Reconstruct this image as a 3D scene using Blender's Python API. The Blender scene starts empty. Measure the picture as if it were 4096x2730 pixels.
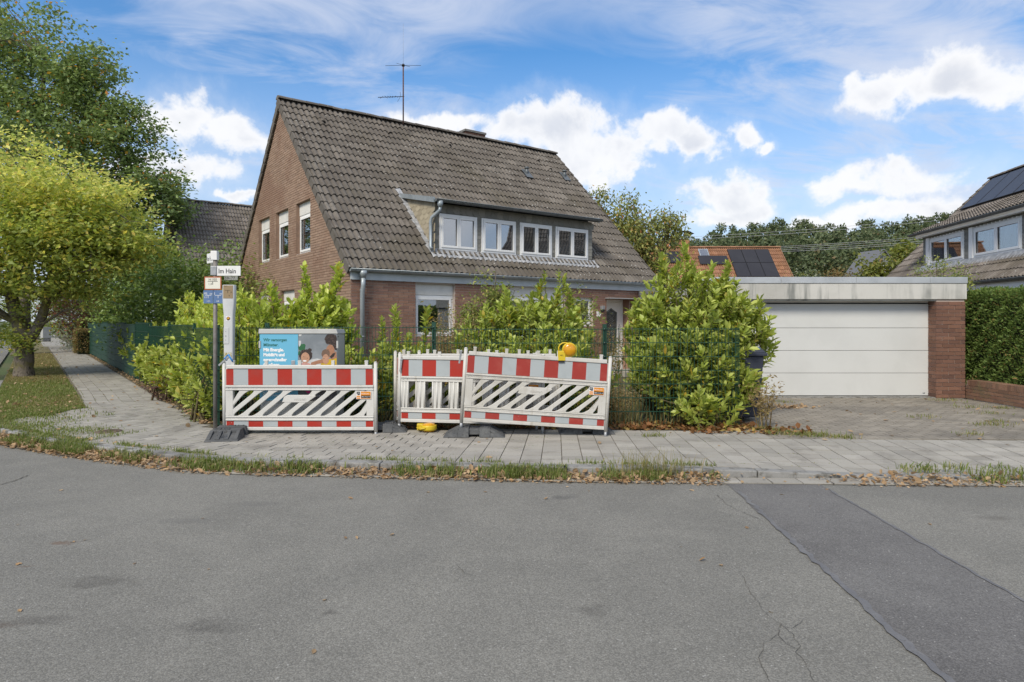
import bpy, math, random
import numpy as np
from mathutils import Vector, Matrix

random.seed(7)
RNG = np.random.default_rng(11)
SC = bpy.context.scene
COL = SC.collection
PI = math.pi

# ------------------------------------------------------------------ camera
F, CX, HY, CH = 2600.0, 2048.0, 1286.0, 1.53      # survey of the photograph: focal length, centre, horizon (4096 px wide), eye height
def at(px, py, Y):
    """survey point: a sight line of the photograph, at distance Y metres"""
    return ((px - CX) / F * Y, Y, CH + (HY - py) / F * Y)
def gp(px, py, z=0.0):
    Y = F * (CH - z) / (py - HY)
    return ((px - CX) / F * Y, Y, z)

cam = bpy.data.cameras.new('camera')
cam.sensor_width = 36.0
cam.lens = 36.0 * F / 4096.0
cam.shift_y = -(1365.0 - HY) / 4096.0
cam.clip_start = 0.05
cam.clip_end = 3000
camo = bpy.data.objects.new('camera', cam)
COL.objects.link(camo)
camo.location = (0, 0, CH)
camo.rotation_euler = (PI / 2, 0, 0)
SC.camera = camo

SC.render.engine = 'CYCLES'
SC.cycles.use_denoising = True
SC.cycles.max_bounces = 7
SC.cycles.diffuse_bounces = 4
SC.cycles.glossy_bounces = 3
SC.cycles.transmission_bounces = 4
SC.cycles.transparent_max_bounces = 6
SC.cycles.caustics_reflective = False
SC.cycles.caustics_refractive = False
SC.view_settings.view_transform = 'Standard'
SC.view_settings.look = 'None'
SC.view_settings.exposure = 0.7
SC.view_settings.gamma = 1.0
SC.view_settings.use_curve_mapping = False

# ------------------------------------------------------------------ sun and sky
SUN_EL, SUN_AZ = math.radians(43), math.radians(206)     # azimuth clockwise from +Y (view direction)
sdir = Vector((math.sin(SUN_AZ) * math.cos(SUN_EL), math.cos(SUN_AZ) * math.cos(SUN_EL), math.sin(SUN_EL)))
sun = bpy.data.lights.new('sun', 'SUN')
sun.energy = 2.2
sun.angle = math.radians(18)
sun.color = (1.0, 0.92, 0.79)
suno = bpy.data.objects.new('sun', sun)
COL.objects.link(suno)
suno.rotation_euler = (-sdir).to_track_quat('-Z', 'Y').to_euler()

W = bpy.data.worlds.new('World')
SC.world = W
W.use_nodes = True
W.cycles.sampling_method = 'MANUAL'
W.cycles.sample_map_resolution = 256

class NT:
    """small helper to write node trees"""
    def __init__(s, tree):
        s.t = tree
        s.n = tree.nodes
        s.l = tree.links
    def node(s, kind, **kw):
        n = s.n.new(kind)
        for k, v in kw.items():
            setattr(n, k, v)
        return n
    def put(s, sock, v):
        if v is None:
            return
        if isinstance(v, bpy.types.NodeSocket):
            s.l.new(v, sock)
        else:
            if isinstance(v, (tuple, list)) and sock.type == 'RGBA' and len(v) == 3:
                v = (*v, 1.0)
            sock.default_value = v
    def math(s, op, a, b=None, c=None, clamp=False):
        n = s.node('ShaderNodeMath', operation=op, use_clamp=clamp)
        s.put(n.inputs[0], a); s.put(n.inputs[1], b)
        if c is not None:
            s.put(n.inputs[2], c)
        return n.outputs[0]
    def vmath(s, op, a, b=None, c=None):
        n = s.node('ShaderNodeVectorMath', operation=op)
        s.put(n.inputs[0], a)
        if b is not None: s.put(n.inputs[1], b)
        if c is not None: s.put(n.inputs[2], c)
        return n.outputs['Value'] if op in ('LENGTH', 'DISTANCE', 'DOT_PRODUCT') else n.outputs[0]
    def noise(s, vec, scale, detail=3.0, rough=0.55, dist=0.0, color=False):
        n = s.node('ShaderNodeTexNoise')
        s.put(n.inputs['Vector'], vec)
        n.inputs['Scale'].default_value = scale
        n.inputs['Detail'].default_value = detail
        n.inputs['Roughness'].default_value = rough
        n.inputs['Distortion'].default_value = dist
        return n.outputs['Color' if color else 'Fac']
    def voro(s, vec, scale, out='Distance', feature='F1'):
        n = s.node('ShaderNodeTexVoronoi', feature=feature)
        s.put(n.inputs['Vector'], vec)
        n.inputs['Scale'].default_value = scale
        return n.outputs[out]
    def smooth(s, v, a, b, lo=0.0, hi=1.0):
        n = s.node('ShaderNodeMapRange', interpolation_type='SMOOTHSTEP')
        s.put(n.inputs[0], v)
        n.inputs[1].default_value = a; n.inputs[2].default_value = b
        n.inputs[3].default_value = lo; n.inputs[4].default_value = hi
        return n.outputs[0]
    def mix(s, fac, a, b, blend='MIX'):
        n = s.node('ShaderNodeMix', data_type='RGBA', blend_type=blend)
        s.put(n.inputs[0], fac); s.put(n.inputs[6], a); s.put(n.inputs[7], b)
        return n.outputs[2]
    def ramp(s, fac, stops, const=False):
        n = s.node('ShaderNodeValToRGB')
        r = n.color_ramp
        r.interpolation = 'CONSTANT' if const else 'LINEAR'
        while len(r.elements) < len(stops):
            r.elements.new(0.5)
        for e, (p, c) in zip(r.elements, stops):
            e.position = p
            e.color = (*c, 1.0) if len(c) == 3 else c
        s.put(n.inputs[0], fac)
        return n.outputs[0]

def build_world():
    nt = NT(W.node_tree)
    nt.n.clear()
    out = nt.node('ShaderNodeOutputWorld')
    bg = nt.node('ShaderNodeBackground')
    bg.inputs[1].default_value = 0.14
    nt.l.new(bg.outputs[0], out.inputs[0])
    sky = nt.node('ShaderNodeTexSky', sky_type='NISHITA')
    sky.sun_disc = False
    sky.sun_elevation = SUN_EL
    sky.sun_rotation = SUN_AZ
    sky.air_density = 1.0
    sky.dust_density = 0.6
    sky.ozone_density = 2.2
    D = nt.node('ShaderNodeTexCoord').outputs['Generated']
    sep = nt.node('ShaderNodeSeparateXYZ')
    nt.l.new(D, sep.inputs[0])
    dx, dy, dz = sep.outputs
    az = nt.math('ARCTAN2', dx, dy)
    el = nt.math('ARCSINE', dz)
    comb = nt.node('ShaderNodeCombineXYZ')
    nt.l.new(az, comb.inputs[0]); nt.l.new(el, comb.inputs[1])
    AE = comb.outputs[0]
    # sky colour, a touch more saturated (clean air after rain)
    hsv = nt.node('ShaderNodeHueSaturation')
    hsv.inputs['Hue'].default_value = 0.50
    hsv.inputs['Saturation'].default_value = 1.34
    hsv.inputs['Value'].default_value = 0.80
    nt.l.new(sky.outputs[0], hsv.inputs['Color'])
    base = hsv.outputs[0]
    # high veil: noise on a flat layer overhead
    zz = nt.math('ADD', nt.math('MAXIMUM', dz, 0.0), 0.16)
    px = nt.math('DIVIDE', dx, zz)
    py = nt.math('DIVIDE', dy, zz)
    lay = nt.node('ShaderNodeCombineXYZ')
    nt.l.new(nt.math('ADD', nt.math('MULTIPLY', px, 0.55), nt.math('MULTIPLY', py, 0.22)), lay.inputs[0])
    nt.l.new(nt.math('SUBTRACT', nt.math('MULTIPLY', py, 1.15), nt.math('MULTIPLY', px, 0.35)), lay.inputs[1])
    lay.inputs[2].default_value = 3.7
    veil = nt.noise(lay.outputs[0], 0.95, 5.0, 0.52, 0.7)
    veil2 = nt.noise(lay.outputs[0], 3.0, 5.0, 0.62, 2.2)
    vsum = nt.math('ADD', nt.math('MULTIPLY', veil, 0.68), nt.math('MULTIPLY', veil2, 0.32))
    veil_f = nt.smooth(vsum, 0.39, 0.61, 0.06, 0.84)
    # deep-blue openings seen in the picture
    def ell(cx, cy, rx, ry):
        v = nt.vmath('MULTIPLY_ADD', AE, (1 / rx, 1 / ry, 0.0), (-cx / rx, -cy / ry, 0.0))
        return nt.vmath('LENGTH', v)
    def ae(px_, py_):
        x, y, z = (px_ - CX) / F, 1.0, (HY - py_) / F
        return math.atan2(x, y), math.atan2(z, math.hypot(x, y))
    open_f = None
    for (px_, py_, rx, ry) in ((2280, 330, 0.16, 0.13), (720, 440, 0.16, 0.04), (2560, 560, 0.22, 0.05), (900, 740, 0.10, 0.03)):
        c = ae(px_, py_)
        d = nt.smooth(ell(c[0], c[1], rx, ry), 0.2, 1.5, 1.0, 0.0)
        open_f = d if open_f is None else nt.math('MAXIMUM', open_f, d)
    veil_f = nt.math('MULTIPLY', veil_f, nt.math('SUBTRACT', 1.0, nt.math('MULTIPLY', open_f, 0.8)))
    # brighter milky air near the horizon
    hz = nt.smooth(el, 0.0, 0.46, 0.82, 0.0)
    veil_f = nt.math('MAXIMUM', veil_f, hz)
    col = nt.mix(veil_f, base, (2.8, 3.12, 3.85))
    # heaped clouds: rounded masses broken up by noise, in (azimuth, elevation)
    w1 = nt.vmath('SUBTRACT', nt.noise(D, 5.5, 3.0, 0.55, 0.0, True), (0.5, 0.5, 0.5))
    w2 = nt.vmath('SUBTRACT', nt.noise(D, 21.0, 4.0, 0.6, 0.0, True), (0.5, 0.5, 0.5))
    AE = nt.vmath('MULTIPLY_ADD', w1, (0.20, 0.09, 0.0), nt.vmath('MULTIPLY_ADD', w2, (0.075, 0.05, 0.0), AE))
    blobs = []
    def blob(px_, py_, rx, ry, w=1.0):
        c = ae(px_, py_)
        k = math.cos(c[0]) ** 1.0
        blobs.append((ell(c[0], c[1], rx / F * k, ry / F * k), w))
    for b in ((700, 470, 190, 100), (860, 520, 190, 80), (960, 555, 90, 30), (730, 690, 150, 55), (960, 780, 80, 22),
              (1780, 490, 190, 55), (2020, 520, 150, 75), (2190, 540, 190, 115), (2400, 600, 200, 90), (2300, 660, 190, 60), (2500, 640, 100, 40),
              (2580, 495, 115, 62), (2700, 535, 110, 45), (2950, 500, 80, 45), (3050, 550, 70, 25),
              (3560, 350, 250, 75), (3800, 310, 260, 105), (4050, 320, 300, 110), (4400, 330, 300, 120), (3400, 340, 80, 40),
              (2900, 760, 190, 75), (2960, 830, 130, 50), (2820, 870, 120, 40), (3470, 740, 280, 70), (3350, 720, 180, 40), (3560, 850, 220, 55), (3300, 880, 130, 30),
              (4600, 780, 400, 120), (-300, 600, 300, 100), (-700, 800, 350, 90), (5200, 500, 300, 100)):
        blob(*b)
    nA = nt.noise(D, 9.0, 7.0, 0.58, 0.35)
    nB = nt.noise(D, 34.0, 5.0, 0.62, 0.0)
    nmix = nt.math('ADD', nt.math('MULTIPLY', nA, 2.9), nt.math('MULTIPLY', nB, 1.0))
    dist = None
    for d, w in blobs:
        dist = d if dist is None else nt.math('SMOOTH_MIN', dist, d, 0.3)
    field = nt.math('ADD', nt.math('SUBTRACT', 1.15, dist), nt.math('SUBTRACT', nmix, 1.98))
    # the rest of the sky, out of the frame, carries clouds of the same sort
    far = nt.noise(D, 3.1, 3.0, 0.5, 0.3)
    behind = nt.smooth(dy, 0.5, 0.05, 0.0, 1.0)
    other = nt.math('MULTIPLY', nt.math('MULTIPLY', nt.smooth(far, 0.47, 0.62), behind), nt.smooth(el, 0.0, 0.15))
    alpha = nt.math('MAXIMUM', nt.math('MAXIMUM', nt.smooth(field, -0.22, 0.52), nt.smooth(field, -0.9, 0.5, 0.0, 0.25)), nt.math('MULTIPLY', other, 0.8))
    nt_sh = nt.noise(nt.vmath('ADD', D, (0.0, 0.0, 0.02)), 9.0, 4.0, 0.55, 0.2)
    body = nt.smooth(field, 0.25, 1.15)
    shade = nt.math('MULTIPLY', nt.smooth(nt_sh, 0.40, 0.66), nt.math('MULTIPLY', body, 0.85))
    ccol = nt.mix(shade, (4.45, 4.45, 4.5), (3.05, 3.2, 3.55))
    col = nt.mix(nt.math('MULTIPLY', alpha, 0.94), col, ccol)
    nt.l.new(col, bg.inputs[0])
build_world()

# ------------------------------------------------------------------ materials
MATS = {}
def mat(name, tones, rough=0.8, noise=None, bump=None, rand=0.0, spec=0.3, metal=0.0, spots=None, spots2=None,
        trans=0.0, streak=None, const=False, coat=0.0, tramp=None):
    """tones: one colour or several, spread over the pieces at random;  noise=(scale, colour, lo, hi): soil laid over it;
    bump=(scale, strength, distance); spots=(scale, size, colour, mask_scale, amount); streak=(colour, scale) vertical wash marks"""
    if name in MATS:
        return MATS[name]
    m = bpy.data.materials.new(name)
    m.use_nodes = True
    nt = NT(m.node_tree)
    bs = nt.n['Principled BSDF']
    out = nt.n['Material Output']
    geo = nt.node('ShaderNodeNewGeometry')
    pos = geo.outputs['Position']
    if isinstance(tones[0], (int, float)):
        tones = [tones]
    rnd = None
    if len(tones) > 1 or rand:
        oi = nt.node('ShaderNodeObjectInfo')
        rnd = nt.math('FRACT', nt.math('ADD', oi.outputs['Random'], geo.outputs['Random Per Island']))
    if len(tones) > 1:
        n = len(tones)
        if const:
            stops = [(i / n, c) for i, c in enumerate(tones)]
        else:
            stops = [(i / (n - 1), c) for i, c in enumerate(tones)]
        if tramp: stops = list(zip(tramp, tones))
        col = nt.ramp(rnd, stops, const)
    else:
        rgb = nt.node('ShaderNodeRGB'); rgb.outputs[0].default_value = (*tones[0], 1.0)
        col = rgb.outputs[0]
    if rand:
        r2 = nt.math('FRACT', nt.math('MULTIPLY', rnd, 7.31))
        h = nt.node('ShaderNodeHueSaturation')
        nt.l.new(nt.smooth(r2, 0, 1, 1 - rand, 1 + rand), h.inputs['Value'])
        nt.l.new(col, h.inputs['Color'])
        col = h.outputs[0]
    for nz in ([] if noise is None else (noise if isinstance(noise, list) else [noise])):
        sc, c2, lo, hi = nz[:4]
        f = nt.smooth(nt.noise(pos, sc, 5.0, 0.6, 0.2), lo, hi)
        if len(nz) > 4: f = nt.math('MULTIPLY', f, nz[4])
        col = nt.mix(f, col, c2)
    for sp in (spots, spots2):
        if sp is None: continue
        sc, size, c2, msc, amt = sp
        d = nt.voro(nt.vmath('ADD', pos, nt.vmath('MULTIPLY', nt.noise(pos, sc * 1.5, 2, 0.5, 0, True), (0.5 / sc, 0.5 / sc, 0.5 / sc))), sc)
        f = nt.math('MULTIPLY', nt.smooth(d, size * 0.6, size, 1.0, 0.0), nt.smooth(nt.noise(pos, msc, 3), 0.62 - amt * 0.3, 0.70 - amt * 0.3))
        col = nt.mix(f, col, c2)
    if streak:
        c2, sc, lo, hi = streak
        v = nt.vmath('MULTIPLY', pos, (1.0, 1.0, 0.10))
        f = nt.smooth(nt.noise(v, sc, 5.0, 0.65), lo, hi)
        f2 = nt.smooth(nt.noise(pos, 1.6, 3.0, 0.6), 0.35, 0.65, 0.3, 1.0)
        col = nt.mix(nt.math('MULTIPLY', f, f2), col, c2)
    nt.l.new(col, bs.inputs['Base Color'])
    bs.inputs['Roughness'].default_value = rough
    bs.inputs['Specular IOR Level'].default_value = spec
    bs.inputs['Metallic'].default_value = metal
    if coat: bs.inputs['Coat Weight'].default_value = coat
    if bump:
        b = nt.node('ShaderNodeBump')
        b.inputs['Strength'].default_value = bump[1]
        b.inputs['Distance'].default_value = bump[2]
        nt.l.new(nt.noise(pos, bump[0], 4.0, 0.6), b.inputs['Height'])
        nt.l.new(b.outputs[0], bs.inputs['Normal'])
    if trans:
        tr = nt.node('ShaderNodeBsdfTranslucent')
        h = nt.node('ShaderNodeHueSaturation')
        h.inputs['Saturation'].default_value = 1.15
        h.inputs['Value'].default_value = 1.5
        nt.l.new(col, h.inputs['Color'])
        nt.l.new(h.outputs[0], tr.inputs[0])
        mx = nt.node('ShaderNodeMixShader')
        mx.inputs[0].default_value = trans
        nt.l.new(bs.outputs[0], mx.inputs[1]); nt.l.new(tr.outputs[0], mx.inputs[2])
        nt.l.new(mx.outputs[0], out.inputs[0])
    MATS[name] = m
    return m

def glass_mat(name, refl=0.22, tint=(0.75, 0.8, 0.82)):
    if name in MATS: return MATS[name]
    m = bpy.data.materials.new(name); m.use_nodes = True
    nt = NT(m.node_tree); nt.n.remove(nt.n['Principled BSDF'])
    gl = nt.node('ShaderNodeBsdfGlossy'); gl.inputs['Roughness'].default_value = 0.015
    gl.inputs[0].default_value = (0.95, 0.97, 1, 1)
    tr = nt.node('ShaderNodeBsdfTransparent'); tr.inputs[0].default_value = (*tint, 1)
    lw = nt.node('ShaderNodeLayerWeight'); lw.inputs[0].default_value = 0.35
    f = nt.math('ADD', refl, nt.math('MULTIPLY', lw.outputs['Fresnel'], 0.6), clamp=True)
    mx = nt.node('ShaderNodeMixShader')
    nt.put(mx.inputs[0], f)
    nt.l.new(tr.outputs[0], mx.inputs[1]); nt.l.new(gl.outputs[0], mx.inputs[2])
    nt.l.new(mx.outputs[0], nt.n['Material Output'].inputs[0])
    MATS[name] = m
    return m

# ------------------------------------------------------------------ mesh helpers
def link(o, parent=None):
    COL.objects.link(o)
    if parent is not None:
        o.parent = parent
    return o
def tag(o, label=None, cat=None, group=None, kind=None):
    if label: o['label'] = label
    if cat: o['category'] = cat
    if group: o['group'] = group
    if kind: o['kind'] = kind
    return o
def empty(name, loc=(0, 0, 0), rz=0.0, label=None, cat=None, group=None):
    o = bpy.data.objects.new(name, None)
    o.location = loc
    o.rotation_euler = (0, 0, rz)
    link(o)
    return tag(o, label, cat, group)
def np_mesh(name, V, Fc, m=None, smooth=False):
    V = np.asarray(V, dtype=np.float32).reshape(-1, 3)
    Fc = np.asarray(Fc, dtype=np.int32)
    k = Fc.shape[1]
    me = bpy.data.meshes.new(name)
    me.vertices.add(len(V)); me.vertices.foreach_set('co', V.ravel())
    me.loops.add(Fc.size); me.loops.foreach_set('vertex_index', Fc.ravel())
    me.polygons.add(len(Fc))
    me.polygons.foreach_set('loop_start', np.arange(0, Fc.size, k, dtype=np.int32))
    me.polygons.foreach_set('loop_total', np.full(len(Fc), k, dtype=np.int32))
    me.polygons.foreach_set('use_smooth', np.full(len(Fc), smooth, dtype=bool))
    me.update(calc_edges=True)
    if m: me.materials.append(m)
    return me
def add(name, me, parent=None, loc=None, rot=None, scale=None, kind=None, bevel=None):
    o = bpy.data.objects.new(name, me)
    if loc is not None: o.location = loc
    if rot is not None: o.rotation_euler = rot
    if scale is not None: o.scale = scale
    if kind: o['kind'] = kind
    if bevel:
        b = o.modifiers.new('edge', 'BEVEL')
        b.width = bevel; b.segments = 2; b.limit_method = 'ANGLE'; b.angle_limit = math.radians(40)
    return link(o, parent)

class MB:
    def __init__(s):
        s.v = []; s.f = []; s.sm = []
    def add(s, V, Fs, smooth=False):
        o = len(s.v)
        s.v += [tuple(p) for p in V]
        s.f += [tuple(i + o for i in f) for f in Fs]
        s.sm += [smooth] * len(Fs)
        return s
    def box(s, x0, x1, y0, y1, z0, z1):
        V = [(x0, y0, z0), (x1, y0, z0), (x1, y1, z0), (x0, y1, z0), (x0, y0, z1), (x1, y0, z1), (x1, y1, z1), (x0, y1, z1)]
        return s.add(V, [(3, 2, 1, 0), (4, 5, 6, 7), (0, 1, 5, 4), (1, 2, 6, 5), (2, 3, 7, 6), (3, 0, 4, 7)])
    def hexa(s, V):
        return s.add(V, [(3, 2, 1, 0), (4, 5, 6, 7), (0, 1, 5, 4), (1, 2, 6, 5), (2, 3, 7, 6), (3, 0, 4, 7)])
    def prism(s, poly, a0, a1, axis='y'):
        """poly: 2-D outline; axis y -> (x,z), x -> (y,z), z -> (x,y)"""
        n = len(poly)
        def p3(p, a):
            return {'y': (p[0], a, p[1]), 'x': (a, p[0], p[1]), 'z': (p[0], p[1], a)}[axis]
        V = [p3(p, a0) for p in poly] + [p3(p, a1) for p in poly]
        Fs = [tuple(range(n)), tuple(range(2 * n - 1, n - 1, -1))]
        Fs += [((i + 1) % n, i, n + i, n + (i + 1) % n) for i in range(n)]
        return s.add(V, Fs)
    def tube(s, path, r, n=8, caps=True, smooth=True):
        path = [Vector(p) for p in path]
        if not isinstance(r, (list, tuple)): r = [r] * len(path)
        V = []; Fs = []
        prev = None
        for i, p in enumerate(path):
            d = (path[min(i + 1, len(path) - 1)] - path[max(i - 1, 0)]).normalized()
            u = prev if prev is not None else Vector((1, 0, 0)) if abs(d.x) < 0.8 else Vector((0, 1, 0))
            u = (u - d * u.dot(d)).normalized()
            w = d.cross(u)
            prev = u
            for k in range(n):
                a = 2 * PI * k / n
                V.append(p + (u * math.cos(a) + w * math.sin(a)) * r[i])
        for i in range(len(path) - 1):
            for k in range(n):
                a, b = i * n + k, i * n + (k + 1) % n
                Fs.append((a, b, b + n, a + n))
        s.add(V, Fs, smooth)
        if caps:
            o = len(s.v) - len(V)
            s.f.append(tuple(o + k for k in range(n - 1, -1, -1))); s.sm.append(False)
            s.f.append(tuple(o + (len(path) - 1) * n + k for k in range(n))); s.sm.append(False)
        return s
    def lathe(s, prof, n=16, c=(0, 0, 0), axis='z', smooth=True):
        V = []; Fs = []
        for r, h in prof:
            for k in range(n):
                a = 2 * PI * k / n
                x, y = r * math.cos(a), r * math.sin(a)
                V.append({'z': (c[0] + x, c[1] + y, c[2] + h), 'y': (c[0] + x, c[1] + h, c[2] + y), 'x': (c[0] + h, c[1] + x, c[2] + y)}[axis])
        for i in range(len(prof) - 1):
            for k in range(n):
                a, b = i * n + k, i * n + (k + 1) % n
                Fs.append((a, b, b + n, a + n))
        Fs.append(tuple(range(n - 1, -1, -1)))
        Fs.append(tuple((len(prof) - 1) * n + k for k in range(n)))
        s.add(V, Fs, smooth)
        return s
    def mesh(s, name, m=None):
        me = bpy.data.meshes.new(name)
        me.from_pydata(s.v, [], s.f)
        me.polygons.foreach_set('use_smooth', s.sm)
        if m: me.materials.append(m)
        return me
    def build(s, name, m, parent=None, loc=None, rot=None, kind=None, bevel=None):
        return add(name, s.mesh(name, m), parent, loc, rot, None, kind, bevel)

def text(name, body, size, m, parent, loc, rot=(PI / 2, 0, 0), align='LEFT', bold=0.0, sx=1.0, extrude=0.0008, space=1.0):
    c = bpy.data.curves.new(name, 'FONT')
    c.body = body; c.size = size; c.align_x = align; c.extrude = extrude; c.offset = bold
    c.resolution_u = 3; c.space_character = space
    c.materials.append(m)
    tmp = bpy.data.objects.new('tmp_text', c)
    me = bpy.data.meshes.new_from_object(tmp)
    bpy.data.objects.remove(tmp)
    o = bpy.data.objects.new(name, me)
    o.location = loc; o.rotation_euler = rot; o.scale = (sx, 1, 1)
    return link(o, parent)

def sstep(a, b, x):
    t = min(1.0, max(0.0, (x - a) / (b - a)))
    return t * t * (3 - 2 * t)
# ------------------------------------------------------------------ the shared surfaces
def asphalt(name, c, c2, stains=()):
    m = bpy.data.materials.new(name); m.use_nodes = True
    nt = NT(m.node_tree); bs = nt.n['Principled BSDF']
    pos = nt.node('ShaderNodeNewGeometry').outputs['Position']
    big = nt.noise(pos, 0.55, 5.0, 0.6, 0.5)
    mid = nt.noise(pos, 3.0, 4.0, 0.6)
    col = nt.mix(nt.smooth(nt.math('ADD', nt.math('MULTIPLY', big, 0.7), nt.math('MULTIPLY', mid, 0.3)), 0.35, 0.65), c, c2)
    cell = nt.voro(pos, 130.0, 'Color')
    sep = nt.node('ShaderNodeSeparateXYZ'); nt.l.new(cell, sep.inputs[0])
    grain = nt.smooth(sep.outputs[0], 0, 1, 0.80, 1.20)
    edge = nt.smooth(nt.voro(pos, 130.0), 0.35, 0.75, 1.0, 0.80)
    g = nt.math('MULTIPLY', grain, edge)
    mul = nt.node('ShaderNodeMix', data_type='RGBA', blend_type='MULTIPLY'); mul.inputs[0].default_value = 1.0
    cg = nt.node('ShaderNodeCombineXYZ')
    for i in range(3): nt.l.new(g, cg.inputs[i])
    nt.l.new(col, mul.inputs[6]); nt.l.new(cg.outputs[0], mul.inputs[7])
    col = mul.outputs[2]
    white = nt.smooth(sep.outputs[1], 0.988, 0.997, 0.0, 0.55)
    col = nt.mix(white, col, (0.42, 0.41, 0.38))
    warp = nt.vmath('ADD', pos, nt.vmath('MULTIPLY', nt.noise(pos, 4.0, 4.0, 0.6, 0, True), (0.35, 0.35, 0.0)))
    for (x, y, rx, ry, sc, amt) in stains:
        d = nt.vmath('LENGTH', nt.vmath('MULTIPLY_ADD', warp, (1 / rx, 1 / ry, 0), (-(x + 0.17) / rx, -(y + 0.17) / ry, 0)))
        col = nt.mix(nt.math('MULTIPLY', nt.smooth(d, 0.15, 1.15, amt * 0.75, 0.0), nt.smooth(mid, 0.35, 0.6, 0.45, 1.0)), col, sc)
    nt.l.new(col, bs.inputs['Base Color'])
    bs.inputs['Roughness'].default_value = 0.85
    bs.inputs['Specular IOR Level'].default_value = 0.25
    b = nt.node('ShaderNodeBump'); b.inputs['Strength'].default_value = 0.4; b.inputs['Distance'].default_value = 0.004
    nt.l.new(nt.voro(pos, 130.0), b.inputs['Height']); b.invert = True
    nt.l.new(b.outputs[0], bs.inputs['Normal'])
    return m

ST = []
for (px_, py_, rx, ry, c, a) in ((2260, 1988, 0.14, 0.10, (0.05, 0.05, 0.05), 0.75), (840, 2505, 0.22, 0.10, (0.035, 0.032, 0.03), 0.6), (400, 2330, 0.28, 0.10, (0.05, 0.045, 0.04), 0.55),
                                 (150, 2480, 0.25, 0.08, (0.05, 0.045, 0.04), 0.5), (20, 2500, 0.12, 0.06, (0.07, 0.045, 0.03), 0.6), (1335, 2455, 0.07, 0.03, (0.05, 0.045, 0.04), 0.7),
                                 (2370, 2440, 0.20, 0.08, (0.05, 0.045, 0.04), 0.45), (270, 2170, 0.13, 0.04, (0.12, 0.06, 0.03), 0.7), (70, 2265, 0.09, 0.025, (0.10, 0.05, 0.025), 0.8),
                                 (3980, 2070, 0.2, 0.06, (0.07, 0.06, 0.05), 0.5), (1040, 2015, 0.3, 0.1, (0.08, 0.08, 0.08), 0.35), (760, 2085, 0.3, 0.1, (0.08, 0.08, 0.08), 0.35)):
    x, y, _ = gp(px_, py_, -0.1)
    ST.append((x, y, rx, ry, c, a))
M_ROAD = asphalt('asphalt', (0.182, 0.176, 0.156), (0.222, 0.214, 0.188), ST)
M_PATCH = asphalt('asphalt_patch', (0.124, 0.119, 0.114), (0.172, 0.166, 0.157))
M_SEAL = mat('bitumen_seal', (0.135, 0.133, 0.135), 0.6, noise=[(6, (0.175, 0.171, 0.168), 0.4, 0.7), (60, (0.11, 0.108, 0.105), 0.5, 0.7)], spec=0.3)
M_CRACK = mat('crack_dirt', (0.075, 0.07, 0.06), 0.95, noise=(9, (0.13, 0.12, 0.10), 0.42, 0.58))
M_PAVER = mat('concrete_paver', [(0.312, 0.294, 0.256), (0.336, 0.318, 0.278), (0.290, 0.274, 0.240), (0.326, 0.306, 0.268), (0.348, 0.329, 0.290), (0.272, 0.258, 0.228)], 0.9,
              noise=[(2.2, (0.215, 0.20, 0.175), 0.48, 0.74), (40, (0.17, 0.165, 0.15), 0.55, 0.75, 0.6), (150, (0.48, 0.46, 0.43), 0.62, 0.8, 0.5)], bump=(120, 0.5, 0.003), rand=0.07, spec=0.2)
M_DRIVE = mat('driveway_paver', [(0.25, 0.225, 0.186), (0.272, 0.245, 0.204), (0.228, 0.206, 0.172), (0.285, 0.257, 0.215)], 0.92,
              noise=[(1.1, (0.185, 0.168, 0.142), 0.46, 0.68), (45, (0.13, 0.125, 0.11), 0.55, 0.75, 0.6)], bump=(100, 0.5, 0.004), rand=0.09, spec=0.2)
M_SAND = mat('joint_sand', (0.17, 0.15, 0.12), 1.0, noise=(8, (0.12, 0.11, 0.08), 0.4, 0.65), bump=(90, 0.6, 0.004))
M_SOIL = mat('garden_soil', (0.10, 0.08, 0.055), 1.0, noise=[(2.5, (0.13, 0.12, 0.055), 0.42, 0.62), (14, (0.055, 0.045, 0.03), 0.5, 0.7)], bump=(30, 0.8, 0.02))
M_VERGE = mat('verge_soil', (0.17, 0.15, 0.075), 1.0, noise=[(1.2, (0.24, 0.185, 0.105), 0.42, 0.62), (16, (0.10, 0.11, 0.045), 0.45, 0.65)], bump=(40, 0.8, 0.02))
M_GROUND = mat('far_ground', (0.075, 0.105, 0.04), 1.0, noise=(0.2, (0.11, 0.115, 0.055), 0.4, 0.6))
M_KERB = mat('kerb_concrete', [(0.235, 0.23, 0.215), (0.27, 0.265, 0.25), (0.21, 0.205, 0.195)], 0.92,
             noise=[(7, (0.12, 0.115, 0.10), 0.45, 0.65), (70, (0.38, 0.37, 0.35), 0.55, 0.75, 0.6)], bump=(70, 0.7, 0.006), rand=0.08, spec=0.2)
M_IRON = mat('rusty_iron', (0.17, 0.125, 0.095), 0.7, noise=(25, (0.11, 0.08, 0.065), 0.4, 0.6), bump=(60, 0.5, 0.004))

# ------------------------------------------------------------------ ground, road, kerb
def zg(x, y):
    """the pavement dips towards the dropped kerb in front of the garage"""
    return -0.065 * sstep(1.7, 3.9, x) * sstep(8.4, 6.95, y)

DA = math.radians(36.5)
D1 = Vector((math.cos(DA), math.sin(DA), 0))       # along the house front
D2 = Vector((-math.sin(DA), math.cos(DA), 0))      # along the side street

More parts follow.
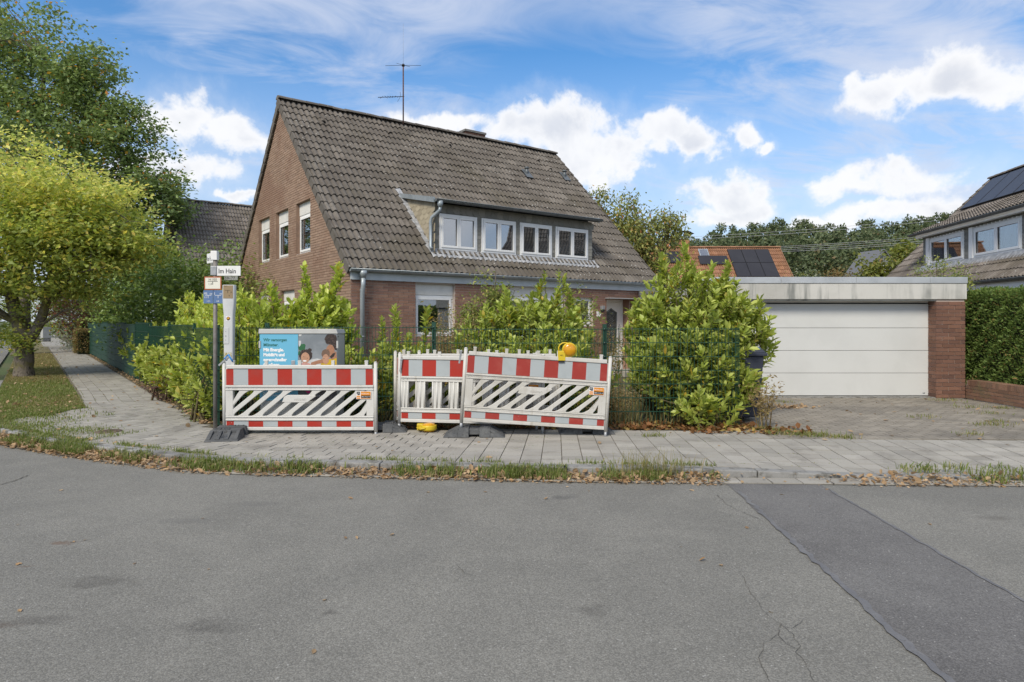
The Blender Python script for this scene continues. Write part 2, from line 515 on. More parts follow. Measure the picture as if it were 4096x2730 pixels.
ctrl = [(70, 3.8), (30, 5.4), (12, 6.12), (5.04, 6.40), (3.58, 6.45), (0.516, 6.58), (-1.69, 6.78), (-2.74, 6.88), (-3.44, 7.0), (-3.95, 7.2), (-4.63, 7.49), (-5.71, 8.0), (-6.72, 8.55), (-7.9, 9.4), (-8.95, 10.45), (-10.7, 12.84),
        (-19.6, 24.9), (-34.2, 44.6), (-63.9, 84.8)]
def catmull(P, per=14):
    P = [Vector((p[0], p[1], 0)) for p in P]
    out = []
    for i in range(len(P) - 1):
        p0, p1, p2, p3 = P[max(i - 1, 0)], P[i], P[i + 1], P[min(i + 2, len(P) - 1)]
        # centripetal spacing keeps the long straight ends straight
        t0 = 0.0; t1 = t0 + max((p1 - p0).length, 1e-3) ** 0.5; t2 = t1 + (p2 - p1).length ** 0.5; t3 = t2 + max((p3 - p2).length, 1e-3) ** 0.5
        for k in range(per):
            t = t1 + (t2 - t1) * k / per
            a1 = p0 * ((t1 - t) / (t1 - t0)) + p1 * ((t - t0) / (t1 - t0))
            a2 = p1 * ((t2 - t) / (t2 - t1)) + p2 * ((t - t1) / (t2 - t1))
            a3 = p2 * ((t3 - t) / (t3 - t2)) + p3 * ((t - t2) / (t3 - t2))
            b1 = a1 * ((t2 - t) / (t2 - t0)) + a2 * ((t - t0) / (t2 - t0))
            b2 = a2 * ((t3 - t) / (t3 - t1)) + a3 * ((t - t1) / (t3 - t1))
            out.append(b1 * ((t2 - t) / (t2 - t1)) + b2 * ((t - t1) / (t2 - t1)))
    out.append(P[-1])
    return out
EDGE = catmull(ctrl)
ES = [0.0]
for a, b in zip(EDGE, EDGE[1:]):
    ES.append(ES[-1] + (b - a).length)
EX = np.array([p.x for p in EDGE]); EY = np.array([p.y for p in EDGE]); ESn = np.array(ES)
def edge_at(s):
    x = float(np.interp(s, ESn, EX)); y = float(np.interp(s, ESn, EY))
    h = 0.25
    tx = float(np.interp(s + h, ESn, EX) - np.interp(s - h, ESn, EX)); ty = float(np.interp(s + h, ESn, EY) - np.interp(s - h, ESn, EY))
    l = math.hypot(tx, ty) or 1
    tx, ty = tx / l, ty / l
    return x, y, tx, ty           # tangent runs leftwards; the pavement lies at its right-hand side
def kerb_pt(s, t):
    x, y, tx, ty = edge_at(s)
    return x + ty * t, y - tx * t
S_OF_X0 = float(np.interp(0.0, -EX[:220][::1], ESn[:220]))      # arc length where the edge crosses x = 0
def s_of_x(x): return float(np.interp(-x, -EX, ESn))

def sheet(name, poly, z, m, kind='structure'):
    me = bpy.data.meshes.new(name)
    me.from_pydata([(p[0], p[1], z) for p in poly], [], [tuple(range(len(poly)))])
    me.update()
    if me.polygons[0].normal.z < 0: me.flip_normals()
    me.materials.append(m)
    return add(name, me, kind=kind)

sheet('ground', [(-900, -300), (900, -300), (900, 1500), (-900, 1500)], -0.16, M_GROUND)
left_edge = [(-63.9 - 5.5, 84.8 - 4.1), (-19.6 - 5.5, 24.9 - 4.1), (-17, 13.0), (-19, 10.5), (-30, 10), (-70, 10)]
sheet('road', [(70, -45)] + [(p.x, p.y) for p in EDGE] + left_edge + [(-70, -45)], -0.10, M_ROAD)
nkerb = [kerb_pt(s, 0.40) for s in ESn]
sheet('terrain', nkerb + [(60, 85), (70, 60)], -0.14, M_SOIL)
FC = Vector((-4.30, 9.51, 0))                      # fence corner
_a = FC - D1 * 0.10 - D2 * 0.1; _b = FC - D1 * 0.10 + D2 * 70
sheet('garden_ground', [(_b.x, _b.y), (_a.x, _a.y), (-4.1, 9.16), (3.35, 9.14), (3.6, 8.9), (3.9, 9.2), (3.75, 10.5), (3.6, 13.4), (9.3, 13.4), (9.3, 8.0), (60, 8.0), (60, 80)], -0.008, M_SOIL)

# repair patch and its sealed edges
def wavy(x0, y0, x1, y1, n, amp, seed):
    r = random.Random(seed)
    return [(x0 + (x1 - x0) * i / n + r.uniform(-amp, amp), y0 + (y1 - y0) * i / n) for i in range(n + 1)]
PL = wavy(2.15, 6.53, 1.86, 0.6, 36, 0.012, 3); PR = wavy(3.08, 6.47, 2.86, 0.6, 36, 0.012, 4)
patch = sheet('road_patch', PL + PR[::-1], -0.096, M_PATCH)
def ribbon(name, pts, w, z, m, seed=0, jit=0.0, parent=None, kind=None):
    r = random.Random(seed)
    V = []; Fs = []
    P = [Vector((p[0], p[1], 0)) for p in pts]
    for i, p in enumerate(P):
        d = (P[min(i + 1, len(P) - 1)] - P[max(i - 1, 0)]).normalized()
        nn = Vector((d.y, -d.x, 0))
        a = w * 0.5 * (1 + r.uniform(-jit, jit)); b = w * 0.5 * (1 + r.uniform(-jit, jit))
        V += [p + nn * a + Vector((0, 0, z)), p - nn * b + Vector((0, 0, z))]
    for i in range(len(P) - 1):
        Fs.append((2 * i, 2 * i + 1, 2 * i + 3, 2 * i + 2))
    me = bpy.data.meshes.new(name); me.from_pydata(V, [], Fs); me.update()
    if me.polygons[0].normal.z < 0: me.flip_normals()
    me.materials.append(m)
    return add(name, me, parent, kind=kind)
ribbon('seal_strip', wavy(2.16, 6.2, 1.84, 0.6, 90, 0.012, 5), 0.042, -0.092, M_SEAL, 1, 0.45, patch)
ribbon('seal_strip', wavy(3.06, 6.3, 2.86, 0.6, 90, 0.010, 6), 0.022, -0.092, M_SEAL, 2, 0.5, patch)

def crack(pxs, w, seed):
    r = random.Random(seed)
    P = [gp(x, y, -0.1)[:2] for x, y in pxs]
    out = []
    for a, b in zip(P, P[1:]):
        n = max(2, int(math.dist(a, b) / 0.035))
        for k in range(n):
            f = k / n
            out.append((a[0] + (b[0] - a[0]) * f + r.uniform(-.008, .008), a[1] + (b[1] - a[1]) * f + r.uniform(-.008, .008)))
    out.append(P[-1])
    return ribbon('road_crack', out, w, -0.094, M_CRACK, seed, 0.8, kind='structure')
S5 = 2048 / 2353.0
def z5(*pts): return [(2048 + x * S5, 1900 + y * S5) for x, y in pts]
crack(z5((1060, 465), (1085, 530), (1130, 590), (1170, 640), (1235, 690), (1290, 740), (1320, 790), (1305, 820), (1350, 870), (1385, 950)), 0.0026, 1)
crack(z5((1235, 690), (1220, 740), (1255, 775), (1300, 800)), 0.003, 2)
crack(z5((1220, 740), (1165, 775), (1130, 840), (1150, 890), (1180, 950)), 0.003, 3)
crack(z5((1235, 690), (1290, 710), (1335, 670)), 0.0022, 4)
crack(z5((940, 95), (990, 140), (1050, 170), (1170, 220)), 0.0035, 5)
S4 = 2048 / 2353.0
crack([(0, 1942), (60, 1925), (110, 1904)], 0.010, 6)
crack([(1835, 2268), (1860, 2295), (1905, 2308)], 0.004, 7)

# kerb stones and gutter setts
kerb = empty('kerb'); kerb['kind'] = 'structure'
def kerb_top(s, t):
    x, y = kerb_pt(s, t)
    return (x, y, zg(x, y) + 0.004)
s0, s1 = s_of_x(9.5), s_of_x(-13.5)
s = s0
while s < s1:
    e = min(s + 0.985, s1)
    mb = MB()
    lo = -0.16
    a, b, c, d = [kerb_top(q, t) for q, t in ((s, 0.23), (e, 0.23), (e, 0.385), (s, 0.385))]
    mb.hexa([(p[0], p[1], lo) for p in (a, b, c, d)] + [a, b, c, d])
    mb.build('kerb_stone', M_KERB, kerb, bevel=0.012)
    s = e + 0.012
gut = empty('gutter'); gut['kind'] = 'structure'
sheet('gutter_bed', [kerb_pt(q, 0.0) for q in np.linspace(s0, s1, 90)] + [kerb_pt(q, 0.25) for q in np.linspace(s1, s0, 90)], -0.094, M_SAND).parent = gut
gb = MB(); gb.box(-0.5, 0.5, -0.5, 0.5, -0.04, 0)
GSETT = gb.mesh('gutter_sett', M_PAVER)
s = s0
while s < s_of_x(-4.5):
    L = 0.30
    x, y = kerb_pt(s + L / 2, 0.115); _, _, tx, ty = edge_at(s + L / 2)
    add('gutter_sett', GSETT, gut, (x, y, -0.086 + random.uniform(-.003, .003)), (random.uniform(-.01, .01), random.uniform(-.01, .01), math.atan2(ty, tx)), (L - 0.014, 0.21, 1))
    s += L

# pavement: courses follow the kerb round the corner
FC = Vector((-4.30, 9.51, 0))                      # fence corner
def fence_side(x, y):                              # > 0 on the street side of the side-street fence
    return -((x - FC.x) * D1.x + (y - FC.y) * D1.y)
KL = Vector((-19.6, 24.9, 0))
def kerb_off(x, y): return (x - KL.x) * D1.x + (y - KL.y) * D1.y
def in_verge(x, y):
    along = (x - KL.x) * D2.x + (y - KL.y) * D2.y
    k = kerb_off(x, y)
    # the grass strip begins on a slanted, ragged edge
    return k < 1.72 and along > -17.2 + 0.0 - (1.72 - k) * 0.9 - 0.9 + 0.12 * math.sin(k * 9)
PAVE = empty('pavement'); PAVE['kind'] = 'structure'
base_poly = [kerb_pt(q, 0.37) for q in np.linspace(s_of_x(9.3), s_of_x(-30), 160)]
def band(name, sA, sB, t0, t1, z, m, n=120, nt_=14):
    qs = np.linspace(sA, sB, n)
    V = []
    for q in qs:
        for t in np.linspace(t0, t1, nt_):
            x, y = kerb_pt(q, t)
            V.append((x, y, zg(x, y) + z))
    Fs = []
    for i in range(n - 1):
        for j in range(nt_ - 1):
            a = i * nt_ + j
            Fs.append((a, a + 1, a + nt_ + 1, a + nt_))
    return add(name, np_mesh(name, V, Fs, m))
o = band('joint_bed', s_of_x(9.3), s_of_x(-34), 0.37, 3.05, -0.011, M_SAND, 300); o.parent = PAVE
o = band('far_paving', s_of_x(-29.5), s_of_x(-62), 1.55, 3.0, 0.0, M_PAVER, 60, 4); o.parent = PAVE

pb = MB()
g = 0.5
pb.hexa([(-.5, -.5, -.05), (.5, -.5, -.05), (.5, .5, -.05), (-.5, .5, -.05), (-.49, -.488, 0), (.49, -.488, 0), (.49, .488, 0), (-.49, .488, 0)])
PAVER = pb.mesh('paver', M_PAVER)
PW, PD = 0.235, 0.20
cells = []
row = 0
t = 0.395
while t < 3.0:
    s = s_of_x(9.2) - (0.5 * PW if row % 2 and True else 0.0)
    while s < s_of_x(-30):
        sc = s + PW / 2; tc = t + PD / 2
        x, y, tx, ty = edge_at(sc)
        # the right-hand stretch is laid in straight joints, the rest staggered
        px0, py0 = x + ty * tc, y - tx * tc
        s += PW
        stag = sstep(-0.6, -0.8, px0)
        if px0 > -0.7 and row % 2:
            sc2 = sc + PW / 2
            x, y, tx, ty = edge_at(sc2)
            px0, py0 = x + ty * tc, y - tx * tc
        elif px0 > -0.7:
            sc2 = sc
        else:
            sc2 = sc
        right = px0 > FC.x
        if right and py0 > 9.14 and fence_side(px0, py0) < 0.12: continue
        if fence_side(px0, py0) < 0.16 and py0 > 9.14: continue
        if px0 > 3.4 and py0 > 8.42: continue
        if in_verge(px0, py0): continue
        # width on the inside of the bend shrinks
        xa, ya = kerb_pt(sc2 - PW / 2, tc); xb, yb = kerb_pt(sc2 + PW / 2, tc)
        w = math.dist((xa, ya), (xb, yb))
        cells.append((px0, py0, math.atan2(-ty, -tx), min(w, PW)))
    t += PD
    row += 1
def lay(cells, unit, name, parent, depth, nind, zf, lift=0.0, seed=0, bulk='paver_field', m=None):
    r = random.Random(seed)
    def size(c):
        x, y = c[0], c[1]
        if y < 0.5 or abs(x / y) > 0.80: return -1
        return 1.0 / (y * y * y)
    order = sorted(range(len(cells)), key=lambda i: -size(cells[i]))
    ind = set(order[:nind])
    uv = np.array([v.co[:] for v in unit.vertices]); uf = np.array([p.vertices[:] for p in unit.polygons])
    VV = []; FF = []
    for i, c in enumerate(cells):
        x, y, a, w = c
        z = zf(x, y) + lift + r.uniform(-.0018, .0018)
        if r.random() < 0.02: z -= 0.005
        rx, ry = r.uniform(-.007, .007), r.uniform(-.007, .007)
        # follow the local slope
        gx = (zf(x + .1, y) - zf(x - .1, y)) / .2; gy = (zf(x, y + .1) - zf(x, y - .1)) / .2
        ca, sa = math.cos(a), math.sin(a)
        rx += gy * ca - gx * sa; ry += -(gx * ca + gy * sa)
        sx, sy = (w - 0.006) , depth - 0.006
        aa = a + r.uniform(-.012, .012)
        if i in ind:
            add(name, unit, parent, (x, y, z), (rx, ry, aa), (sx, sy, 1))
        else:
            R = np.array(Matrix.Translation((x, y, z)) @ (Matrix.Rotation(aa, 4, 'Z') @ Matrix.Rotation(ry, 4, 'Y') @ Matrix.Rotation(rx, 4, 'X')) @ Matrix.Diagonal((sx, sy, 1, 1)))
            VV.append(uv @ R[:3, :3].T + R[:3, 3]); FF.append(uf + len(uv) * (len(VV) - 1))
    if VV:
        add(bulk, np_mesh(bulk, np.concatenate(VV), np.concatenate(FF), m or unit.materials[0]), parent, kind='stuff')
lay(cells, PAVER, 'paver', PAVE, PD, 300, zg, 0, 1)

# driveway in front of the garage
DRV = empty('driveway'); DRV['kind'] = 'structure'
sheet('joint_bed', [(3.0, 8.42), (13, 8.1), (13, 11.0), (9.3, 11.0), (9.3, 13.35), (3.0, 13.35)], -0.018, M_SAND).parent = DRV
pb = MB(); pb.hexa([(-.5, -.5, -.05), (.5, -.5, -.05), (.5, .5, -.05), (-.5, .5, -.05), (-.48, -.48, 0), (.48, -.48, 0), (.48, .48, 0), (-.48, .48, 0)])
DPAV = pb.mesh('paver', M_DRIVE)
dc = []
y = 8.50; row = 0
while y < 13.0:
    x = 3.05 + (0.1 if row % 2 else 0)
    while x < (9.0 if y > 11.2 else 11.5):
        if not (y > 11.2 and x > 8.95):
            dc.append((x, y + 0.02 * math.sin(x * 1.3), 0.0, 0.2))
        x += 0.2
    y += 0.105; row += 1
lay(dc, DPAV, 'paver', DRV, 0.105, 300, lambda x, y: 0.0, -0.002, 2)

# manhole lid in the corner pavement
mh = empty('manhole_cover', (-5.6, 9.02, 0.002), 0, 'round rusty manhole cover set in the corner pavement', 'manhole cover')
MB().lathe([(0.165, -0.02), (0.165, 0.006), (0.15, 0.007), (0.148, 0.002)], 28).build('ring', M_IRON, mh)
mb = MB().lathe([(0.146, -0.02), (0.146, 0.007), (0.14, 0.0085), (0.0005, 0.0085)], 28)
mb.build('lid', M_IRON, mh)
mb = MB()
for i in range(-4, 5):
    for j in range(-4, 5):
        if i * i + j * j < 18: mb.box(i * .028 - .009, i * .028 + .009, j * .028 - .009, j * .028 + .009, 0.008, 0.012)
mb.build('tread', M_IRON, mh)
# ------------------------------------------------------------------ building materials
M_MORT = mat('mortar', (0.50, 0.43, 0.375), 0.95, noise=(6, (0.40, 0.33, 0.28), 0.4, 0.65))
M_MORT2 = mat('mortar_gable', (0.26, 0.172, 0.122), 0.95, noise=(5, (0.22, 0.147, 0.108), 0.4, 0.65))
M_BRICK = mat('brick_front', [(0.254, 0.144, 0.100), (0.282, 0.164, 0.115), (0.221, 0.126, 0.089), (0.301, 0.182, 0.129), (0.235, 0.133, 0.099), (0.268, 0.157, 0.118)], 0.85,
              noise=[(30, (0.13, 0.062, 0.05), 0.5, 0.75, 0.6), (1.3, (0.30, 0.20, 0.16), 0.62, 0.75, 0.5)], bump=(80, 0.5, 0.004), rand=0.10, spec=0.25)
M_BRICKG = mat('brick_gable', [(0.29, 0.198, 0.142), (0.312, 0.214, 0.155), (0.272, 0.184, 0.132), (0.325, 0.226, 0.165), (0.29, 0.202, 0.15)], 0.85,
               noise=[(0.9, (0.235, 0.145, 0.102), 0.48, 0.66, 0.8), (28, (0.20, 0.105, 0.07), 0.5, 0.75, 0.5)], bump=(80, 0.5, 0.004), rand=0.09, spec=0.25)
M_BRICKD = mat('brick_dark', [(0.165, 0.085, 0.058), (0.19, 0.10, 0.068), (0.14, 0.074, 0.054), (0.21, 0.112, 0.078), (0.125, 0.07, 0.054)], 0.75,
               noise=(30, (0.09, 0.045, 0.032), 0.5, 0.75, 0.6), bump=(80, 0.5, 0.004), rand=0.12, spec=0.3)
M_BRICKW = mat('brick_garden_wall', [(0.215, 0.118, 0.075), (0.245, 0.14, 0.092), (0.18, 0.098, 0.065), (0.20, 0.125, 0.085)], 0.88,
               noise=[(3, (0.15, 0.13, 0.065), 0.52, 0.7, 0.7), (30, (0.12, 0.07, 0.05), 0.5, 0.75, 0.6)], bump=(80, 0.5, 0.005), rand=0.12)
def tile_mat(name, tones, dirt, lich):
    return mat(name, tones, 0.9, noise=[(0.55, (dirt[0] * .95, dirt[1] * .95, dirt[2] * .84), 0.50, 0.66, 0.8), (1.4, dirt, 0.44, 0.66, 0.75), (22, (dirt[0] * .72, dirt[1] * .72, dirt[2] * .70), 0.5, 0.72, 0.7)],
               spots=(11.0, 0.24, lich, 1.3, 0.35), bump=(60, 0.6, 0.006), rand=0.16, spec=0.2)
M_TILE = tile_mat('roof_tile', [(0.147, 0.130, 0.112), (0.163, 0.146, 0.126), (0.130, 0.116, 0.100), (0.172, 0.156, 0.136)], (0.107, 0.094, 0.081), (0.36, 0.355, 0.33))
M_TILE2 = tile_mat('roof_tile_neighbour', [(0.196, 0.172, 0.149), (0.220, 0.193, 0.167), (0.178, 0.156, 0.135)], (0.120, 0.103, 0.088), (0.33, 0.32, 0.30))
M_TILE3 = tile_mat('roof_tile_orange', [(0.30, 0.15, 0.085), (0.34, 0.175, 0.10), (0.26, 0.13, 0.075), (0.32, 0.17, 0.105)], (0.24, 0.13, 0.08), (0.34, 0.22, 0.13))
M_ZINC = mat('zinc', (0.36, 0.40, 0.42), 0.45, noise=[(3, (0.28, 0.32, 0.34), 0.4, 0.65), (20, (0.42, 0.45, 0.46), 0.55, 0.75, 0.5)], metal=0.35, spec=0.5)
M_ZINCD = mat('zinc_dark', (0.13, 0.145, 0.15), 0.5, noise=(5, (0.19, 0.20, 0.205), 0.45, 0.7), metal=0.3, spec=0.4)
M_LEAD = mat('lead_flashing', (0.30, 0.31, 0.32), 0.6, noise=(9, (0.46, 0.46, 0.46), 0.45, 0.62), metal=0.2)
M_WHITE = mat('white_pvc', (0.80, 0.80, 0.785), 0.35, noise=(4, (0.72, 0.72, 0.70), 0.45, 0.7, 0.5), spec=0.5)
M_PANEL = mat('white_shutter_box', (0.66, 0.65, 0.61), 0.6, noise=(3, (0.58, 0.57, 0.535), 0.45, 0.7), spec=0.3)
M_SEALR = mat('window_gasket', (0.03, 0.03, 0.03), 0.6)
M_SHG = mat('shingle_grey', [(0.22, 0.213, 0.185), (0.26, 0.25, 0.218), (0.19, 0.186, 0.165), (0.29, 0.278, 0.24)], 0.85, noise=(14, (0.12, 0.115, 0.095), 0.5, 0.7, 0.6), rand=0.12)
M_SHT = mat('shingle_tan', [(0.345, 0.30, 0.215), (0.37, 0.325, 0.235), (0.315, 0.272, 0.195), (0.335, 0.295, 0.22)], 0.85, noise=(9, (0.29, 0.25, 0.175), 0.45, 0.7, 0.6), rand=0.08)
M_FELT = mat('roofing_felt', (0.215, 0.215, 0.20), 0.9, noise=[(1.8, (0.17, 0.17, 0.155), 0.45, 0.65), (12, (0.27, 0.27, 0.25), 0.55, 0.75, 0.5)], bump=(50, 0.4, 0.004))
M_CURT = mat('net_curtain', (0.52, 0.56, 0.55), 0.9, trans=0.35)
M_DARK = mat('room_dark', (0.05, 0.05, 0.048), 0.9)
M_ROOM = mat('room_wall', (0.32, 0.33, 0.33), 0.9)
M_BLIND = mat('blind_slats', (0.62, 0.63, 0.61), 0.7)
M_PANE = glass_mat('window_glass', 0.20)
M_PANEB = glass_mat('window_glass_sky', 0.34, (0.45, 0.48, 0.52))
M_CONC = mat('fascia_concrete', (0.52, 0.51, 0.47), 0.9, noise=[(0.8, (0.40, 0.39, 0.355), 0.4, 0.65), (30, (0.44, 0.43, 0.40), 0.55, 0.75, 0.4)], streak=((0.20, 0.205, 0.19), 3.6, 0.47, 0.66), bump=(60, 0.4, 0.004))
M_ALU = mat('aluminium_trim', (0.52, 0.535, 0.54), 0.42, noise=(2, (0.44, 0.455, 0.46), 0.4, 0.65), metal=0.5, spec=0.5)
M_DOOR = mat('garage_door_paint', (0.575, 0.58, 0.56), 0.45, noise=[(1.2, (0.54, 0.545, 0.525), 0.4, 0.7), (60, (0.49, 0.49, 0.47), 0.55, 0.8, 0.4)], bump=(240, 0.15, 0.002), spec=0.4)
M_RENDER = mat('garage_side_render', (0.55, 0.535, 0.49), 0.9, noise=(1.0, (0.45, 0.435, 0.39), 0.4, 0.65), streak=((0.33, 0.33, 0.30), 3.0, 0.55, 0.72))
M_SOLAR = mat('solar_glass', (0.028, 0.028, 0.034), 0.32, noise=(0.6, (0.034, 0.034, 0.04), 0.4, 0.65), spec=0.22)
M_BLACKM = mat('black_metal', (0.02, 0.02, 0.022), 0.5)
M_STEEL = mat('galvanised_steel', (0.36, 0.37, 0.38), 0.5, noise=(20, (0.27, 0.28, 0.29), 0.4, 0.7), metal=0.5)
M_RUST = mat('rusted_steel', (0.13, 0.062, 0.042), 0.8, noise=(18, (0.075, 0.05, 0.042), 0.4, 0.65))
M_TIMB = mat('grey_timber', (0.30, 0.27, 0.22), 0.85, noise=(10, (0.22, 0.19, 0.15), 0.4, 0.65))

# ------------------------------------------------------------------ bricks
BH, BL = 0.0625, 0.25
def brick_rects(u0, u1, z0, z1, ops, span=None):
    out = []
    k = 0
    z = z0
    while z + BH * 0.6 < z1:
        za, zb = z + 0.005, min(z + BH - 0.005, z1)
        zm = (za + zb) / 2
        lo, hi = u0, u1
        if span:
            lo, hi = span(zm)
            lo, hi = max(lo, u0), min(hi, u1)
        u = u0 - (BL / 2 if k % 2 else 0)
        while u < hi:
            a, b = max(u + 0.005, lo), min(u + BL - 0.005, hi)
            pieces = [(a, b)] if b - a > 0.03 else []
            for (oa, ob, oz0, oz1) in ops:
                if oz0 - 0.01 < zm < oz1 + 0.01:
                    nx = []
                    for (a, b) in pieces:
                        if ob <= a or oa >= b: nx.append((a, b)); continue
                        if oa - a > 0.03: nx.append((a, oa - 0.004))
                        if b - ob > 0.03: nx.append((ob + 0.004, b))
                    pieces = nx
            out += [(a, b, za, zb) for a, b in pieces]
            u += BL
        z += BH; k += 1
    return out
def unit_brick(name, m, w=BL - 0.01, h=BH - 0.01, d=0.03):
    mb = MB()
    e = 0.0025
    mb.hexa([(-w / 2, 0, -h / 2), (w / 2, 0, -h / 2), (w / 2, d, -h / 2), (-w / 2, d, -h / 2), (-w / 2 , 0, h / 2), (w / 2, 0, h / 2), (w / 2, d, h / 2), (-w / 2, d, h / 2)])
    return mb.mesh(name, m)
def brickwork(rects, fr, parent, m, score, nind, unit, rz, seed=0, proud=0.010, bulk='brickwork'):
    """fr(u, z, depth) -> local point.  The bricks that show largest become objects of their own, the rest one mesh"""
    r = random.Random(seed)
    full = [i for i, q in enumerate(rects) if abs(q[1] - q[0] - (BL - 0.01)) < 0.004 and abs(q[3] - q[2] - (BH - 0.01)) < 0.004 and score(q) > 0]
    full.sort(key=lambda i: -score(rects[i]))
    ind = set(full[:nind])
    VV = []; FF = []
    base = np.array([(3, 2, 1, 0), (4, 5, 6, 7), (0, 1, 5, 4), (1, 2, 6, 5), (2, 3, 7, 6), (3, 0, 4, 7)])
    for i, (a, b, za, zb) in enumerate(rects):
        d = proud + r.uniform(-.0025, .0025)
        if i in ind:
            add('brick', unit, parent, fr((a + b) / 2, (za + zb) / 2, d), (0, 0, rz))
        else:
            VV.append([fr(a, za, d), fr(b, za, d), fr(b, za, d - .03), fr(a, za, d - .03), fr(a, zb, d), fr(b, zb, d), fr(b, zb, d - .03), fr(a, zb, d - .03)])
            FF.append(base + 8 * (len(VV) - 1))
    if VV:
        add(bulk, np_mesh(bulk, np.array(VV).reshape(-1, 3), np.concatenate(FF), m), parent, kind='stuff')

def wall_mesh(u0, u1, z0, z1, ops, th, put, top=None):
    """wall of thickness th with openings; put(mb, ua, ub, za, zb_left, zb_right)"""
    us = sorted({u0, u1, *[o[0] for o in ops], *[o[1] for o in ops], *((top[1],) if top else ())})
    us = [u for u in us if u0 <= u <= u1]
    for a, b in zip(us, us[1:]):
        segs = sorted((o[2], o[3]) for o in ops if o[0] < (a + b) / 2 < o[1])
        z = z0
        for (sa, sb) in segs:
            if sa > z: put(a, b, z, sa, sa)
            z = sb
        if top: put(a, b, z, top[0](a), top[0](b))
        elif z1 > z: put(a, b, z, z1, z1)

# ------------------------------------------------------------------ roof tiles
def tile_unit(name, m, w=0.30, l=0.385, amp=0.044):
    xs = [0, .030, .044, .058, .080, .105, .125, .150]
    hs = [0, .0, .55, .92, 1.0, .95, .55, .0]
    xs = xs + [x + .15 for x in xs[1:]]; hs = hs + hs[1:]
    V = []
    for (y, lift) in ((0.0, 0.040), (l, 0.004)):
        for x, h in zip(xs, hs):
            V.append((x * w / 0.30, y, lift + amp * h))
    n = len(xs)
    for x, h in zip(xs, hs):
        V.append((x * w / 0.30, 0.004, 0.006 + amp * h))
    Fs = []
    for i in range(n - 1):
        Fs.append((i, i + 1, n + i + 1, n + i))
        Fs.append((2 * n + i, 2 * n + i + 1, i + 1, i))
    return np_mesh(name, V, Fs, m)
def tile_roof(parent, unit, t0, t1, e0, z0, pitch, length, score, nind, hole=None, seed=0, flip=False, tw=0.30, course=0.335, bulk='roof_tiling', jig=1.0):
    """tiles on the plane through (t, e0, z0) rising by pitch towards +e (or -e when flip)"""
    r = random.Random(seed)
    uv = np.array([v.co[:] for v in unit.vertices]); uf = np.array([p.vertices[:] for p in unit.polygons])
    nr = int(round(length / course)); course = length / nr
    ncol = int(round((t1 - t0) / tw)); tws = (t1 - t0) / ncol
    items = []
    cp, sp = math.cos(pitch), math.sin(pitch)
    for k in range(nr):
        for c in range(ncol):
            tc = t0 + (c + .5) * tws; sc = (k + .5) * course
            if hole and hole(tc, e0 + sc * cp): continue
            items.append((c, k, score(tc, e0 + sc * cp, z0 + sc * sp)))
    order = sorted(range(len(items)), key=lambda i: -items[i][2])
    ind = {i for i in order[:nind] if items[i][2] > 0}
    VV = []; FF = []
    for i, (c, k, _) in enumerate(items):
        s = k * course
        x = t0 + c * tws
        jz = r.uniform(-.004, .004) * jig; jr = r.uniform(-.012, .012) * jig
        if flip:
            M = Matrix.Translation((x + tws, e0 - s * cp, z0 + s * sp + jz)) @ Matrix.Rotation(PI + jr, 4, 'Z') @ Matrix.Rotation(pitch, 4, 'X') @ Matrix.Diagonal((tws / 0.30, 1, 1, 1))
        else:
            M = Matrix.Translation((x, e0 + s * cp, z0 + s * sp + jz)) @ Matrix.Rotation(pitch, 4, 'X') @ Matrix.Rotation(jr, 4, 'Z') @ Matrix.Diagonal((tws / 0.30, 1, 1, 1))
        if i in ind:
            o = add('roof_tile', unit, parent)
            o.matrix_basis = M
        else:
            R = np.array(M)
            VV.append(uv @ R[:3, :3].T + R[:3, 3]); FF.append(uf + len(uv) * (len(VV) - 1))
    if VV:
        add(bulk, np_mesh(bulk, np.concatenate(VV), np.concatenate(FF), unit.materials[0]), parent, kind='stuff')
def ridge_caps(parent, t0, t1, e, z, m, n, r=0.12):
    mb = MB()
    L = (t1 - t0) / n
    V = []; K = 7
    for x, rr in ((0, r), (L + 0.03, r * 0.9)):
        for k in range(K):
            a = -0.15 + (PI + 0.3) * k / (K - 1)
            V.append((x, rr * math.cos(a) * 1.1, rr * math.sin(a) * 0.62))
    Fs = [(k, k + 1, K + k + 1, K + k) for k in range(K - 1)] + [tuple(range(K - 1, -1, -1)), tuple(range(K, 2 * K))]
    mb.add(V, Fs)
    me = mb.mesh('ridge_tile', m)
    for i in range(n):
        add('ridge_tile', me, parent, (t0 + i * L, e, z + random.uniform(-.006, .006)), (0, random.uniform(-.02, .02), 0))
def gutter(parent, name, t0, t1, e, z, m, r=0.065, clips=0.9, axis_slope=0.0):
    """half-round gutter along t with rim bead and joint bands"""
    mb = MB()
    K = 9
    def ring(x, rr, z_):
        return [(x, e + rr * math.cos(PI + PI * k / (K - 1)), z_ + rr * math.sin(PI + PI * k / (K - 1))) for k in range(K)]
    V = ring(t0, r, z) + ring(t1, r, z + axis_slope)
    mb.add(V, [(k, k + 1, K + k + 1, K + k) for k in range(K - 1)], True)
    V = ring(t0, r - .006, z) + ring(t1, r - .006, z + axis_slope)
    mb.add(V, [(K + k, K + k + 1, k + 1, k) for k in range(K - 1)], True)
    mb.add(ring(t0, r, z), [tuple(range(K))]); mb.add(ring(t1, r, z + axis_slope), [tuple(range(K - 1, -1, -1))])
    mb.tube([(t0, e - r, z), (t1, e - r, z + axis_slope)], 0.011, 6)
    g = mb.build(name, m, parent)
    mb = MB()
    x = t0 + clips
    while x < t1 - 0.1:
        f = (x - t0) / (t1 - t0) * axis_slope
        V = ring(x, r + .006, z + f) + ring(x + 0.03, r + .006, z + f)
        mb.add(V, [(k, k + 1, K + k + 1, K + k) for k in range(K - 1)])
        x += clips
    if mb.v: mb.build('gutter_band', m, g)
    return g

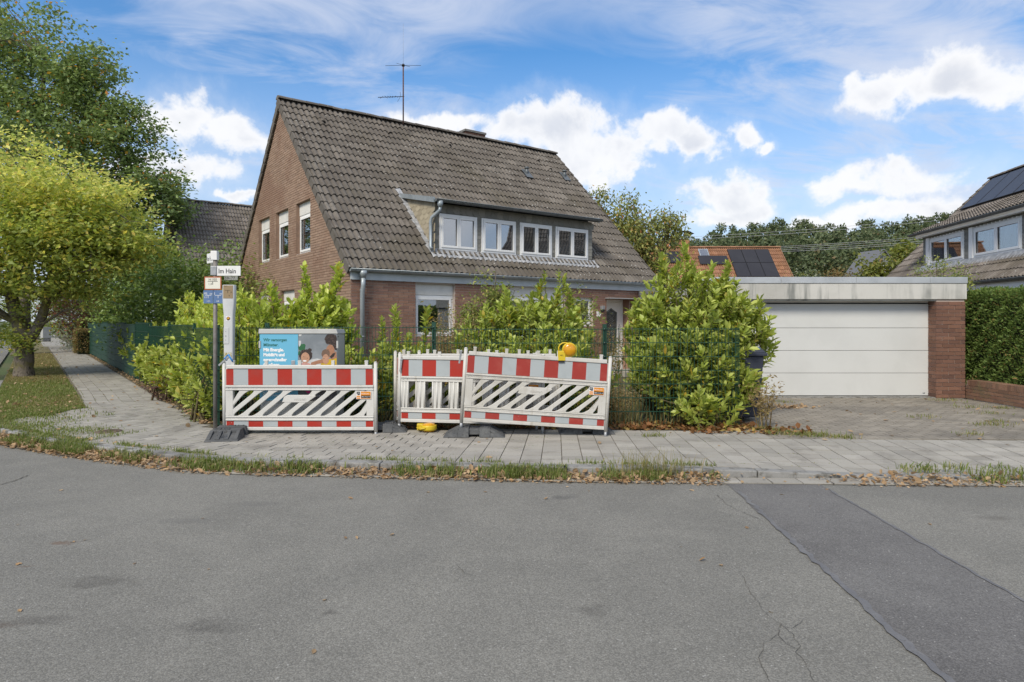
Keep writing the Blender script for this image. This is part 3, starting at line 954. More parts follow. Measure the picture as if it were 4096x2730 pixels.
# ------------------------------------------------------------------ windows
def ring_boxes(mb, x0, x1, z0, z1, w, y0, y1):
    mb.box(x0, x0 + w, y0, y1, z0, z1); mb.box(x1 - w, x1, y0, y1, z0, z1)
    mb.box(x0 + w, x1 - w, y0 + .001, y1, z0, z0 + w); mb.box(x0 + w, x1 - w, y0 + .001, y1, z1 - w, z1)
def window(root, loc, rz, w, h, sashes=1, box_h=0.0, sill=0.06, curtain=None, pane=None, fw=0.05, sw=0.055, back=None, m=None):
    m = m or M_WHITE
    mb = MB(); ring_boxes(mb, 0, w, 0, h, fw, 0, 0.075)
    win = mb.build('window', m, root, loc, (0, 0, rz), bevel=0.004)
    iw = (w - 2 * fw) / sashes
    for i in range(sashes):
        x0 = fw + i * iw; x1 = x0 + iw
        sb = MB(); ring_boxes(sb, x0 + .002, x1 - .002, fw + .002, h - fw - .002, sw, -0.018, 0.05)
        sb.build('sash', m, win, bevel=0.005)
        pb_ = MB(); pb_.box(x0 + sw - .004, x1 - sw + .004, 0.018, 0.026, fw + sw - .004, h - fw - sw + .004)
        pb_.build('pane', pane or M_PANE, win)
        gb_ = MB(); ring_boxes(gb_, x0 + sw - .003, x1 - sw + .003, fw + sw - .003, h - fw - sw + .003, 0.008, 0.006, 0.017)
        gb_.build('gasket', M_SEALR, win)
    if sill:
        MB().box(-0.04, w + 0.04, -sill - 0.03, 0.06, -0.035, -0.002).build('sill', m, win, bevel=0.004)
    if box_h:
        MB().box(0.0, w, -0.012, 0.07, h + 0.003, h + box_h).build('shutter_box', M_PANEL, win, bevel=0.004)
    if curtain:
        for (a, b, zlo) in curtain:
            V = []; n = 26
            for j, z in enumerate((zlo, h - fw)):
                for k in range(n):
                    V.append((a + (b - a) * k / (n - 1), 0.14 + 0.018 * math.sin(k * 1.9) + 0.008 * math.sin(k * 0.7), z))
            add('curtain', np_mesh('curtain', V, [(k, k + 1, n + k + 1, n + k) for k in range(n - 1)], M_CURT, True), win)
    # the room behind: back wall and sides, so that one looks into depth and not into a void
    d = 1.2 if back is None else back
    rb = MB()
    rb.add([(-.1, d, -.3), (w + .1, d, -.3), (w + .1, d, h + .3), (-.1, d, h + .3)], [(0, 1, 2, 3)])
    rb.add([(-.1, .11, -.3), (-.1, d, -.3), (-.1, d, h + .3), (-.1, .11, h + .3)], [(0, 1, 2, 3)])
    rb.add([(w + .1, .11, -.3), (w + .1, d, -.3), (w + .1, d, h + .3), (w + .1, .11, h + .3)], [(3, 2, 1, 0)])
    rb.add([(-.1, .11, h + .3), (w + .1, .11, h + .3), (w + .1, d, h + .3), (-.1, d, h + .3)], [(0, 1, 2, 3)])
    rb.add([(-.1, .11, -.3), (w + .1, .11, -.3), (w + .1, d, -.3), (-.1, d, -.3)], [(3, 2, 1, 0)])
    rb.build('room_wall', M_ROOM, win)
    return win

def shingle_mesh(name, m, w, h):
    mb = MB()
    c = w * 0.28
    poly = [(-w / 2, h), (-w / 2, c * .8), (-w / 2 + c, 0.012), (0, 0), (w / 2 - c, 0.012), (w / 2, c * .8), (w / 2, h)]
    V = [(x, -0.012 * (1 - z / h), z) for x, z in poly] + [(x, -0.012 * (1 - z / h) + 0.006, z) for x, z in poly]
    n = len(poly)
    mb.add(V, [tuple(range(n)), tuple(range(2 * n - 1, n - 1, -1))] + [((i + 1) % n, i, n + i, n + (i + 1) % n) for i in range(n)])
    return mb.mesh(name, m)

# ------------------------------------------------------------------ the brick house
HA = (-3.472, 14.0, 0.0)
HL, HW = 9.78, 9.72
EAVE, RIDGE = 2.74, 2.74 + HW / 2
P45 = math.radians(45)
house = empty('brick_house', HA, DA, 'steep-roofed red brick house number 59 with a long grey dormer, behind the green fence', 'house')

# front wall
FOPS = [(1.56, 2.61, 1.17, 2.40), (4.25, 6.10, 1.05, 2.45), (6.45, 7.15, 1.40, 2.20), (7.67, 8.62, 0.0, 2.17)]
mb = MB()
wall_mesh(0.0, HL, 0.0, 2.52, FOPS, 0.3, lambda a, b, za, zl, zr: mb.box(a, b, 0.0, 0.3, za, zl))
fw_ = mb.build('front_wall', M_MORT, house)
UB = unit_brick('brick', M_BRICK)
def fscore(q):
    u = (q[0] + q[1]) / 2
    if q[2] < 1.25 or q[3] > 2.48: return -1
    return 10 - u if u < 4 else (3 if 6.2 < u < 7.7 and q[2] > 1.4 else -1)
brickwork(brick_rects(0.0, HL, 0.0, 2.5, FOPS), lambda u, z, d: (u, -d, z), fw_, M_BRICK, fscore, 150, UB, 0, 1)
# gable wall
GOPS = [(2.51, 3.56, 3.26, 4.56), (4.21, 5.29, 3.26, 4.56), (5.91, 7.01, 3.26, 4.56), (3.70, 4.86, 1.05, 2.36), (6.0, 7.1, 1.05, 2.36)]
HS = 0.06   # roof build-up
def gtop(e): return min(EAVE + e, EAVE + HW - e) - HS
mb = MB()
def gput(a, b, za, zl, zr):
    V = [(0, a, za), (0, b, za), (.3, b, za), (.3, a, za), (0, a, zl), (0, b, zr), (.3, b, zr), (.3, a, zl)]
    mb.hexa(V)
wall_mesh(0.302, HW, 0.0, 0, GOPS, 0.3, gput, (gtop, HW / 2))
mb.hexa([(0.0, .003, 0), (0.0, .302, 0), (.0, .302, 0), (.0, .003, 0), (0, .003, 2.5), (0, .302, gtop(.302)), (.0, .302, gtop(.302)), (.0, .003, 2.5)])
gw_ = mb.build('gable_wall', M_MORT2, house)
UBG = unit_brick('brick', M_BRICKG)
def gspan(z): 
    k = max(0.0, z - EAVE + HS)
    return k, HW - k
brickwork(brick_rects(0.0, HW, 0.0, RIDGE - .2, GOPS, gspan), lambda u, z, d: (-d, u, z), gw_, M_BRICKG,
          lambda q: (10 - q[0]) if q[2] > 2.0 else -1, 150, UBG, -PI / 2, 2)
# remaining walls
mb = MB()
mb.box(0.31, HL, HW - 0.3, HW, 0, 2.6)
mb.add([(HL, 0.31, 0), (HL, HW - .31, 0), (HL, HW - .31, EAVE + .2), (HL, HW / 2, RIDGE - HS), (HL, .31, EAVE + .2), (HL - .3, 0.31, 0), (HL - .3, HW - .31, 0), (HL - .3, HW - .31, EAVE + .2), (HL - .3, HW / 2, RIDGE - HS), (HL - .3, .31, EAVE + .2)],
       [(0, 1, 2, 3, 4), (9, 8, 7, 6, 5), (0, 4, 9, 5), (1, 0, 5, 6), (2, 1, 6, 7), (3, 2, 7, 8), (4, 3, 8, 9)])
mb.build('rear_wall', M_BRICK, house)
# pale lime bloom on the corner is in the brick colour; windows
window(house, (1.56, 0.09, 1.17), 0, 1.05, 0.97, 1, 0.26, 0.06, curtain=None)
window(house, (4.25, 0.09, 1.05), 0, 1.85, 1.11, 2, 0.29, 0.06)
window(house, (6.45, 0.09, 1.40), 0, 0.70, 0.80, 1, 0, 0.06)
for (a, b, z0, z1) in GOPS[:3]:
    window(house, (0.09, b, z0), -PI / 2, b - a, z1 - z0 - 0.31, 1, 0.31, 0.06, curtain=[(0.10, (b - a) * 0.62, 0.06)])
for (a, b, z0, z1) in GOPS[3:]:
    window(house, (0.09, b, z0), -PI / 2, b - a, z1 - z0 - 0.28, 1, 0.28, 0.06)
# front door, set back in the wall
mb = MB(); ring_boxes(mb, 7.672, 8.618, 0.0, 2.165, 0.07, 0.26, 0.33)
dr = mb.build('door', M_WHITE, house, bevel=0.004)
mb = MB(); mb.box(7.744, 8.546, 0.275, 0.315, 0.02, 0.62); mb.box(7.744, 7.90, 0.275, 0.315, 0.62, 2.09); mb.box(8.39, 8.546, 0.275, 0.315, 0.62, 2.09)
mb.prism([(7.90, 1.80), (7.99, 1.83), (8.145, 1.92), (8.30, 1.83), (8.39, 1.80), (8.39, 2.09), (7.90, 2.09)], 0.275, 0.315)
mb.box(7.80, 8.49, 0.268, 0.275, 0.12, 0.55)
mb.build('leaf_panel', M_WHITE, dr, bevel=0.003)
mb = MB(); mb.box(7.90, 8.39, 0.292, 0.300, 0.62, 1.92); mb.build('glazing', mat('door_glass', (0.045, 0.055, 0.055), 0.12, noise=(14, (0.10, 0.11, 0.11), 0.5, 0.6), spec=0.6), dr)
mb = MB()
for k in range(9):
    z = 0.72 + k * 0.13
    for sx in (-1, 1):
        mb.tube([(8.145 + sx * 0.02, 0.289, z), (8.145 + sx * 0.11, 0.289, z + 0.05), (8.145 + sx * 0.02, 0.289, z + 0.11)], 0.006, 5)
mb.tube([(7.93, 0.289, 0.65), (7.93, 0.289, 1.80), (8.145, 0.289, 1.88), (8.36, 0.289, 1.80), (8.36, 0.289, 0.65)], 0.005, 5)
mb.build('lead_work', M_STEEL, dr)
MB().tube([(8.44, 0.235, 0.85), (8.44, 0.235, 1.45)], 0.013, 8).box(8.432, 8.448, 0.235, 0.275, 0.93, 0.95).box(8.432, 8.448, 0.235, 0.275, 1.36, 1.38).build('handle', M_STEEL, dr)
MB().box(7.60, 8.92, -0.22, 0.0, 2.175, 2.20).build('door_canopy', M_ALU, house)
mb = MB(); mb.box(7.672, 8.618, 0.0, 0.26, 2.167, 2.172); mb.box(8.6185, 8.63, 0.013, 0.259, 0, 2.165); mb.build('door_reveal', M_BRICK, house)
MB().box(7.5, 8.8, -0.9, -0.02, 0.0, 0.14).build('door_step', M_PAVER, house, bevel=0.01)
text('house_number', '59', 0.185, M_WHITE, house, (7.27, -0.016, 1.67), bold=0.010, extrude=0.008, sx=0.92)
lm = MB().box(7.415, 7.525, -0.10, -0.012, 1.86, 1.97).build('wall_lamp', M_STEEL, house, bevel=0.008)
MB().box(7.425, 7.515, -0.09, -0.02, 1.80, 1.858).build('lamp_glass', M_BLACKM, lm)
MB().box(8.80, 8.87, -0.035, -0.012, 1.38, 1.50).build('door_bell', M_STEEL, house)

# roof
roof = empty('roof'); roof.parent = house
TU = tile_unit('roof_tile', M_TILE)
def in_dormer(t, e): return 2.40 < t < 7.45 and 0.52 < e < 2.02
SL = math.hypot(HW / 2 + 0.10, HW / 2 + 0.10)
tile_roof(roof, TU, -0.07, HL + 0.07, -0.10, EAVE - 0.10, P45, SL, lambda t, e, z: 12 - t - e, 300, in_dormer, 1, jig=2.0)
tile_roof(roof, TU, -0.07, HL + 0.07, HW + 0.10, EAVE - 0.10, P45, SL, lambda t, e, z: -1, 0, None, 2, True, bulk='rear_roof_tiling')
ridge_caps(roof, -0.10, HL + 0.10, HW / 2, RIDGE + 0.055, M_TILE, 26, 0.13)
mb = MB()   # boarding under the tiles
for sgn in (0, 1):
    e_a = 0.0 if sgn == 0 else HW
    q = []
    if sgn == 0:
        for (ta, tb, ea, eb) in ((-0.0, HL, -.06, .5), (0, 2.30, .5, HW / 2), (7.53, HL, .5, HW / 2), (2.30, 7.53, 2.05, HW / 2)):
            mb.add([(ta, ea, EAVE + ea - .012), (tb, ea, EAVE + ea - .012), (tb, eb, EAVE + eb - .012), (ta, eb, EAVE + eb - .012)], [(0, 1, 2, 3)])
    else:
        mb.add([(0, HW + .06, EAVE - .072), (HL, HW + .06, EAVE - .072), (HL, HW / 2, RIDGE - .012), (0, HW / 2, RIDGE - .012)], [(3, 2, 1, 0)])
mb.build('boarding', M_BLACKM, roof)
# verge tiles: one lipped piece for every course
vm = MB(); cL = SL / round(SL / 0.335)
vm.hexa([(-.035, -.02, -.10), (.012, -.02, -.10), (.012, cL + .02, -.13), (-.035, cL + .02, -.13), (-.035, -.02, .085), (.012, -.02, .085), (.012, cL + .02, .052), (-.035, cL + .02, .052)])
VT = vm.mesh('verge_tile', M_TILE)
for k in range(int(round(SL / 0.335))):
    s = k * cL * math.cos(P45)
    for (t, flip) in ((-0.075, 0), (HL + 0.10, 0)):
        add('verge_tile', VT, roof, (t, -0.10 + s, EAVE - 0.10 + s), (P45, 0, 0))
    o = add('verge_tile', VT, roof); o.matrix_basis = Matrix.Translation((-0.065, HW + 0.10 - s, EAVE - 0.10 + s)) @ Matrix.Rotation(PI, 4, 'Z') @ Matrix.Rotation(P45, 4, 'X')
# ventilation tiles and soil pipes
for (t, e) in ((0.95, 4.25), (3.0, 4.3), (5.0, 4.25), (6.9, 4.25), (8.6, 4.3), (8.9, 4.0)):
    mb = MB(); K = 7
    V = []
    for (y, rr) in ((0, .075), (.24, .02)):
        V += [(rr * math.cos(PI * k / (K - 1)), y, .04 + (rr if y == 0 else .02) * math.sin(PI * k / (K - 1))) for k in range(K)]
    mb.add(V, [(k, k + 1, K + k + 1, K + k) for k in range(K - 1)])
    mb.build('vent_tile', M_TILE, roof, (t, e, EAVE + e), (P45, 0, 0))
for (px_, py_) in ((2107, 672), (2258, 697)):
    r_ = (px_ - CX) / F
    e_ = 3.55 if px_ < 2200 else 3.72
    t_ = (14 * r_ + 3.472 + e_ * (.595 + .804 * r_)) / (.804 - .595 * r_)
    mb = MB().tube([(0, 0, -.02), (0, 0, .20)], 0.055, 10).lathe([(.085, .20), (.085, .225), (.02, .26)], 12)
    mb.add([(-.14, -.20, -.13), (.14, -.20, -.13), (.14, .12, .19), (-.14, .12, .19)], [(0, 1, 2, 3)])
    mb.build('soil_pipe', M_ZINCD, roof, (t_, e_, EAVE + e_ + .06))
# chimney just behind the ridge
ch = MB().box(6.1, 6.85, 5.0, 5.55, RIDGE - .9, RIDGE + .26).build('chimney', M_BRICKD, roof)
MB().box(6.05, 6.9, 4.95, 5.6, RIDGE + .262, RIDGE + .33).build('chimney_cap', M_KERB, ch)
mb = MB()
for k in range(4):
    z = RIDGE + .005 + k * .0625
    for j in range(4):
        a = 6.1 + j * .225 + (.1 if k % 2 else 0)
        mb.box(a + .005, min(a + .22, 6.85), 4.985, 5.0, z + .004, z + .058)
mb.build('brick_course', M_BRICKD, ch)
# gutter, fascia, downpipe
MB().box(-0.02, HL + 0.04, -0.055, -0.013, 2.43, 2.70).build('fascia', mat('zinc_fascia', (0.50, 0.535, 0.55), 0.5, noise=[(2, (0.43, 0.47, 0.485), 0.4, 0.65)], metal=0.1, spec=0.4), house)
gut_ = gutter(house, 'gutter', -0.08, HL + 0.06, -0.150, EAVE - 0.085, M_ZINC, 0.062, 1.0)
dp = MB()
dp.lathe([(0.085, -.0), (0.085, -.06), (0.05, -.16)], 14, (0.22, -0.150, EAVE - 0.12))
dp.tube([(0.22, -0.150, EAVE - .26), (0.22, -0.15, 2.3), (0.22, -0.10, 2.15), (0.22, -0.10, 0.0)], 0.05, 12)
for z in (1.2, 2.2): dp.lathe([(0.056, -.015), (0.056, .015)], 12, (0.22, -0.10, z))
dp.build('downpipe', M_ZINC, house)

# dormer
E0, TL, TR = 0.472, 2.28, 7.55
DZB, DZT = EAVE + E0, 4.40
dorm = empty('dormer'); dorm.parent = house
mb = MB()
DW = [(2.448, 3.548), (3.685, 4.775), (4.917, 6.018), (6.153, 7.376)]
WZ0, WZ1 = DZB + .07, 4.16
dops = [(a, b, WZ0, WZ1) for a, b in DW]
wall_mesh(TL, TR, DZB - .1, DZT, dops, .1, lambda a, b, za, zl, zr: mb.box(a, b, E0, E0 + 0.12, za, zl))
def droof(e): return 4.47 + (e - 0.25) * 0.205
EJ = (4.47 - 0.25 * 0.205 - EAVE) / (1 - 0.205)      # where the dormer roof runs into the main slope
for t in (TL, TR - .1):
    mb.add([(t, E0 + .121, DZB), (t, EJ, EAVE + EJ - .03), (t, E0 + .121, DZT), (t + .1, E0 + .121, DZB), (t + .1, EJ, EAVE + EJ - .03), (t + .1, E0 + .121, DZT)], [(0, 2, 1), (3, 4, 5), (0, 1, 4, 3), (1, 2, 5, 4), (2, 0, 3, 5)])
mb.build('dormer_wall', M_SHG, dorm)
for i, (a, b) in enumerate(DW):
    wn = window(house, (a, E0 - .035, WZ0), 0, b - a, WZ1 - WZ0, 2, 0, 0.0, pane=M_PANEB if i < 2 else M_PANE, fw=.05, sw=.055, back=1.0)
    if i < 2:   # privacy film: pale screens close behind the glass
        pass
    else:
        bl = MB()
        for k in range(12):
            z = 0.12 + k * 0.026
            bl.box(0.1, b - a - .1, 0.10, 0.118, z, z + 0.011)
        if i == 3: bl.build('blind', M_BLIND, wn)
# shingles: tan on the cheek, grey on the front
SHT = shingle_mesh('shingle', M_SHT, 0.215, 0.24); SHG = shingle_mesh('shingle', M_SHG, 0.135, 0.20)
k = 0; z = DZB - .05
while z < 4.75:
    e = E0 - .02 + (0.107 if k % 2 else 0)
    while e < EJ:
        ztop = droof(e); zbot = EAVE + e
        if z + .10 > zbot - .02 and z + .20 < ztop:
            add('shingle', SHT, dorm, (TL - .008, e, z), (0, 0, -PI / 2))
        e += 0.215
    z += 0.125; k += 1
mb = MB(); mb.box(TL - .004, TL + .01, E0 - .03, E0 + .10, DZB, DZT); mb.build('corner_strip', M_ZINC, dorm)
cols_ = [(TL + .02, DW[0][0])] + [(DW[i][1], DW[i + 1][0]) for i in range(3)] + [(DW[3][1], TR)]
for (a, b) in cols_:
    z = DZB; 
    while z < 4.18:
        add('shingle', SHG, dorm, ((a + b) / 2, E0 - .006, z), (0, 0, 0), ((b - a) / .135 * 1.0, 1, 0.62))
        z += 0.10
t = TL + .08
while t < TR:
    add('shingle', SHG, dorm, (t, E0 - .010, 4.17), (0, 0.25, 0), (1.5, 1, 1.0))
    t += 0.19
# dormer roof, gutter, downpipe, flashings
mb = MB()
ea, eb = 0.22, EJ + .12
mb.hexa([(TL - .08, ea, droof(ea) - .06), (TR + .04, ea, droof(ea) - .06), (TR + .04, eb, droof(eb) - .06), (TL - .08, eb, droof(eb) - .06),
         (TL - .08, ea, droof(ea)), (TR + .04, ea, droof(ea)), (TR + .04, eb, droof(eb)), (TL - .08, eb, droof(eb))])
mb.build('dormer_roof', M_FELT, dorm)
mb = MB()
for t in (TL - .12, TR + .043):
    mb.hexa([(t, ea, droof(ea) - .10), (t + .037, ea, droof(ea) - .10), (t + .037, eb, droof(eb) - .08), (t, eb, droof(eb) - .08), (t, ea, droof(ea) + .03), (t + .037, ea, droof(ea) + .03), (t + .037, eb, droof(eb) + .03), (t, eb, droof(eb) + .03)])
mb.build('edge_trim', M_ZINC, dorm)
gutter(dorm, 'dormer_gutter', TL - .10, TR + .08, 0.15, 4.44, M_ZINCD, 0.065, 0.75)
mb = MB().lathe([(.07, 0), (.07, -.08), (.04, -.16)], 12, (TL + .02, .15, 4.40)).tube([(TL + .02, .15, 4.25), (TL + .02, .17, 4.18), (TL - .09, .36, 4.02), (TL - .10, .40, 3.92), (TL - .10, .40, 3.33), (TL - .10, .34, 3.26)], 0.04, 10)
mb.build('dormer_downpipe', M_ZINC, dorm)
mb = MB()
nseg = 7
for k in range(nseg):   # stepped side flashing up the cheek
    ea_ = E0 - .1 + (EJ - E0 + .15) * k / nseg; eb_ = E0 - .1 + (EJ - E0 + .15) * (k + 1) / nseg + .02
    mb.hexa([(TL - .16, ea_, EAVE + ea_ + .075), (TL - .012, ea_, EAVE + ea_ + .075), (TL - .012, eb_, EAVE + eb_ + .062), (TL - .16, eb_, EAVE + eb_ + .062),
             (TL - .16, ea_, EAVE + ea_ + .088), (TL - .012, ea_, EAVE + ea_ + .12), (TL - .012, eb_, EAVE + eb_ + .107), (TL - .16, eb_, EAVE + eb_ + .075)])
mb.build('side_flashing', M_LEAD, dorm)
V = []; n = 150     # lead apron dressed over the tiles below the windows
for j, (e_, dz) in enumerate(((E0 - .004, .10), (E0 - .05, .075), (E0 - .21, .058))):
    for k in range(n):
        t = TL - .1 + (TR - TL + .2) * k / (n - 1)
        wv = (abs(math.sin(PI * (t + .07) / .15)) ** .8) * .03 * (0.3 if j == 1 else (1 if j == 2 else 0))
        V.append((t, e_ + random.uniform(-.008, .008) * (j == 2), EAVE + e_ + dz + wv))
Fs = [(j * n + k, j * n + k + 1, (j + 1) * n + k + 1, (j + 1) * n + k) for j in range(2) for k in range(n - 1)]
add('apron_flashing', np_mesh('apron_flashing', V, Fs, M_LEAD), dorm)

# aerial on the ridge
ant = empty('roof_aerial', (house.matrix_basis @ Vector((0, 0, 0))), 0, 'rusty television aerial mast standing on the roof ridge', 'aerial')
bx, by, bz = at(1613, 505, 19.55)
ant.location = (bx, by, RIDGE - .15)
zt = at(1613, 262, 19.55)[2] - (RIDGE - .15)
MB().tube([(0, 0, 0), (0, 0, zt)], 0.020, 8).build('mast', M_RUST, ant)
mb = MB().lathe([(.045, zt - .03), (.045, zt + .02), (.01, zt + .05)], 10)
mb.build('hub', M_BLACKM, ant)
for (dx_, dy_, dz_) in ((.50, .25, .09), (-.50, -.2, -.09), (-.28, .45, .24), (.27, -.45, -.22)):
    MB().tube([(0, 0, zt), (dx_, dy_, zt + dz_)], 0.006, 5).build('dipole_rod', M_BLACKM, ant)
MB().tube([(0, 0, zt), (0, 0, zt + 1.25)], 0.0028, 4).build('whip', M_STEEL, ant)
zy = zt - 0.94
MB().tube([(.03, 0, zy), (-.74, -.1, zy - .06)], 0.010, 6).build('boom', M_BLACKM, ant)
for k, (x, h) in enumerate(((-.08, .22), (-.20, .05), (-.28, .06), (-.35, .05), (-.42, .05), (-.50, .04), (-.63, .11))):
    yy = -.1 * (-x / .74); z0_ = zy + x * .08
    MB().tube([(x - .05 * (k == 0), yy - .22, z0_ - h), (x, yy, z0_), (x - .05 * (k == 0), yy + .22, z0_ + h)], 0.0055, 5).build('element', M_BLACKM, ant)
# ------------------------------------------------------------------ garage
GY, GX0, GX1 = 12.95, 3.78, 9.05
GZ = 2.41
gar = empty('garage', (0, 0, 0), 0, 'flat-roofed double garage with a wide white sectional door and brick pillar', 'garage')
def gfr(x, y, z): return (x, y, z)
mb = MB().box(GX0 + .05, GX0 + .29, GY + .05, 19.5, 0, 1.97).box(GX0 + .291, GX1 - .03, 19.2, 19.45, 0, 1.97).box(GX1 - .27, GX1 - .03, GY + .75, 19.19, 0, 1.97)
mb.build('wall', M_RENDER, gar)
# brick pillar at the right of the door
PIL0, PIL1 = 8.45, 9.03
pl = MB().box(PIL0 + .012, PIL1 - .012, GY + .012, GY + .6, 0, 1.967).build('pillar', mat('mortar_pillar', (.42, .35, .30), .95), gar)
ub = unit_brick('brick', M_BRICKD)
old = (BH, BL)
BH, BL = 0.077, 0.25
ubp = unit_brick('brick', M_BRICKD, BL - .01, BH - .01)
brickwork(brick_rects(PIL0, PIL1, 0.0, 1.965, []), lambda u, z, d: (u, GY + .012 - d, z), pl, M_BRICKD, lambda q: 1.0, 60, ubp, 0, 5, 0.012)
brickwork(brick_rects(GY + .012, GY + .6, 0.0, 1.965, []), lambda u, z, d: (PIL0 + .012 - d, u, z), pl, M_BRICKD, lambda q: -1.0, 0, ubp, 0, 6, 0.012, bulk='reveal_brickwork')
BH, BL = old
# door: four sections
gd = MB()
DX0, DX1, DYF = 4.05, 8.52, GY + 0.25
gd.box(DX0 - .07, DX0, DYF - .02, DYF + .08, 0, 1.93).box(DX1 - .012, PIL0 + .20, DYF - .02, DYF + .08, 0, 1.93)
door = gd.build('garage_door', M_WHITE, gar)
MB().box(DX0, DX1 - .012, DYF + .02, DYF + .08, 1.8875, 1.91).build('head_gap', M_BLACKM, door)
MB().box(DX0, DX1 - .012, DYF + .005, DYF + .08, 1.911, 1.939).build('head_frame', M_WHITE, door)
zs = [0.02, 0.478, 0.936, 1.394, 1.885]
for a, b in zip(zs, zs[1:]):
    MB().box(DX0 + .004, DX1 - .016, DYF, DYF + .045, a + .0035, b - .0035).build('door_section', M_DOOR, door, bevel=0.004)
MB().box(DX0, DX1, DYF + .05, DYF + .07, 0, 1.9).build('door_backing', M_BLACKM, door)
MB().box(DX0 + .004, DX1 - .016, DYF - .004, DYF + .03, 0.0, 0.02).build('bottom_seal', M_SEALR, door)
MB().lathe([(.028, 0), (.028, .004)], 14, (0, 0, 0), 'y').build('maker_badge', M_STEEL, door, (DX1 - .16, DYF - .005, 0.075)).scale = (1, 1, .4)
MB().box(PIL0 - .012, DX1 + .05, DYF + .0805, DYF + .16, 0, 1.95).build('door_jamb', M_TIMB, gar)
MB().box(GX0 + .05, PIL0 + .01, GY + .02, DYF + .03, 1.9395, 1.967).build('soffit_board', M_CONC, gar)
MB().box(GX0 + .05, GX0 + .29, GY + .02, GY + .049, 0, 1.93).build('front_pier', M_RENDER, gar)
MB().box(DX0 - .3, PIL0, GY + .02, DYF + .05, -.05, 0.012).build('threshold', M_KERB, gar)
# roof slab with stained concrete fascia and metal cap
MB().box(GX0, GX1, GY - .02, 19.6, 1.968, 2.284).build('fascia', M_CONC, gar, bevel=0.006)
xs = [GX0 - .02, 5.35, 6.85, 8.32, GX1 + .01]
for a, b in zip(xs, xs[1:]):
    MB().box(a + .0015, b - .0015, GY - .035, GY + .10, 2.286, GZ).build('roof_trim', M_ALU, gar, bevel=0.005)
ys = [GY + .10, 15.2, 17.4, 19.6]
for a, b in zip(ys, ys[1:]):
    MB().box(GX0 - .02, GX0 + .10, a + .0015, b - .0015, 2.286, GZ - .001).build('roof_trim', M_ALU, gar, bevel=0.005)
    MB().box(GX1 - .09, GX1 + .01, a + .0015, b - .0015, 2.286, GZ - .001).build('roof_trim', M_ALU, gar, bevel=0.005)
MB().box(GX0 + .101, GX1 - .091, GY + .101, 19.6, 2.286, 2.33).build('roof', M_FELT, gar)

# low brick wall along the drive
gwall = empty('garden_wall', (0, 0, 0), 0, 'low brown brick garden wall with soldier coping along the drive', 'wall')
WX = 9.03
WY0, WY1 = 8.2, 12.93
mb = MB().box(WX + .012, WX + .24, WY0, WY1, -.05, 0.262); core = mb.build('wall_core', M_MORT, gwall)
old = (BH, BL)
BH, BL = 0.0655, 0.25
ubw = unit_brick('brick', M_BRICKW, BL - .01, BH - .01)
brickwork(brick_rects(WY0, WY1, 0.0, 0.262, []), lambda u, z, d: (WX + .012 - d, u, z), core, M_BRICKW, lambda q: 1.0, 80, ubw, -PI / 2, 7, 0.014)
BH, BL = old
cb = MB().box(-.033, .033, 0, .25, 0, .105).mesh('coping_brick', M_BRICKW)
y = WY0
while y < WY1 - .05:
    add('coping_brick', cb, gwall, (WX - .002 + random.uniform(-.003, .003), y + .036, .264 + random.uniform(-.003, .003)), (0, 0, -PI / 2))
    y += .0745
MB().box(WX + .02, WX + .235, WY0, WY1, .2625, .345).build('coping_mortar', M_MORT, gwall)
sheet('raised_bed', [(WX + .2, 8.0), (14, 8.0), (14, 14.5), (WX + .2, 14.5)], 0.24, M_SOIL)

# ------------------------------------------------------------------ house up the side street (grey tiled roof)
nb = FC * 0
NA = Vector((HA[0], HA[1], 0)) + D2 * 18.0
nh = empty('neighbour_house', NA, DA, 'brick house with a grey pantile roof behind the tall trees up the side street', 'house')
mb = MB()
mb.add([(0, 0, 0), (0, HW, 0), (0, HW, EAVE - .1), (0, HW / 2, RIDGE - .1), (0, 0, EAVE - .1), (HL, 0, 0), (HL, HW, 0), (HL, HW, EAVE - .1), (HL, HW / 2, RIDGE - .1), (HL, 0, EAVE - .1)],
       [(4, 3, 2, 1, 0), (5, 6, 7, 8, 9), (0, 5, 9, 4), (6, 1, 2, 7)])
nwl = mb.build('wall', M_MORT2, nh)
brickwork(brick_rects(0.0, HW, 0.0, RIDGE - .3, [], gspan), lambda u, z, d: (-d, u, z), nwl, M_BRICKG, lambda q: -1, 0, UBG, -PI / 2, 12)
brickwork(brick_rects(0.0, HL, 0.0, EAVE - .15, []), lambda u, z, d: (u, -d, z), nwl, M_BRICK, lambda q: -1, 0, UB, 0, 13, bulk='front_brickwork')
nr_ = empty('roof'); nr_.parent = nh
TU2 = tile_unit('roof_tile', M_TILE2)
def nscore(t, e, z):
    p = NA + D1 * t + D2 * e
    u = CX + F * p.x / p.y
    return 30 - e if 640 < u < 1040 else -1
tile_roof(nr_, TU2, -0.07, HL + 0.07, -0.12, EAVE - 0.12, P45, SL, nscore, 300, None, 21)
ridge_caps(nr_, -0.10, HL + 0.10, HW / 2, RIDGE + 0.055, M_TILE2, 26, 0.13)
MB().add([(-.05, HW + .1, EAVE - .1), (HL + .05, HW + .1, EAVE - .1), (HL + .05, HW / 2, RIDGE), (-.05, HW / 2, RIDGE)], [(3, 2, 1, 0)]).build('rear_slope', M_TILE2, nr_)
gutter(nh, 'gutter', -.05, HL + .05, -.19, EAVE - .14, M_ZINC, .07, 1.0)

# ------------------------------------------------------------------ house beyond the garage with solar panels over a long dormer
# local frame: x runs towards the street, y away from the drive, so its eaves side faces the drive
RE = Vector((14.2, 25.4, 0)); RU = Vector((-.128, -.992, 0)).normalized()
rh = empty('solar_house', RE, math.atan2(RU.y, RU.x), 'house with white dormer windows and black solar panels behind the clipped hedge', 'house')
RLn, RWd = 13.0, 8.4
RE0, RER = 2.75, 2.75 + RWd / 2
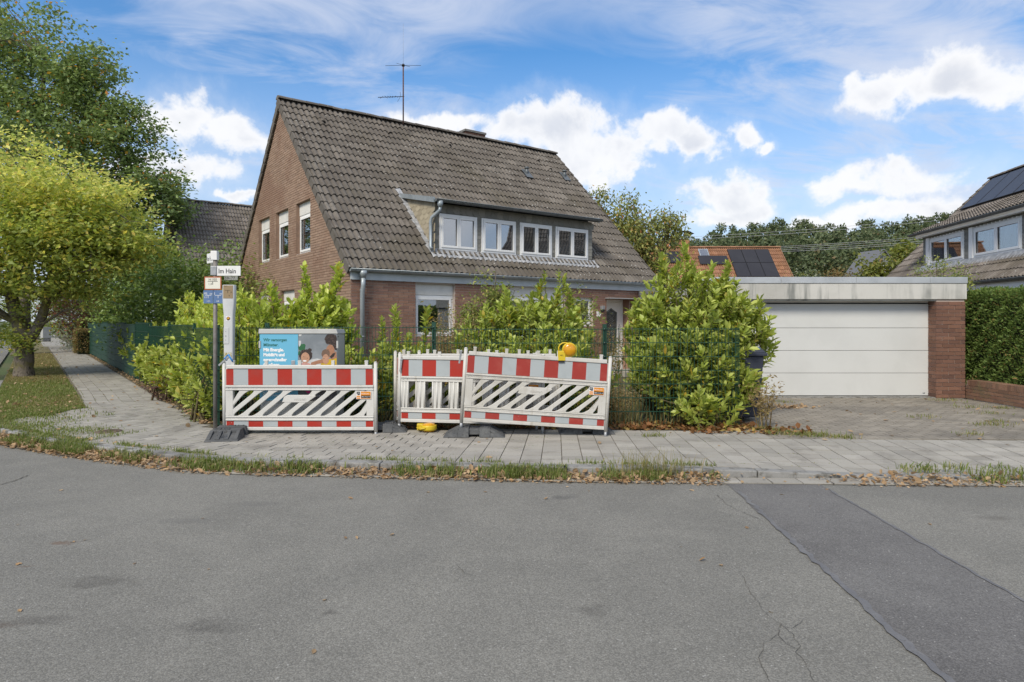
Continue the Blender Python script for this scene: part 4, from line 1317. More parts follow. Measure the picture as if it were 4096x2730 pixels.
# local +y must be away from the drive: rotate frame gives +y = RU rotated 90 deg ccw = (.992,-.128): away from the drive
mb = MB()
mb.add([(0.05, 0, 0), (0.05, RWd, 0), (0.05, RWd, RE0 - .1), (0.05, RWd / 2, RER - .1), (0.05, 0, RE0 - .1), (RLn, 0, 0), (RLn, RWd, 0), (RLn, RWd, RE0 - .1), (RLn, RWd / 2, RER - .1), (RLn, 0, RE0 - .1)],
       [(4, 3, 2, 1, 0), (5, 6, 7, 8, 9), (0, 5, 9, 4), (6, 1, 2, 7)])
rwl = mb.build('wall', M_MORT, rh)
brickwork(brick_rects(0.05, RLn, 1.2, 2.42, []), lambda u, z, d: (u, -d, z), rwl, M_BRICK, lambda q: -1, 0, UB, 0, 14)
MB().box(0.0, RLn, -.06, -.02, 2.38, 2.66).build('fascia', M_WHITE, rh)
gutter(rh, 'gutter', -.05, RLn, -.16, RE0 - .10, M_ZINCD, .07, .9)
rr_ = empty('roof'); rr_.parent = rh
RF0, RFT = 0.651, 4.58          # dormer face: set-back and head height
RS0 = 2.37                      # dormer begins this far along
DP = math.radians(21.8)
RJ = (4.62 - 0.40 * 0.40 - RE0) / (1 - 0.40)
def rhole(t, e): return t > RS0 + .1 and RF0 + .05 < e < RJ - .05
def rscore(t, e, z):
    p = RE + RU * t + Vector((-RU.y, RU.x, 0)) * e
    return (9 - t * .2) if p.y > 3 and p.x / p.y < .80 and (CX + F * p.x / p.y) > 3500 and t < 10 else -1
SLR = math.hypot(RWd / 2 + .1, RWd / 2 + .1)
tile_roof(rr_, TU2, -.05, RLn, -0.10, RE0 - .10, P45, SLR, rscore, 220, rhole, 31)
tile_roof(rr_, TU2, RS0 - .25, RLn, 0.40, 4.62, DP, (RJ - .40) / math.cos(DP), lambda t, e, z: rscore(t, e, z) + 3, 80, None, 32, bulk='dormer_tiling')
ridge_caps(rr_, -.08, RLn, RWd / 2, RER + .055, M_TILE2, 34, .13)
MB().add([(-.05, RWd + .1, RE0 - .1), (RLn, RWd + .1, RE0 - .1), (RLn, RWd / 2, RER), (-.05, RWd / 2, RER)], [(3, 2, 1, 0)]).build('rear_slope', M_TILE2, rr_)
mb = MB()
for (ta, tb, ea_, eb_) in ((-0.0, RLn, -.06, .70), (0, RS0 + .02, .70, RWd / 2), (RS0, RLn, RJ, RWd / 2)):
    mb.add([(ta, ea_, RE0 + ea_ - .012), (tb, ea_, RE0 + ea_ - .012), (tb, eb_, RE0 + eb_ - .012), (ta, eb_, RE0 + eb_ - .012)], [(0, 1, 2, 3)])
mb.build('boarding', M_BLACKM, rr_)
vm = MB(); nC = int(round(SLR / .335)); cR = SLR / nC
for k in range(nC):
    s = k * cR * math.cos(P45)
    add('verge_tile', VT, rr_, (-.055, -.10 + s, RE0 - .10 + s), (P45, 0, 0))
# dormer front
rd = empty('dormer'); rd.parent = rh
RWN = [(2.62, 4.95), (5.25, 7.75), (8.05, 10.4)]
mb = MB()
rz0, rz1 = RE0 + RF0 + .06, 4.42
wall_mesh(RS0, RLn, RE0 + RF0 - .1, RFT - .04, [(a, b, rz0, rz1) for a, b in RWN], .1, lambda a, b, za, zl, zr: mb.box(a, b, RF0, RF0 + .12, za, zl))
mb.add([(RS0, RF0 + .121, RE0 + RF0), (RS0, RJ, RE0 + RJ - .05), (RS0, RF0 + .121, RFT - .04), (RS0 + .1, RF0 + .121, RE0 + RF0), (RS0 + .1, RJ, RE0 + RJ - .05), (RS0 + .1, RF0 + .121, RFT - .04)], [(0, 1, 2), (5, 4, 3), (0, 3, 4, 1), (1, 4, 5, 2), (2, 5, 3, 0)])
mb.build('dormer_wall', M_SHG, rd)
for i, (a, b) in enumerate(RWN):
    MB().box(a + .002, a + .20, RF0 - .05, RF0 + .05, rz0, rz1 - .002).box(a + .2005, b - .002, RF0 - .03, RF0 + .05, rz1 - .05, rz1 - .002).build('window_surround', M_WHITE, rd)
    window(rh, (a + .21, RF0 - .02, rz0), 0, b - a - .22, rz1 - rz0 - .055, 2, 0, 0, curtain=[(.12, .5, .1), (1.25, 1.55, .1)], fw=.06, sw=.07, back=1.0)
MB().box(RS0 - .10, RLn, RF0 - .22, RF0 - .06, 4.46, 4.61).build('dormer_fascia', M_WHITE, rd)
gutter(rd, 'dormer_gutter', RS0 - .30, RLn, .32, 4.60, M_ZINCD, .065, .8)
for (ta, tb) in [(RS0, RWN[0][0])] + [(RWN[i][1], RWN[i + 1][0]) for i in range(2)]:
    z = RE0 + RF0
    while z < 4.36:
        add('shingle', SHG, rd, ((ta + tb) / 2, RF0 - .008, z), (0, 0, 0), ((tb - ta) / .135, 1, .62)); z += .10
t = RS0 + .1
while t < 10.5:
    add('shingle', SHG, rd, (t, RF0 - .03, 4.40), (0, .25, 0), (1.5, 1, .4)); t += .19
V = []; n = 200
for j, (e_, dz) in enumerate(((RF0 - .02, .10), (RF0 - .06, .08), (RF0 - .22, .06))):
    for k in range(n):
        t = RS0 - .2 + (RLn - RS0 + .2) * k / (n - 1)
        wv = (abs(math.sin(PI * (t + .05) / .15)) ** .8) * .03 * (j * .5)
        V.append((t, e_, RE0 + e_ + dz + wv))
Fs = [(j * n + k, j * n + k + 1, (j + 1) * n + k + 1, (j + 1) * n + k) for j in range(2) for k in range(n - 1)]
add('apron_flashing', np_mesh('apron_flashing', V, Fs, M_LEAD), rd)
# solar panels, bolted to the roof
def solar_panel(parent, pitch, w, l, t, e, z):
    o = bpy.data.objects.new('solar_panel', None); link(o, parent)
    o.matrix_basis = Matrix.Translation((t, e, z)) @ Matrix.Rotation(pitch, 4, 'X')
    mb = MB(); 
    mb.box(0.012, w - .012, .012, l - .012, .10, .128)
    mb.build('glass', M_SOLAR, o)
    f = MB(); f.box(0, .012, 0, l, .095, .132).box(w - .012, w, 0, l, .095, .132).box(.012, w - .012, 0, .012, .095, .132).box(.012, w - .012, l - .012, l, .095, .132)
    f.build('frame', M_BLACKM, o)
    r = MB(); r.box(.1, w - .1, l * .25 - .02, l * .25 + .02, .03, .094).box(.1, w - .1, l * .75 - .02, l * .75 + .02, .03, .094); r.build('rail', M_STEEL, o)
    return o
for i in range(7):
    solar_panel(rh, P45, 1.03, 1.60, 0.42 + i * 1.05, 2.93, RE0 + 2.93)

# ------------------------------------------------------------------ orange-roofed house behind the garage
OY, OZ = 38.0, 5.81
oh = empty('orange_roofed_house', (7.0, OY - 5.0, 0), 0, 'house with an orange tiled roof rising behind the garage', 'house')
OL, OW = 8.45, 10.0
oe = OZ - OW / 2
mb = MB()
mb.add([(0.1, .1, 0), (0.1, OW, 0), (0.1, OW, oe), (0.1, OW / 2, OZ - .15), (0.1, .1, oe), (OL, .1, 0), (OL, OW, 0), (OL, OW, oe), (OL, OW / 2, OZ - .15), (OL, .1, oe)],
       [(4, 3, 2, 1, 0), (5, 6, 7, 8, 9), (0, 5, 9, 4), (6, 1, 2, 7)])
mb.build('wall', M_BRICKG, oh)
orf = empty('roof'); orf.parent = oh
TU3 = tile_unit('roof_tile', M_TILE3, amp=.045)
tile_roof(orf, TU3, -.05, OL + .15, -.1, oe - .1, P45, math.hypot(OW / 2 + .1, OW / 2 + .1), lambda t, e, z: (e if z > 3.2 and 1.4 < t < 7.2 else -1), 120, None, 41, tw=.25)
ridge_caps(orf, -.1, OL + .2, OW / 2, OZ + .04, M_TILE3, 24, .13)
MB().add([(-.05, OW + .1, oe - .1), (OL + .15, OW + .1, oe - .1), (OL + .15, OW / 2, OZ), (-.05, OW / 2, OZ)], [(3, 2, 1, 0)]).build('rear_slope', M_TILE3, orf)
MB().box(OL + .11, OL + .17, 0, OW / 2, 0, .01).build('verge_board', M_TIMB, orf)
MB().hexa([(OL + .152, -.1, oe - .2), (OL + .19, -.1, oe - .2), (OL + .19, OW / 2, OZ - .1), (OL + .152, OW / 2, OZ - .1), (OL + .152, -.1, oe + .03), (OL + .19, -.1, oe + .03), (OL + .19, OW / 2, OZ + .10), (OL + .152, OW / 2, OZ + .10)]).build('barge_board', M_TILE3, orf)
cx_, _, _ = at(2744, 980, 37.5)
ch2 = MB().box(cx_ - 7.0 - .25, cx_ - 7.0 + .25, 4.7, 5.2, OZ - .8, OZ + .48).build('chimney', mat('chimney_tile', [(0.40, 0.185, 0.095), (0.44, 0.21, 0.11)], .85, noise=(8, (0.33, .15, .08), .45, .65)), orf)
MB().box(cx_ - 7.3, cx_ - 6.7, 4.65, 5.25, OZ + .482, OZ + .54).build('chimney_cap', M_ZINC, ch2)
V = []; n = 11
for j, yy in enumerate((4.55, 5.35)):
    for k in range(n):
        f = k / (n - 1)
        V.append((cx_ - 7 - .50 + 1.0 * f, yy, OZ + .72 + .26 * math.sin(PI * f) + (.06 if k in (0, n - 1) else 0) + .03 * math.sin(f * 9)))
add('chimney_cowl', np_mesh('chimney_cowl', V, [(k, k + 1, n + k + 1, n + k) for k in range(n - 1)], M_BLACKM, True), ch2)
MB().tube([(cx_ - 7.25, 4.95, OZ + .53), (cx_ - 7.25, 4.95, OZ + .82)], .015, 5).tube([(cx_ - 6.75, 4.95, OZ + .53), (cx_ - 6.75, 4.95, OZ + .82)], .015, 5).build('cowl_stay', M_BLACKM, ch2)
# roof window and the collector below it
def roof_xy(px_, py_):
    # intersect sight line with the front slope: z = OZ - k, y = OY - k
    v = (HY - py_) / F
    k = (OZ - CH - v * OY) / (1 - v)
    Y = OY - k
    return (px_ - CX) / F * Y - 7.0, OW / 2 - k, OZ - k
tx_, te_, tz_ = roof_xy(2800, 1033)
sk = MB().box(0, .55, 0, .70, .06, .11).build('skylight', M_ZINC, orf, (tx_, te_, tz_), (P45, 0, 0))
MB().box(.06, .49, .06, .64, .111, .115).build('pane', M_PANEB, sk)
tx_, te_, tz_ = roof_xy(2800, 1064)
solar_panel(oh, P45, 1.65, .75, tx_, te_, tz_)
tx0, te0, tz0 = roof_xy(2945, 1113)
pw_, pl_ = .80, 1.07
te1 = roof_xy(2945, 1004)[1]
pl_ = (te1 - te0) / math.cos(P45) / 2
for r_ in range(2):
    for c_ in range(3):
        off = r_ * pl_ * math.cos(P45)
        solar_panel(oh, P45, pw_ - .02, pl_ - .02, tx0 + .02 + c_ * pw_, te0 + off, tz0 + off)
tx0, te0, tz0 = roof_xy(2640, 1058)
for c_ in range(2):
    solar_panel(oh, P45, .58, 1.0, tx0 + .02 + c_ * .6, te0, tz0)
# lower wing behind, only its verge shows
MB().add([(15.45, 39.5, 4.45), (16.6, 39.5, 3.2), (16.6, 45, 3.2), (15.45, 45, 4.45), (15.45, 39.5, 4.30), (16.6, 39.5, 3.05), (16.6, 45, 3.05), (15.45, 45, 4.30)], [(0, 1, 2, 3), (7, 6, 5, 4), (0, 4, 5, 1), (1, 5, 6, 2), (3, 2, 6, 7), (0, 3, 7, 4)]).build('wing_roof', M_TILE3, oh, (-7.0, -33.0, 0))
MB().box(15.0, 16.2, 39.8, 44, 0, 3.1).build('wing_wall', M_TIMB, oh, (-7.0, -33.0, 0))

# small grey gable far off
gx, gy_, gz_ = at(3530, 1000, 62)
fh = empty('grey_gabled_house', (gx, 62, 0), 0.25, 'small grey gabled house far off below the wood', 'house')
MB().prism([(-1.6, 0), (1.9, 0), (1.9, gz_ - 2.2), (0, gz_ - .05), (-1.6, gz_ - 2.0)], 0, 2.5, 'y').build('wall', mat('far_slate_wall', (.22, .23, .25), .8), fh)
MB().hexa([(0, -.3, gz_ - .12), (2.3, -.3, gz_ - 2.75), (2.3, 2.8, gz_ - 2.75), (0, 2.8, gz_ - .12), (0, -.3, gz_ + .05), (2.3, -.3, gz_ - 2.55), (2.3, 2.8, gz_ - 2.55), (0, 2.8, gz_ + .05)]).build('roof', mat('far_slate_roof', (.14, .145, .155), .8), fh)
MB().hexa([(-2.0, -.3, gz_ - 2.6), (0, -.3, gz_ - .12), (0, 2.8, gz_ - .12), (-2.0, 2.8, gz_ - 2.6), (-2.0, -.3, gz_ - 2.4), (0, -.3, gz_ + .05), (0, 2.8, gz_ + .05), (-2.0, 2.8, gz_ - 2.4)]).build('roof', MATS['far_slate_roof'], fh)
MB().box(-.5, .5, -.03, .02, gz_ - 2.6, gz_ - 1.4).build('window', M_WHITE, fh)

# power lines
def wire(label, a, b, sag, r=.02):
    A, B = Vector(a), Vector(b)
    P = [A.lerp(B, k / 24) - Vector((0, 0, sag * 4 * (k / 24) * (1 - k / 24))) for k in range(25)]
    o = MB().tube([tuple(p) for p in P], r, 4).build('power_line', mat('cable_alu', (.40, .41, .42), .5), None)
    tag(o, label, 'power line', 'overhead power lines before the wood')
for i, (ya, yb, nm) in enumerate(((950, 872, 'uppermost thin'), (960, 884, 'second highest'), (1000, 944, 'third highest'), (1006, 951, 'fourth highest'), (1010, 962, 'second lowest'), (1016, 970, 'lowest'))):
    wire('%s power line crossing in front of the wooded hill' % nm, at(2560, ya + 6, 58), at(3760, yb - 2, 58), .25, .013)
# ------------------------------------------------------------------ leaves and plants
def unit(a): return a / np.maximum(np.linalg.norm(a, axis=1, keepdims=True), 1e-9)
def leaf_mesh(name, C, D, N, L, Wd, m, fold=0.0, kind='quad', obj_parent=None, obj_kind='stuff', droop=0.0):
    """C base points, D directions, N face normals, L lengths, Wd widths"""
    D = unit(D); S = unit(np.cross(D, N)); N2 = unit(np.cross(S, D))
    L = np.asarray(L)[:, None]; Wd = np.asarray(Wd)[:, None]
    n = len(C)
    if kind == 'quad':
        V = np.stack([C, C + D * L * .48 + S * Wd * .5 + N2 * fold * Wd, C + D * L - N2 * droop * L, C + D * L * .48 - S * Wd * .5 + N2 * fold * Wd], 1)
        Fc = np.arange(4 * n).reshape(n, 4)
    else:
        c1 = C + D * L * .5
        V = np.stack([C, C + D * L * .33 + S * Wd * .42 + N2 * fold * Wd, C + D * L * .68 + S * Wd * .46 + N2 * (fold * Wd - droop * L * .4), C + D * L - N2 * droop * L,
                      C + D * L * .68 - S * Wd * .46 + N2 * (fold * Wd - droop * L * .4), C + D * L * .33 - S * Wd * .42 + N2 * fold * Wd, c1 - N2 * droop * L * .15], 1)
        b = (np.arange(n) * 7)[:, None]
        Fc = np.concatenate([b + np.array([0, 1, 6]), b + np.array([1, 2, 6]), b + np.array([2, 3, 6]), b + np.array([3, 4, 6]), b + np.array([4, 5, 6]), b + np.array([5, 0, 6])], 1).reshape(-1, 3)
    return add(name, np_mesh(name, V.reshape(-1, 3), Fc, m), obj_parent, kind=obj_kind)

def leafmat(name, tones, rough=.5, trans=.4, spec=.4, tramp=None, patch=None):
    return mat(name, tones, rough, trans=trans, spec=spec, rand=.18, tramp=tramp, noise=patch)
M_LAUREL = leafmat('laurel_leaf', [(0.237, 0.295, 0.057), (0.298, 0.357, 0.071), (0.361, 0.420, 0.097), (0.410, 0.456, 0.110), (0.463, 0.483, 0.120), (0.630, 0.447, 0.080)], .42, .34, .35, tramp=(0, .25, .5, .75, .955, .985))
M_LAURELY = leafmat('laurel_leaf_pale', [(0.305, 0.377, 0.072), (0.382, 0.454, 0.092), (0.458, 0.521, 0.113), (0.514, 0.558, 0.134), (0.659, 0.529, 0.092)], .44, .36, .35, tramp=(0, .3, .6, .95, .985))
M_STEMG = mat('green_stem', (.12, .10, .045), .8, noise=(15, (.08, .06, .035), .4, .6))
M_BARK = mat('bark', (.17, .145, .11), .95, noise=[(3, (.11, .10, .055), .45, .65), (16, (.085, .07, .055), .45, .62)], bump=(28, .9, .03))
M_BARKM = mat('bark_mossy', (.165, .14, .11), .95, noise=[(2.2, (.15, .135, .04), .48, .62), (15, (.07, .058, .045), .5, .65)], bump=(24, .9, .03))
M_OAK = leafmat('oak_leaf', [(0.151, 0.206, 0.072), (0.186, 0.253, 0.089), (0.229, 0.301, 0.107), (0.270, 0.341, 0.124), (0.698, 0.401, 0.083), (0.750, 0.316, 0.070)], .5, .30, .35, tramp=(0, .3, .6, .95, .985, .995), patch=(1.3, (.34, .21, .05), .72, .78, .8))
M_HORN = leafmat('hornbeam_leaf_sunlit', [(0.319, 0.381, 0.107), (0.422, 0.469, 0.140), (0.537, 0.549, 0.172), (0.685, 0.628, 0.206), (0.750, 0.718, 0.247), (0.750, 0.561, 0.206)], .5, .50, .3, tramp=(0, .3, .55, .8, .95, .985), patch=(1.5, (.24, .30, .07), .52, .66, .6))
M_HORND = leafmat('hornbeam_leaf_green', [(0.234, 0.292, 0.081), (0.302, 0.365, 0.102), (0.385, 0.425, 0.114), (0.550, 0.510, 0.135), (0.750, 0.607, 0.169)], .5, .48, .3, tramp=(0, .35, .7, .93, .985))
M_CHERRY = leafmat('cherry_leaf', [(0.176, 0.209, 0.065), (0.227, 0.257, 0.078), (0.279, 0.297, 0.091), (0.351, 0.326, 0.098), (0.495, 0.238, 0.098)], .5, .3, .35, tramp=(0, .35, .7, .92, .98))
M_EVER = leafmat('evergreen_leaf', [(0.114, 0.175, 0.047), (0.151, 0.223, 0.056), (0.202, 0.281, 0.068), (0.277, 0.352, 0.081)], .45, .22, .4)
M_MIXG = leafmat('shrub_leaf', [(0.154, 0.207, 0.058), (0.208, 0.259, 0.066), (0.270, 0.310, 0.083), (0.342, 0.345, 0.091)], .5, .3, .35)
M_REDSH = leafmat('red_shrub_leaf', [(.224, .087, .059), (.294, .119, .077), (.168, .126, .063), (.140, .168, .070)], .55, .3, .3)
M_PURP = leafmat('purple_shrub_leaf', [(.195, .150, .156), (.247, .195, .189), (.169, .156, .130)], .6, .25, .3)
M_GREYG = leafmat('grey_shrub_leaf', [(.20, .23, .16), (.25, .27, .19), (.17, .20, .12)], .6, .3, .3)
M_HEDGEB = leafmat('beech_hedge_leaf', [(.143, .130, .052), (.195, .150, .058), (.247, .156, .065), (.130, .156, .052)], .55, .3, .3)
M_THUJA = leafmat('thuja_leaf', [(0.093, 0.144, 0.037), (0.123, 0.186, 0.044), (0.154, 0.220, 0.055), (0.184, 0.248, 0.065), (0.308, 0.206, 0.078)], .55, .3, .25, tramp=(0, .35, .65, .93, .97))
M_WOOD = leafmat('wood_leaf', [(0.084, 0.110, 0.051), (0.102, 0.131, 0.061), (0.122, 0.154, 0.070), (0.150, 0.174, 0.079), (0.203, 0.154, 0.075)], .6, .25, .25, tramp=(0, .35, .7, .94, .985))
M_BIRCH = leafmat('birch_leaf', [(.169, .215, .058), (.215, .260, .072), (.260, .299, .091), (.390, .351, .091)], .5, .35, .3)
M_DRY = leafmat('dry_stalk', [(.30, .22, .10), (.36, .28, .15), (.24, .17, .08), (.27, .23, .08)], .7, .3, .2)
M_GOLD = leafmat('faded_goldenrod', [(.27, .20, .095), (.33, .25, .13), (.22, .19, .06), (.19, .19, .055)], .7, .3, .2)
M_GRASS = leafmat('grass_blade', [(0.123, 0.173, 0.037), (0.161, 0.206, 0.050), (0.203, 0.229, 0.069), (0.320, 0.290, 0.144)], .55, .35, .3)
M_GRASSD = leafmat('grass_blade_dry', [(.22, .20, .075), (.30, .255, .12), (.17, .18, .05), (.36, .29, .15)], .6, .35, .3)
M_FALLEN = leafmat('fallen_leaf', [(.33, .225, .125), (.40, .285, .17), (.27, .17, .09), (.46, .345, .22), (.34, .20, .09)], .75, .2, .2)
M_FALLENR = leafmat('fallen_leaf_rust', [(.20, .09, .035), (.25, .125, .05), (.16, .072, .03), (.30, .18, .08), (.36, .27, .08)], .7, .2, .2)
M_CORE = mat('hedge_core_shade', (.022, .028, .012), 1.0)

LEAF_V = [(0, 0, 0), (.42, .33, .12), (.46, .68, .10), (0, 1, -.10), (-.46, .68, .10), (-.42, .33, .12), (0, .5, -.02)]
LEAF_F = [(0, 1, 6), (1, 2, 6), (2, 3, 6), (3, 4, 6), (4, 5, 6), (5, 0, 6)]

def shoots(rng, blobs):
    """upright leafy shoots that fill half-ellipsoids: returns tip, base arrays"""
    T = []; B = []
    for (cx, cy, cz, rx, ry, rz, n) in blobs:
        d = rng.normal(size=(n, 3)); d[:, 2] = np.abs(d[:, 2]) * 1.0 - .55 * rng.random(n)
        d = unit(d)
        rad = .55 + .47 * rng.random(n) ** .55
        tip = np.array([cx, cy, cz]) + d * rad[:, None] * np.array([rx, ry, rz])
        low = tip[:, 2] < .22
        tip[low, 2] = .16 + .30 * rng.random(low.sum())
        ln = .28 + .30 * rng.random(n)
        up = unit(d * np.array([.75, .75, .35]) + np.array([0, 0, .75]) + rng.normal(size=(n, 3)) * .22)
        B.append(tip - up * ln[:, None]); T.append(tip)
    return np.concatenate(T), np.concatenate(B)
def laurel(name, label, blobs, m, seed, per=19, lsize=.122, nind=0, spires=(), group=None, ground=None, cat='shrub'):
    rng = np.random.default_rng(seed)
    root = empty(name, ground or (blobs[0][0], blobs[0][1], 0), 0, label, cat, group)
    off = np.array(root.location)
    T, B = shoots(rng, blobs)
    for (x, y, z0, z1, wob, n) in spires:
        wob = wob * 2.2
        zs = np.linspace(z0, z1, n)
        px = x + np.cumsum(rng.normal(size=n) * wob); py = y + np.cumsum(rng.normal(size=n) * wob)
        t = np.stack([px, py, zs + .12], 1)
        b = np.stack([px - rng.normal(size=n) * .03, py, zs - .18], 1)
        T = np.concatenate([T, t]); B = np.concatenate([B, b])
    n = len(T)
    f = (np.arange(per) + rng.random((n, per)) * .6) / per
    f = .10 + .92 * f ** .8
    ax = unit(T - B)
    base = B[:, None, :] + (T - B)[:, None, :] * f[..., None]
    ref = unit(np.cross(ax, rng.normal(size=(n, 3))))
    ref2 = np.cross(ax, ref)
    phi = np.arange(per)[None, :] * 2.4 + rng.random((n, 1)) * 6.28 + rng.normal(size=(n, per)) * .25
    rad = ref[:, None, :] * np.cos(phi)[..., None] + ref2[:, None, :] * np.sin(phi)[..., None]
    tilt = np.clip(1.30 - .80 * f, .38, 1.3)[..., None]      # lower leaves spread, upper ones stand up
    D = unit((rad * tilt + ax[:, None, :] * (1.25 - tilt * .55) + np.array([0, 0, .10]) + rng.normal(size=(n, per, 3)) * .16).reshape(-1, 3))
    N = unit((ax[:, None, :] * 1.0 - rad * .35).reshape(-1, 3) + rng.normal(size=(n * per, 3)) * .30)
    C = base.reshape(-1, 3)
    L = lsize * (.55 + .65 * rng.random(n * per)) * np.repeat(.72 + .55 * rng.random(n), per)
    Wd = L * (.40 + .10 * rng.random(n * per))
    C = C - off
    # the leaves nearest the street are objects of their own
    idx = np.array([], int)
    if nind:
        wy = C[:, 1] + off[1]
        sc = L / np.maximum(wy, 1) + .01 * (rng.random(len(L)) > .5)
        order = np.argsort(wy + .15 * rng.random(len(L)) + 3 * (L < lsize * .85))
        idx = order[:nind]
        me = MB().add(LEAF_V, LEAF_F).mesh('leaf', m)
        Dn = D; S = unit(np.cross(D, N)); N2 = unit(np.cross(S, D))
        for i in idx:
            o = add('leaf', me, root)
            o.matrix_basis = Matrix(((S[i, 0] * Wd[i], Dn[i, 0] * L[i], N2[i, 0] * Wd[i], C[i, 0]), (S[i, 1] * Wd[i], Dn[i, 1] * L[i], N2[i, 1] * Wd[i], C[i, 1]), (S[i, 2] * Wd[i], Dn[i, 2] * L[i], N2[i, 2] * Wd[i], C[i, 2]), (0, 0, 0, 1)))
    keep = np.ones(len(L), bool); keep[idx] = False
    leaf_mesh('foliage', C[keep], D[keep], N[keep], L[keep], Wd[keep], m, .13, 'fold', root, 'stuff', .16)
    mb = MB()
    for i in range(0, n):
        b = B[i] - off; t = T[i] - off
        mb.tube([b, (b + t) / 2, t], [.0065, .005, .003], 4, False)
        if i % 4 == 0:
            bl = blobs[int(rng.integers(len(blobs)))]
            k = np.argmin([math.hypot(B[i][0] - q[0], B[i][1] - q[1]) for q in blobs]); bl = blobs[k]
            g0 = np.array([bl[0] + rng.normal() * .12, bl[1] + rng.normal() * .12, 0]) - off
            mid = (g0 + b) / 2 + np.array([0, 0, .12])
            mb.tube([g0, mid, b], [.011, .008, .0055], 5, False)
    mb.build('stem', M_STEMG, root)
    return root

def leaf_cloud(rng, blobs, per, sig, size, flat=.7, droop=.25, gap=.0, shell=.45):
    """leaf clusters through ellipsoids (cx,cy,cz,rx,ry,rz,nclusters)"""
    P = []
    for (cx, cy, cz, rx, ry, rz, n) in blobs:
        d = unit(rng.normal(size=(n, 3)))
        r = (shell + (1 - shell) * rng.random(n)) * (.86 + .22 * rng.random(n))
        P.append(np.array([cx, cy, cz]) + d * r[:, None] * np.array([rx, ry, rz]))
    P = np.concatenate(P)
    if gap:
        ph = rng.random(3) * 6
        w = np.sin(P[:, 0] * 1.7 + ph[0] + np.sin(P[:, 2] * 1.3)) * np.sin(P[:, 1] * 1.5 + ph[1]) * np.sin(P[:, 2] * 1.9 + ph[2] + np.sin(P[:, 0]))
        P = P[(w > -gap) | (rng.random(len(P)) < .25)]
    n = len(P)
    off = rng.normal(size=(n, per, 3)) * np.array([sig, sig, sig * flat])
    C = (P[:, None, :] + off).reshape(-1, 3)
    D = rng.normal(size=(n * per, 3)); D[:, 2] = D[:, 2] * .55 - droop
    N = rng.normal(size=(n * per, 3)) * .55 + np.array([0, 0, 1.0])
    L = size * (.65 + .7 * rng.random(n * per))
    return P, C, unit(D), unit(N), L

def tree(name, label, base, trunk, blobs, m, seed, per=60, sig=.38, size=.11, bark=None, group=None, limbs=60, gap=.35, cat='tree', flat=.7, droop=.25, wl=.62, shell=.45, extra=None, limb_r=.05, stem_top=None, twig=True):
    rng = np.random.default_rng(seed)
    root = empty(name, base, 0, label, cat, group)
    off = np.array(base, float)
    mb = MB()
    for path in trunk:
        P = [Vector(p[:3]) for p in path]; R = [p[3] for p in path]
        # smooth the path
        Q = []; RR = []
        for i in range(len(P) - 1):
            for k in range(4):
                f = k / 4
                p0, p1, p2, p3 = P[max(i - 1, 0)], P[i], P[i + 1], P[min(i + 2, len(P) - 1)]
                Q.append(.5 * ((2 * p1) + (p2 - p0) * f + (2 * p0 - 5 * p1 + 4 * p2 - p3) * f * f + (3 * p1 - p0 - 3 * p2 + p3) * f ** 3))
                RR.append((R[i] * (1 - f) + R[i + 1] * f) * (1 + .06 * math.sin(i * 5 + k * 2.1)))
        Q.append(P[-1]); RR.append(R[-1])
        mb.tube([q - Vector(base) for q in Q], RR, 12)
    P, C, D, N, L = leaf_cloud(rng, blobs, per, sig, size, flat, droop, gap, shell)
    # limbs run from the trunks out to the leaf clusters
    nodes = [(Vector(p[:3]), p[3]) for path in trunk for p in path[1:]]
    pick = rng.permutation(len(P))[:limbs]
    for i in pick:
        t = Vector(P[i])
        cand = [(q, r) for q, r in nodes if q.z < t.z + .3] or nodes
        q, r = min(cand, key=lambda c: (c[0] - t).length + .6 * abs(c[0].z - t.z + .8))
        mid = q.lerp(t, .5) + Vector((rng.normal() * .12, rng.normal() * .12, .10 * (t - q).length))
        r0 = min(r * .6, limb_r * (.5 + .18 * (t - q).length))
        mb.tube([q - Vector(base), q.lerp(mid, .5) - Vector(base), mid - Vector(base), mid.lerp(t, .6) - Vector(base), t - Vector(base)], [r0, r0 * .8, r0 * .55, r0 * .32, r0 * .14], 6, False)
        if twig:
            for _ in range(3):
                j = int(rng.integers(len(P)))
                if (Vector(P[j]) - t).length < 1.6:
                    a = mid.lerp(t, .5)
                    mb.tube([a - Vector(base), a.lerp(Vector(P[j]), .5) + Vector((0, 0, .05)) - Vector(base), Vector(P[j]) - Vector(base)], [r0 * .35, r0 * .22, r0 * .1], 4, False)
    mb.build('trunk', bark or M_BARK, root)
    ms = m if isinstance(m, list) else [(m, lambda c: np.ones(len(c), bool))]
    for mm, sel in ms:
        k = sel(C)
        leaf_mesh('crown', C[k] - off, D[k], N[k], L[k], L[k] * wl, mm, .06, 'quad', root, 'stuff', .06)
    return root

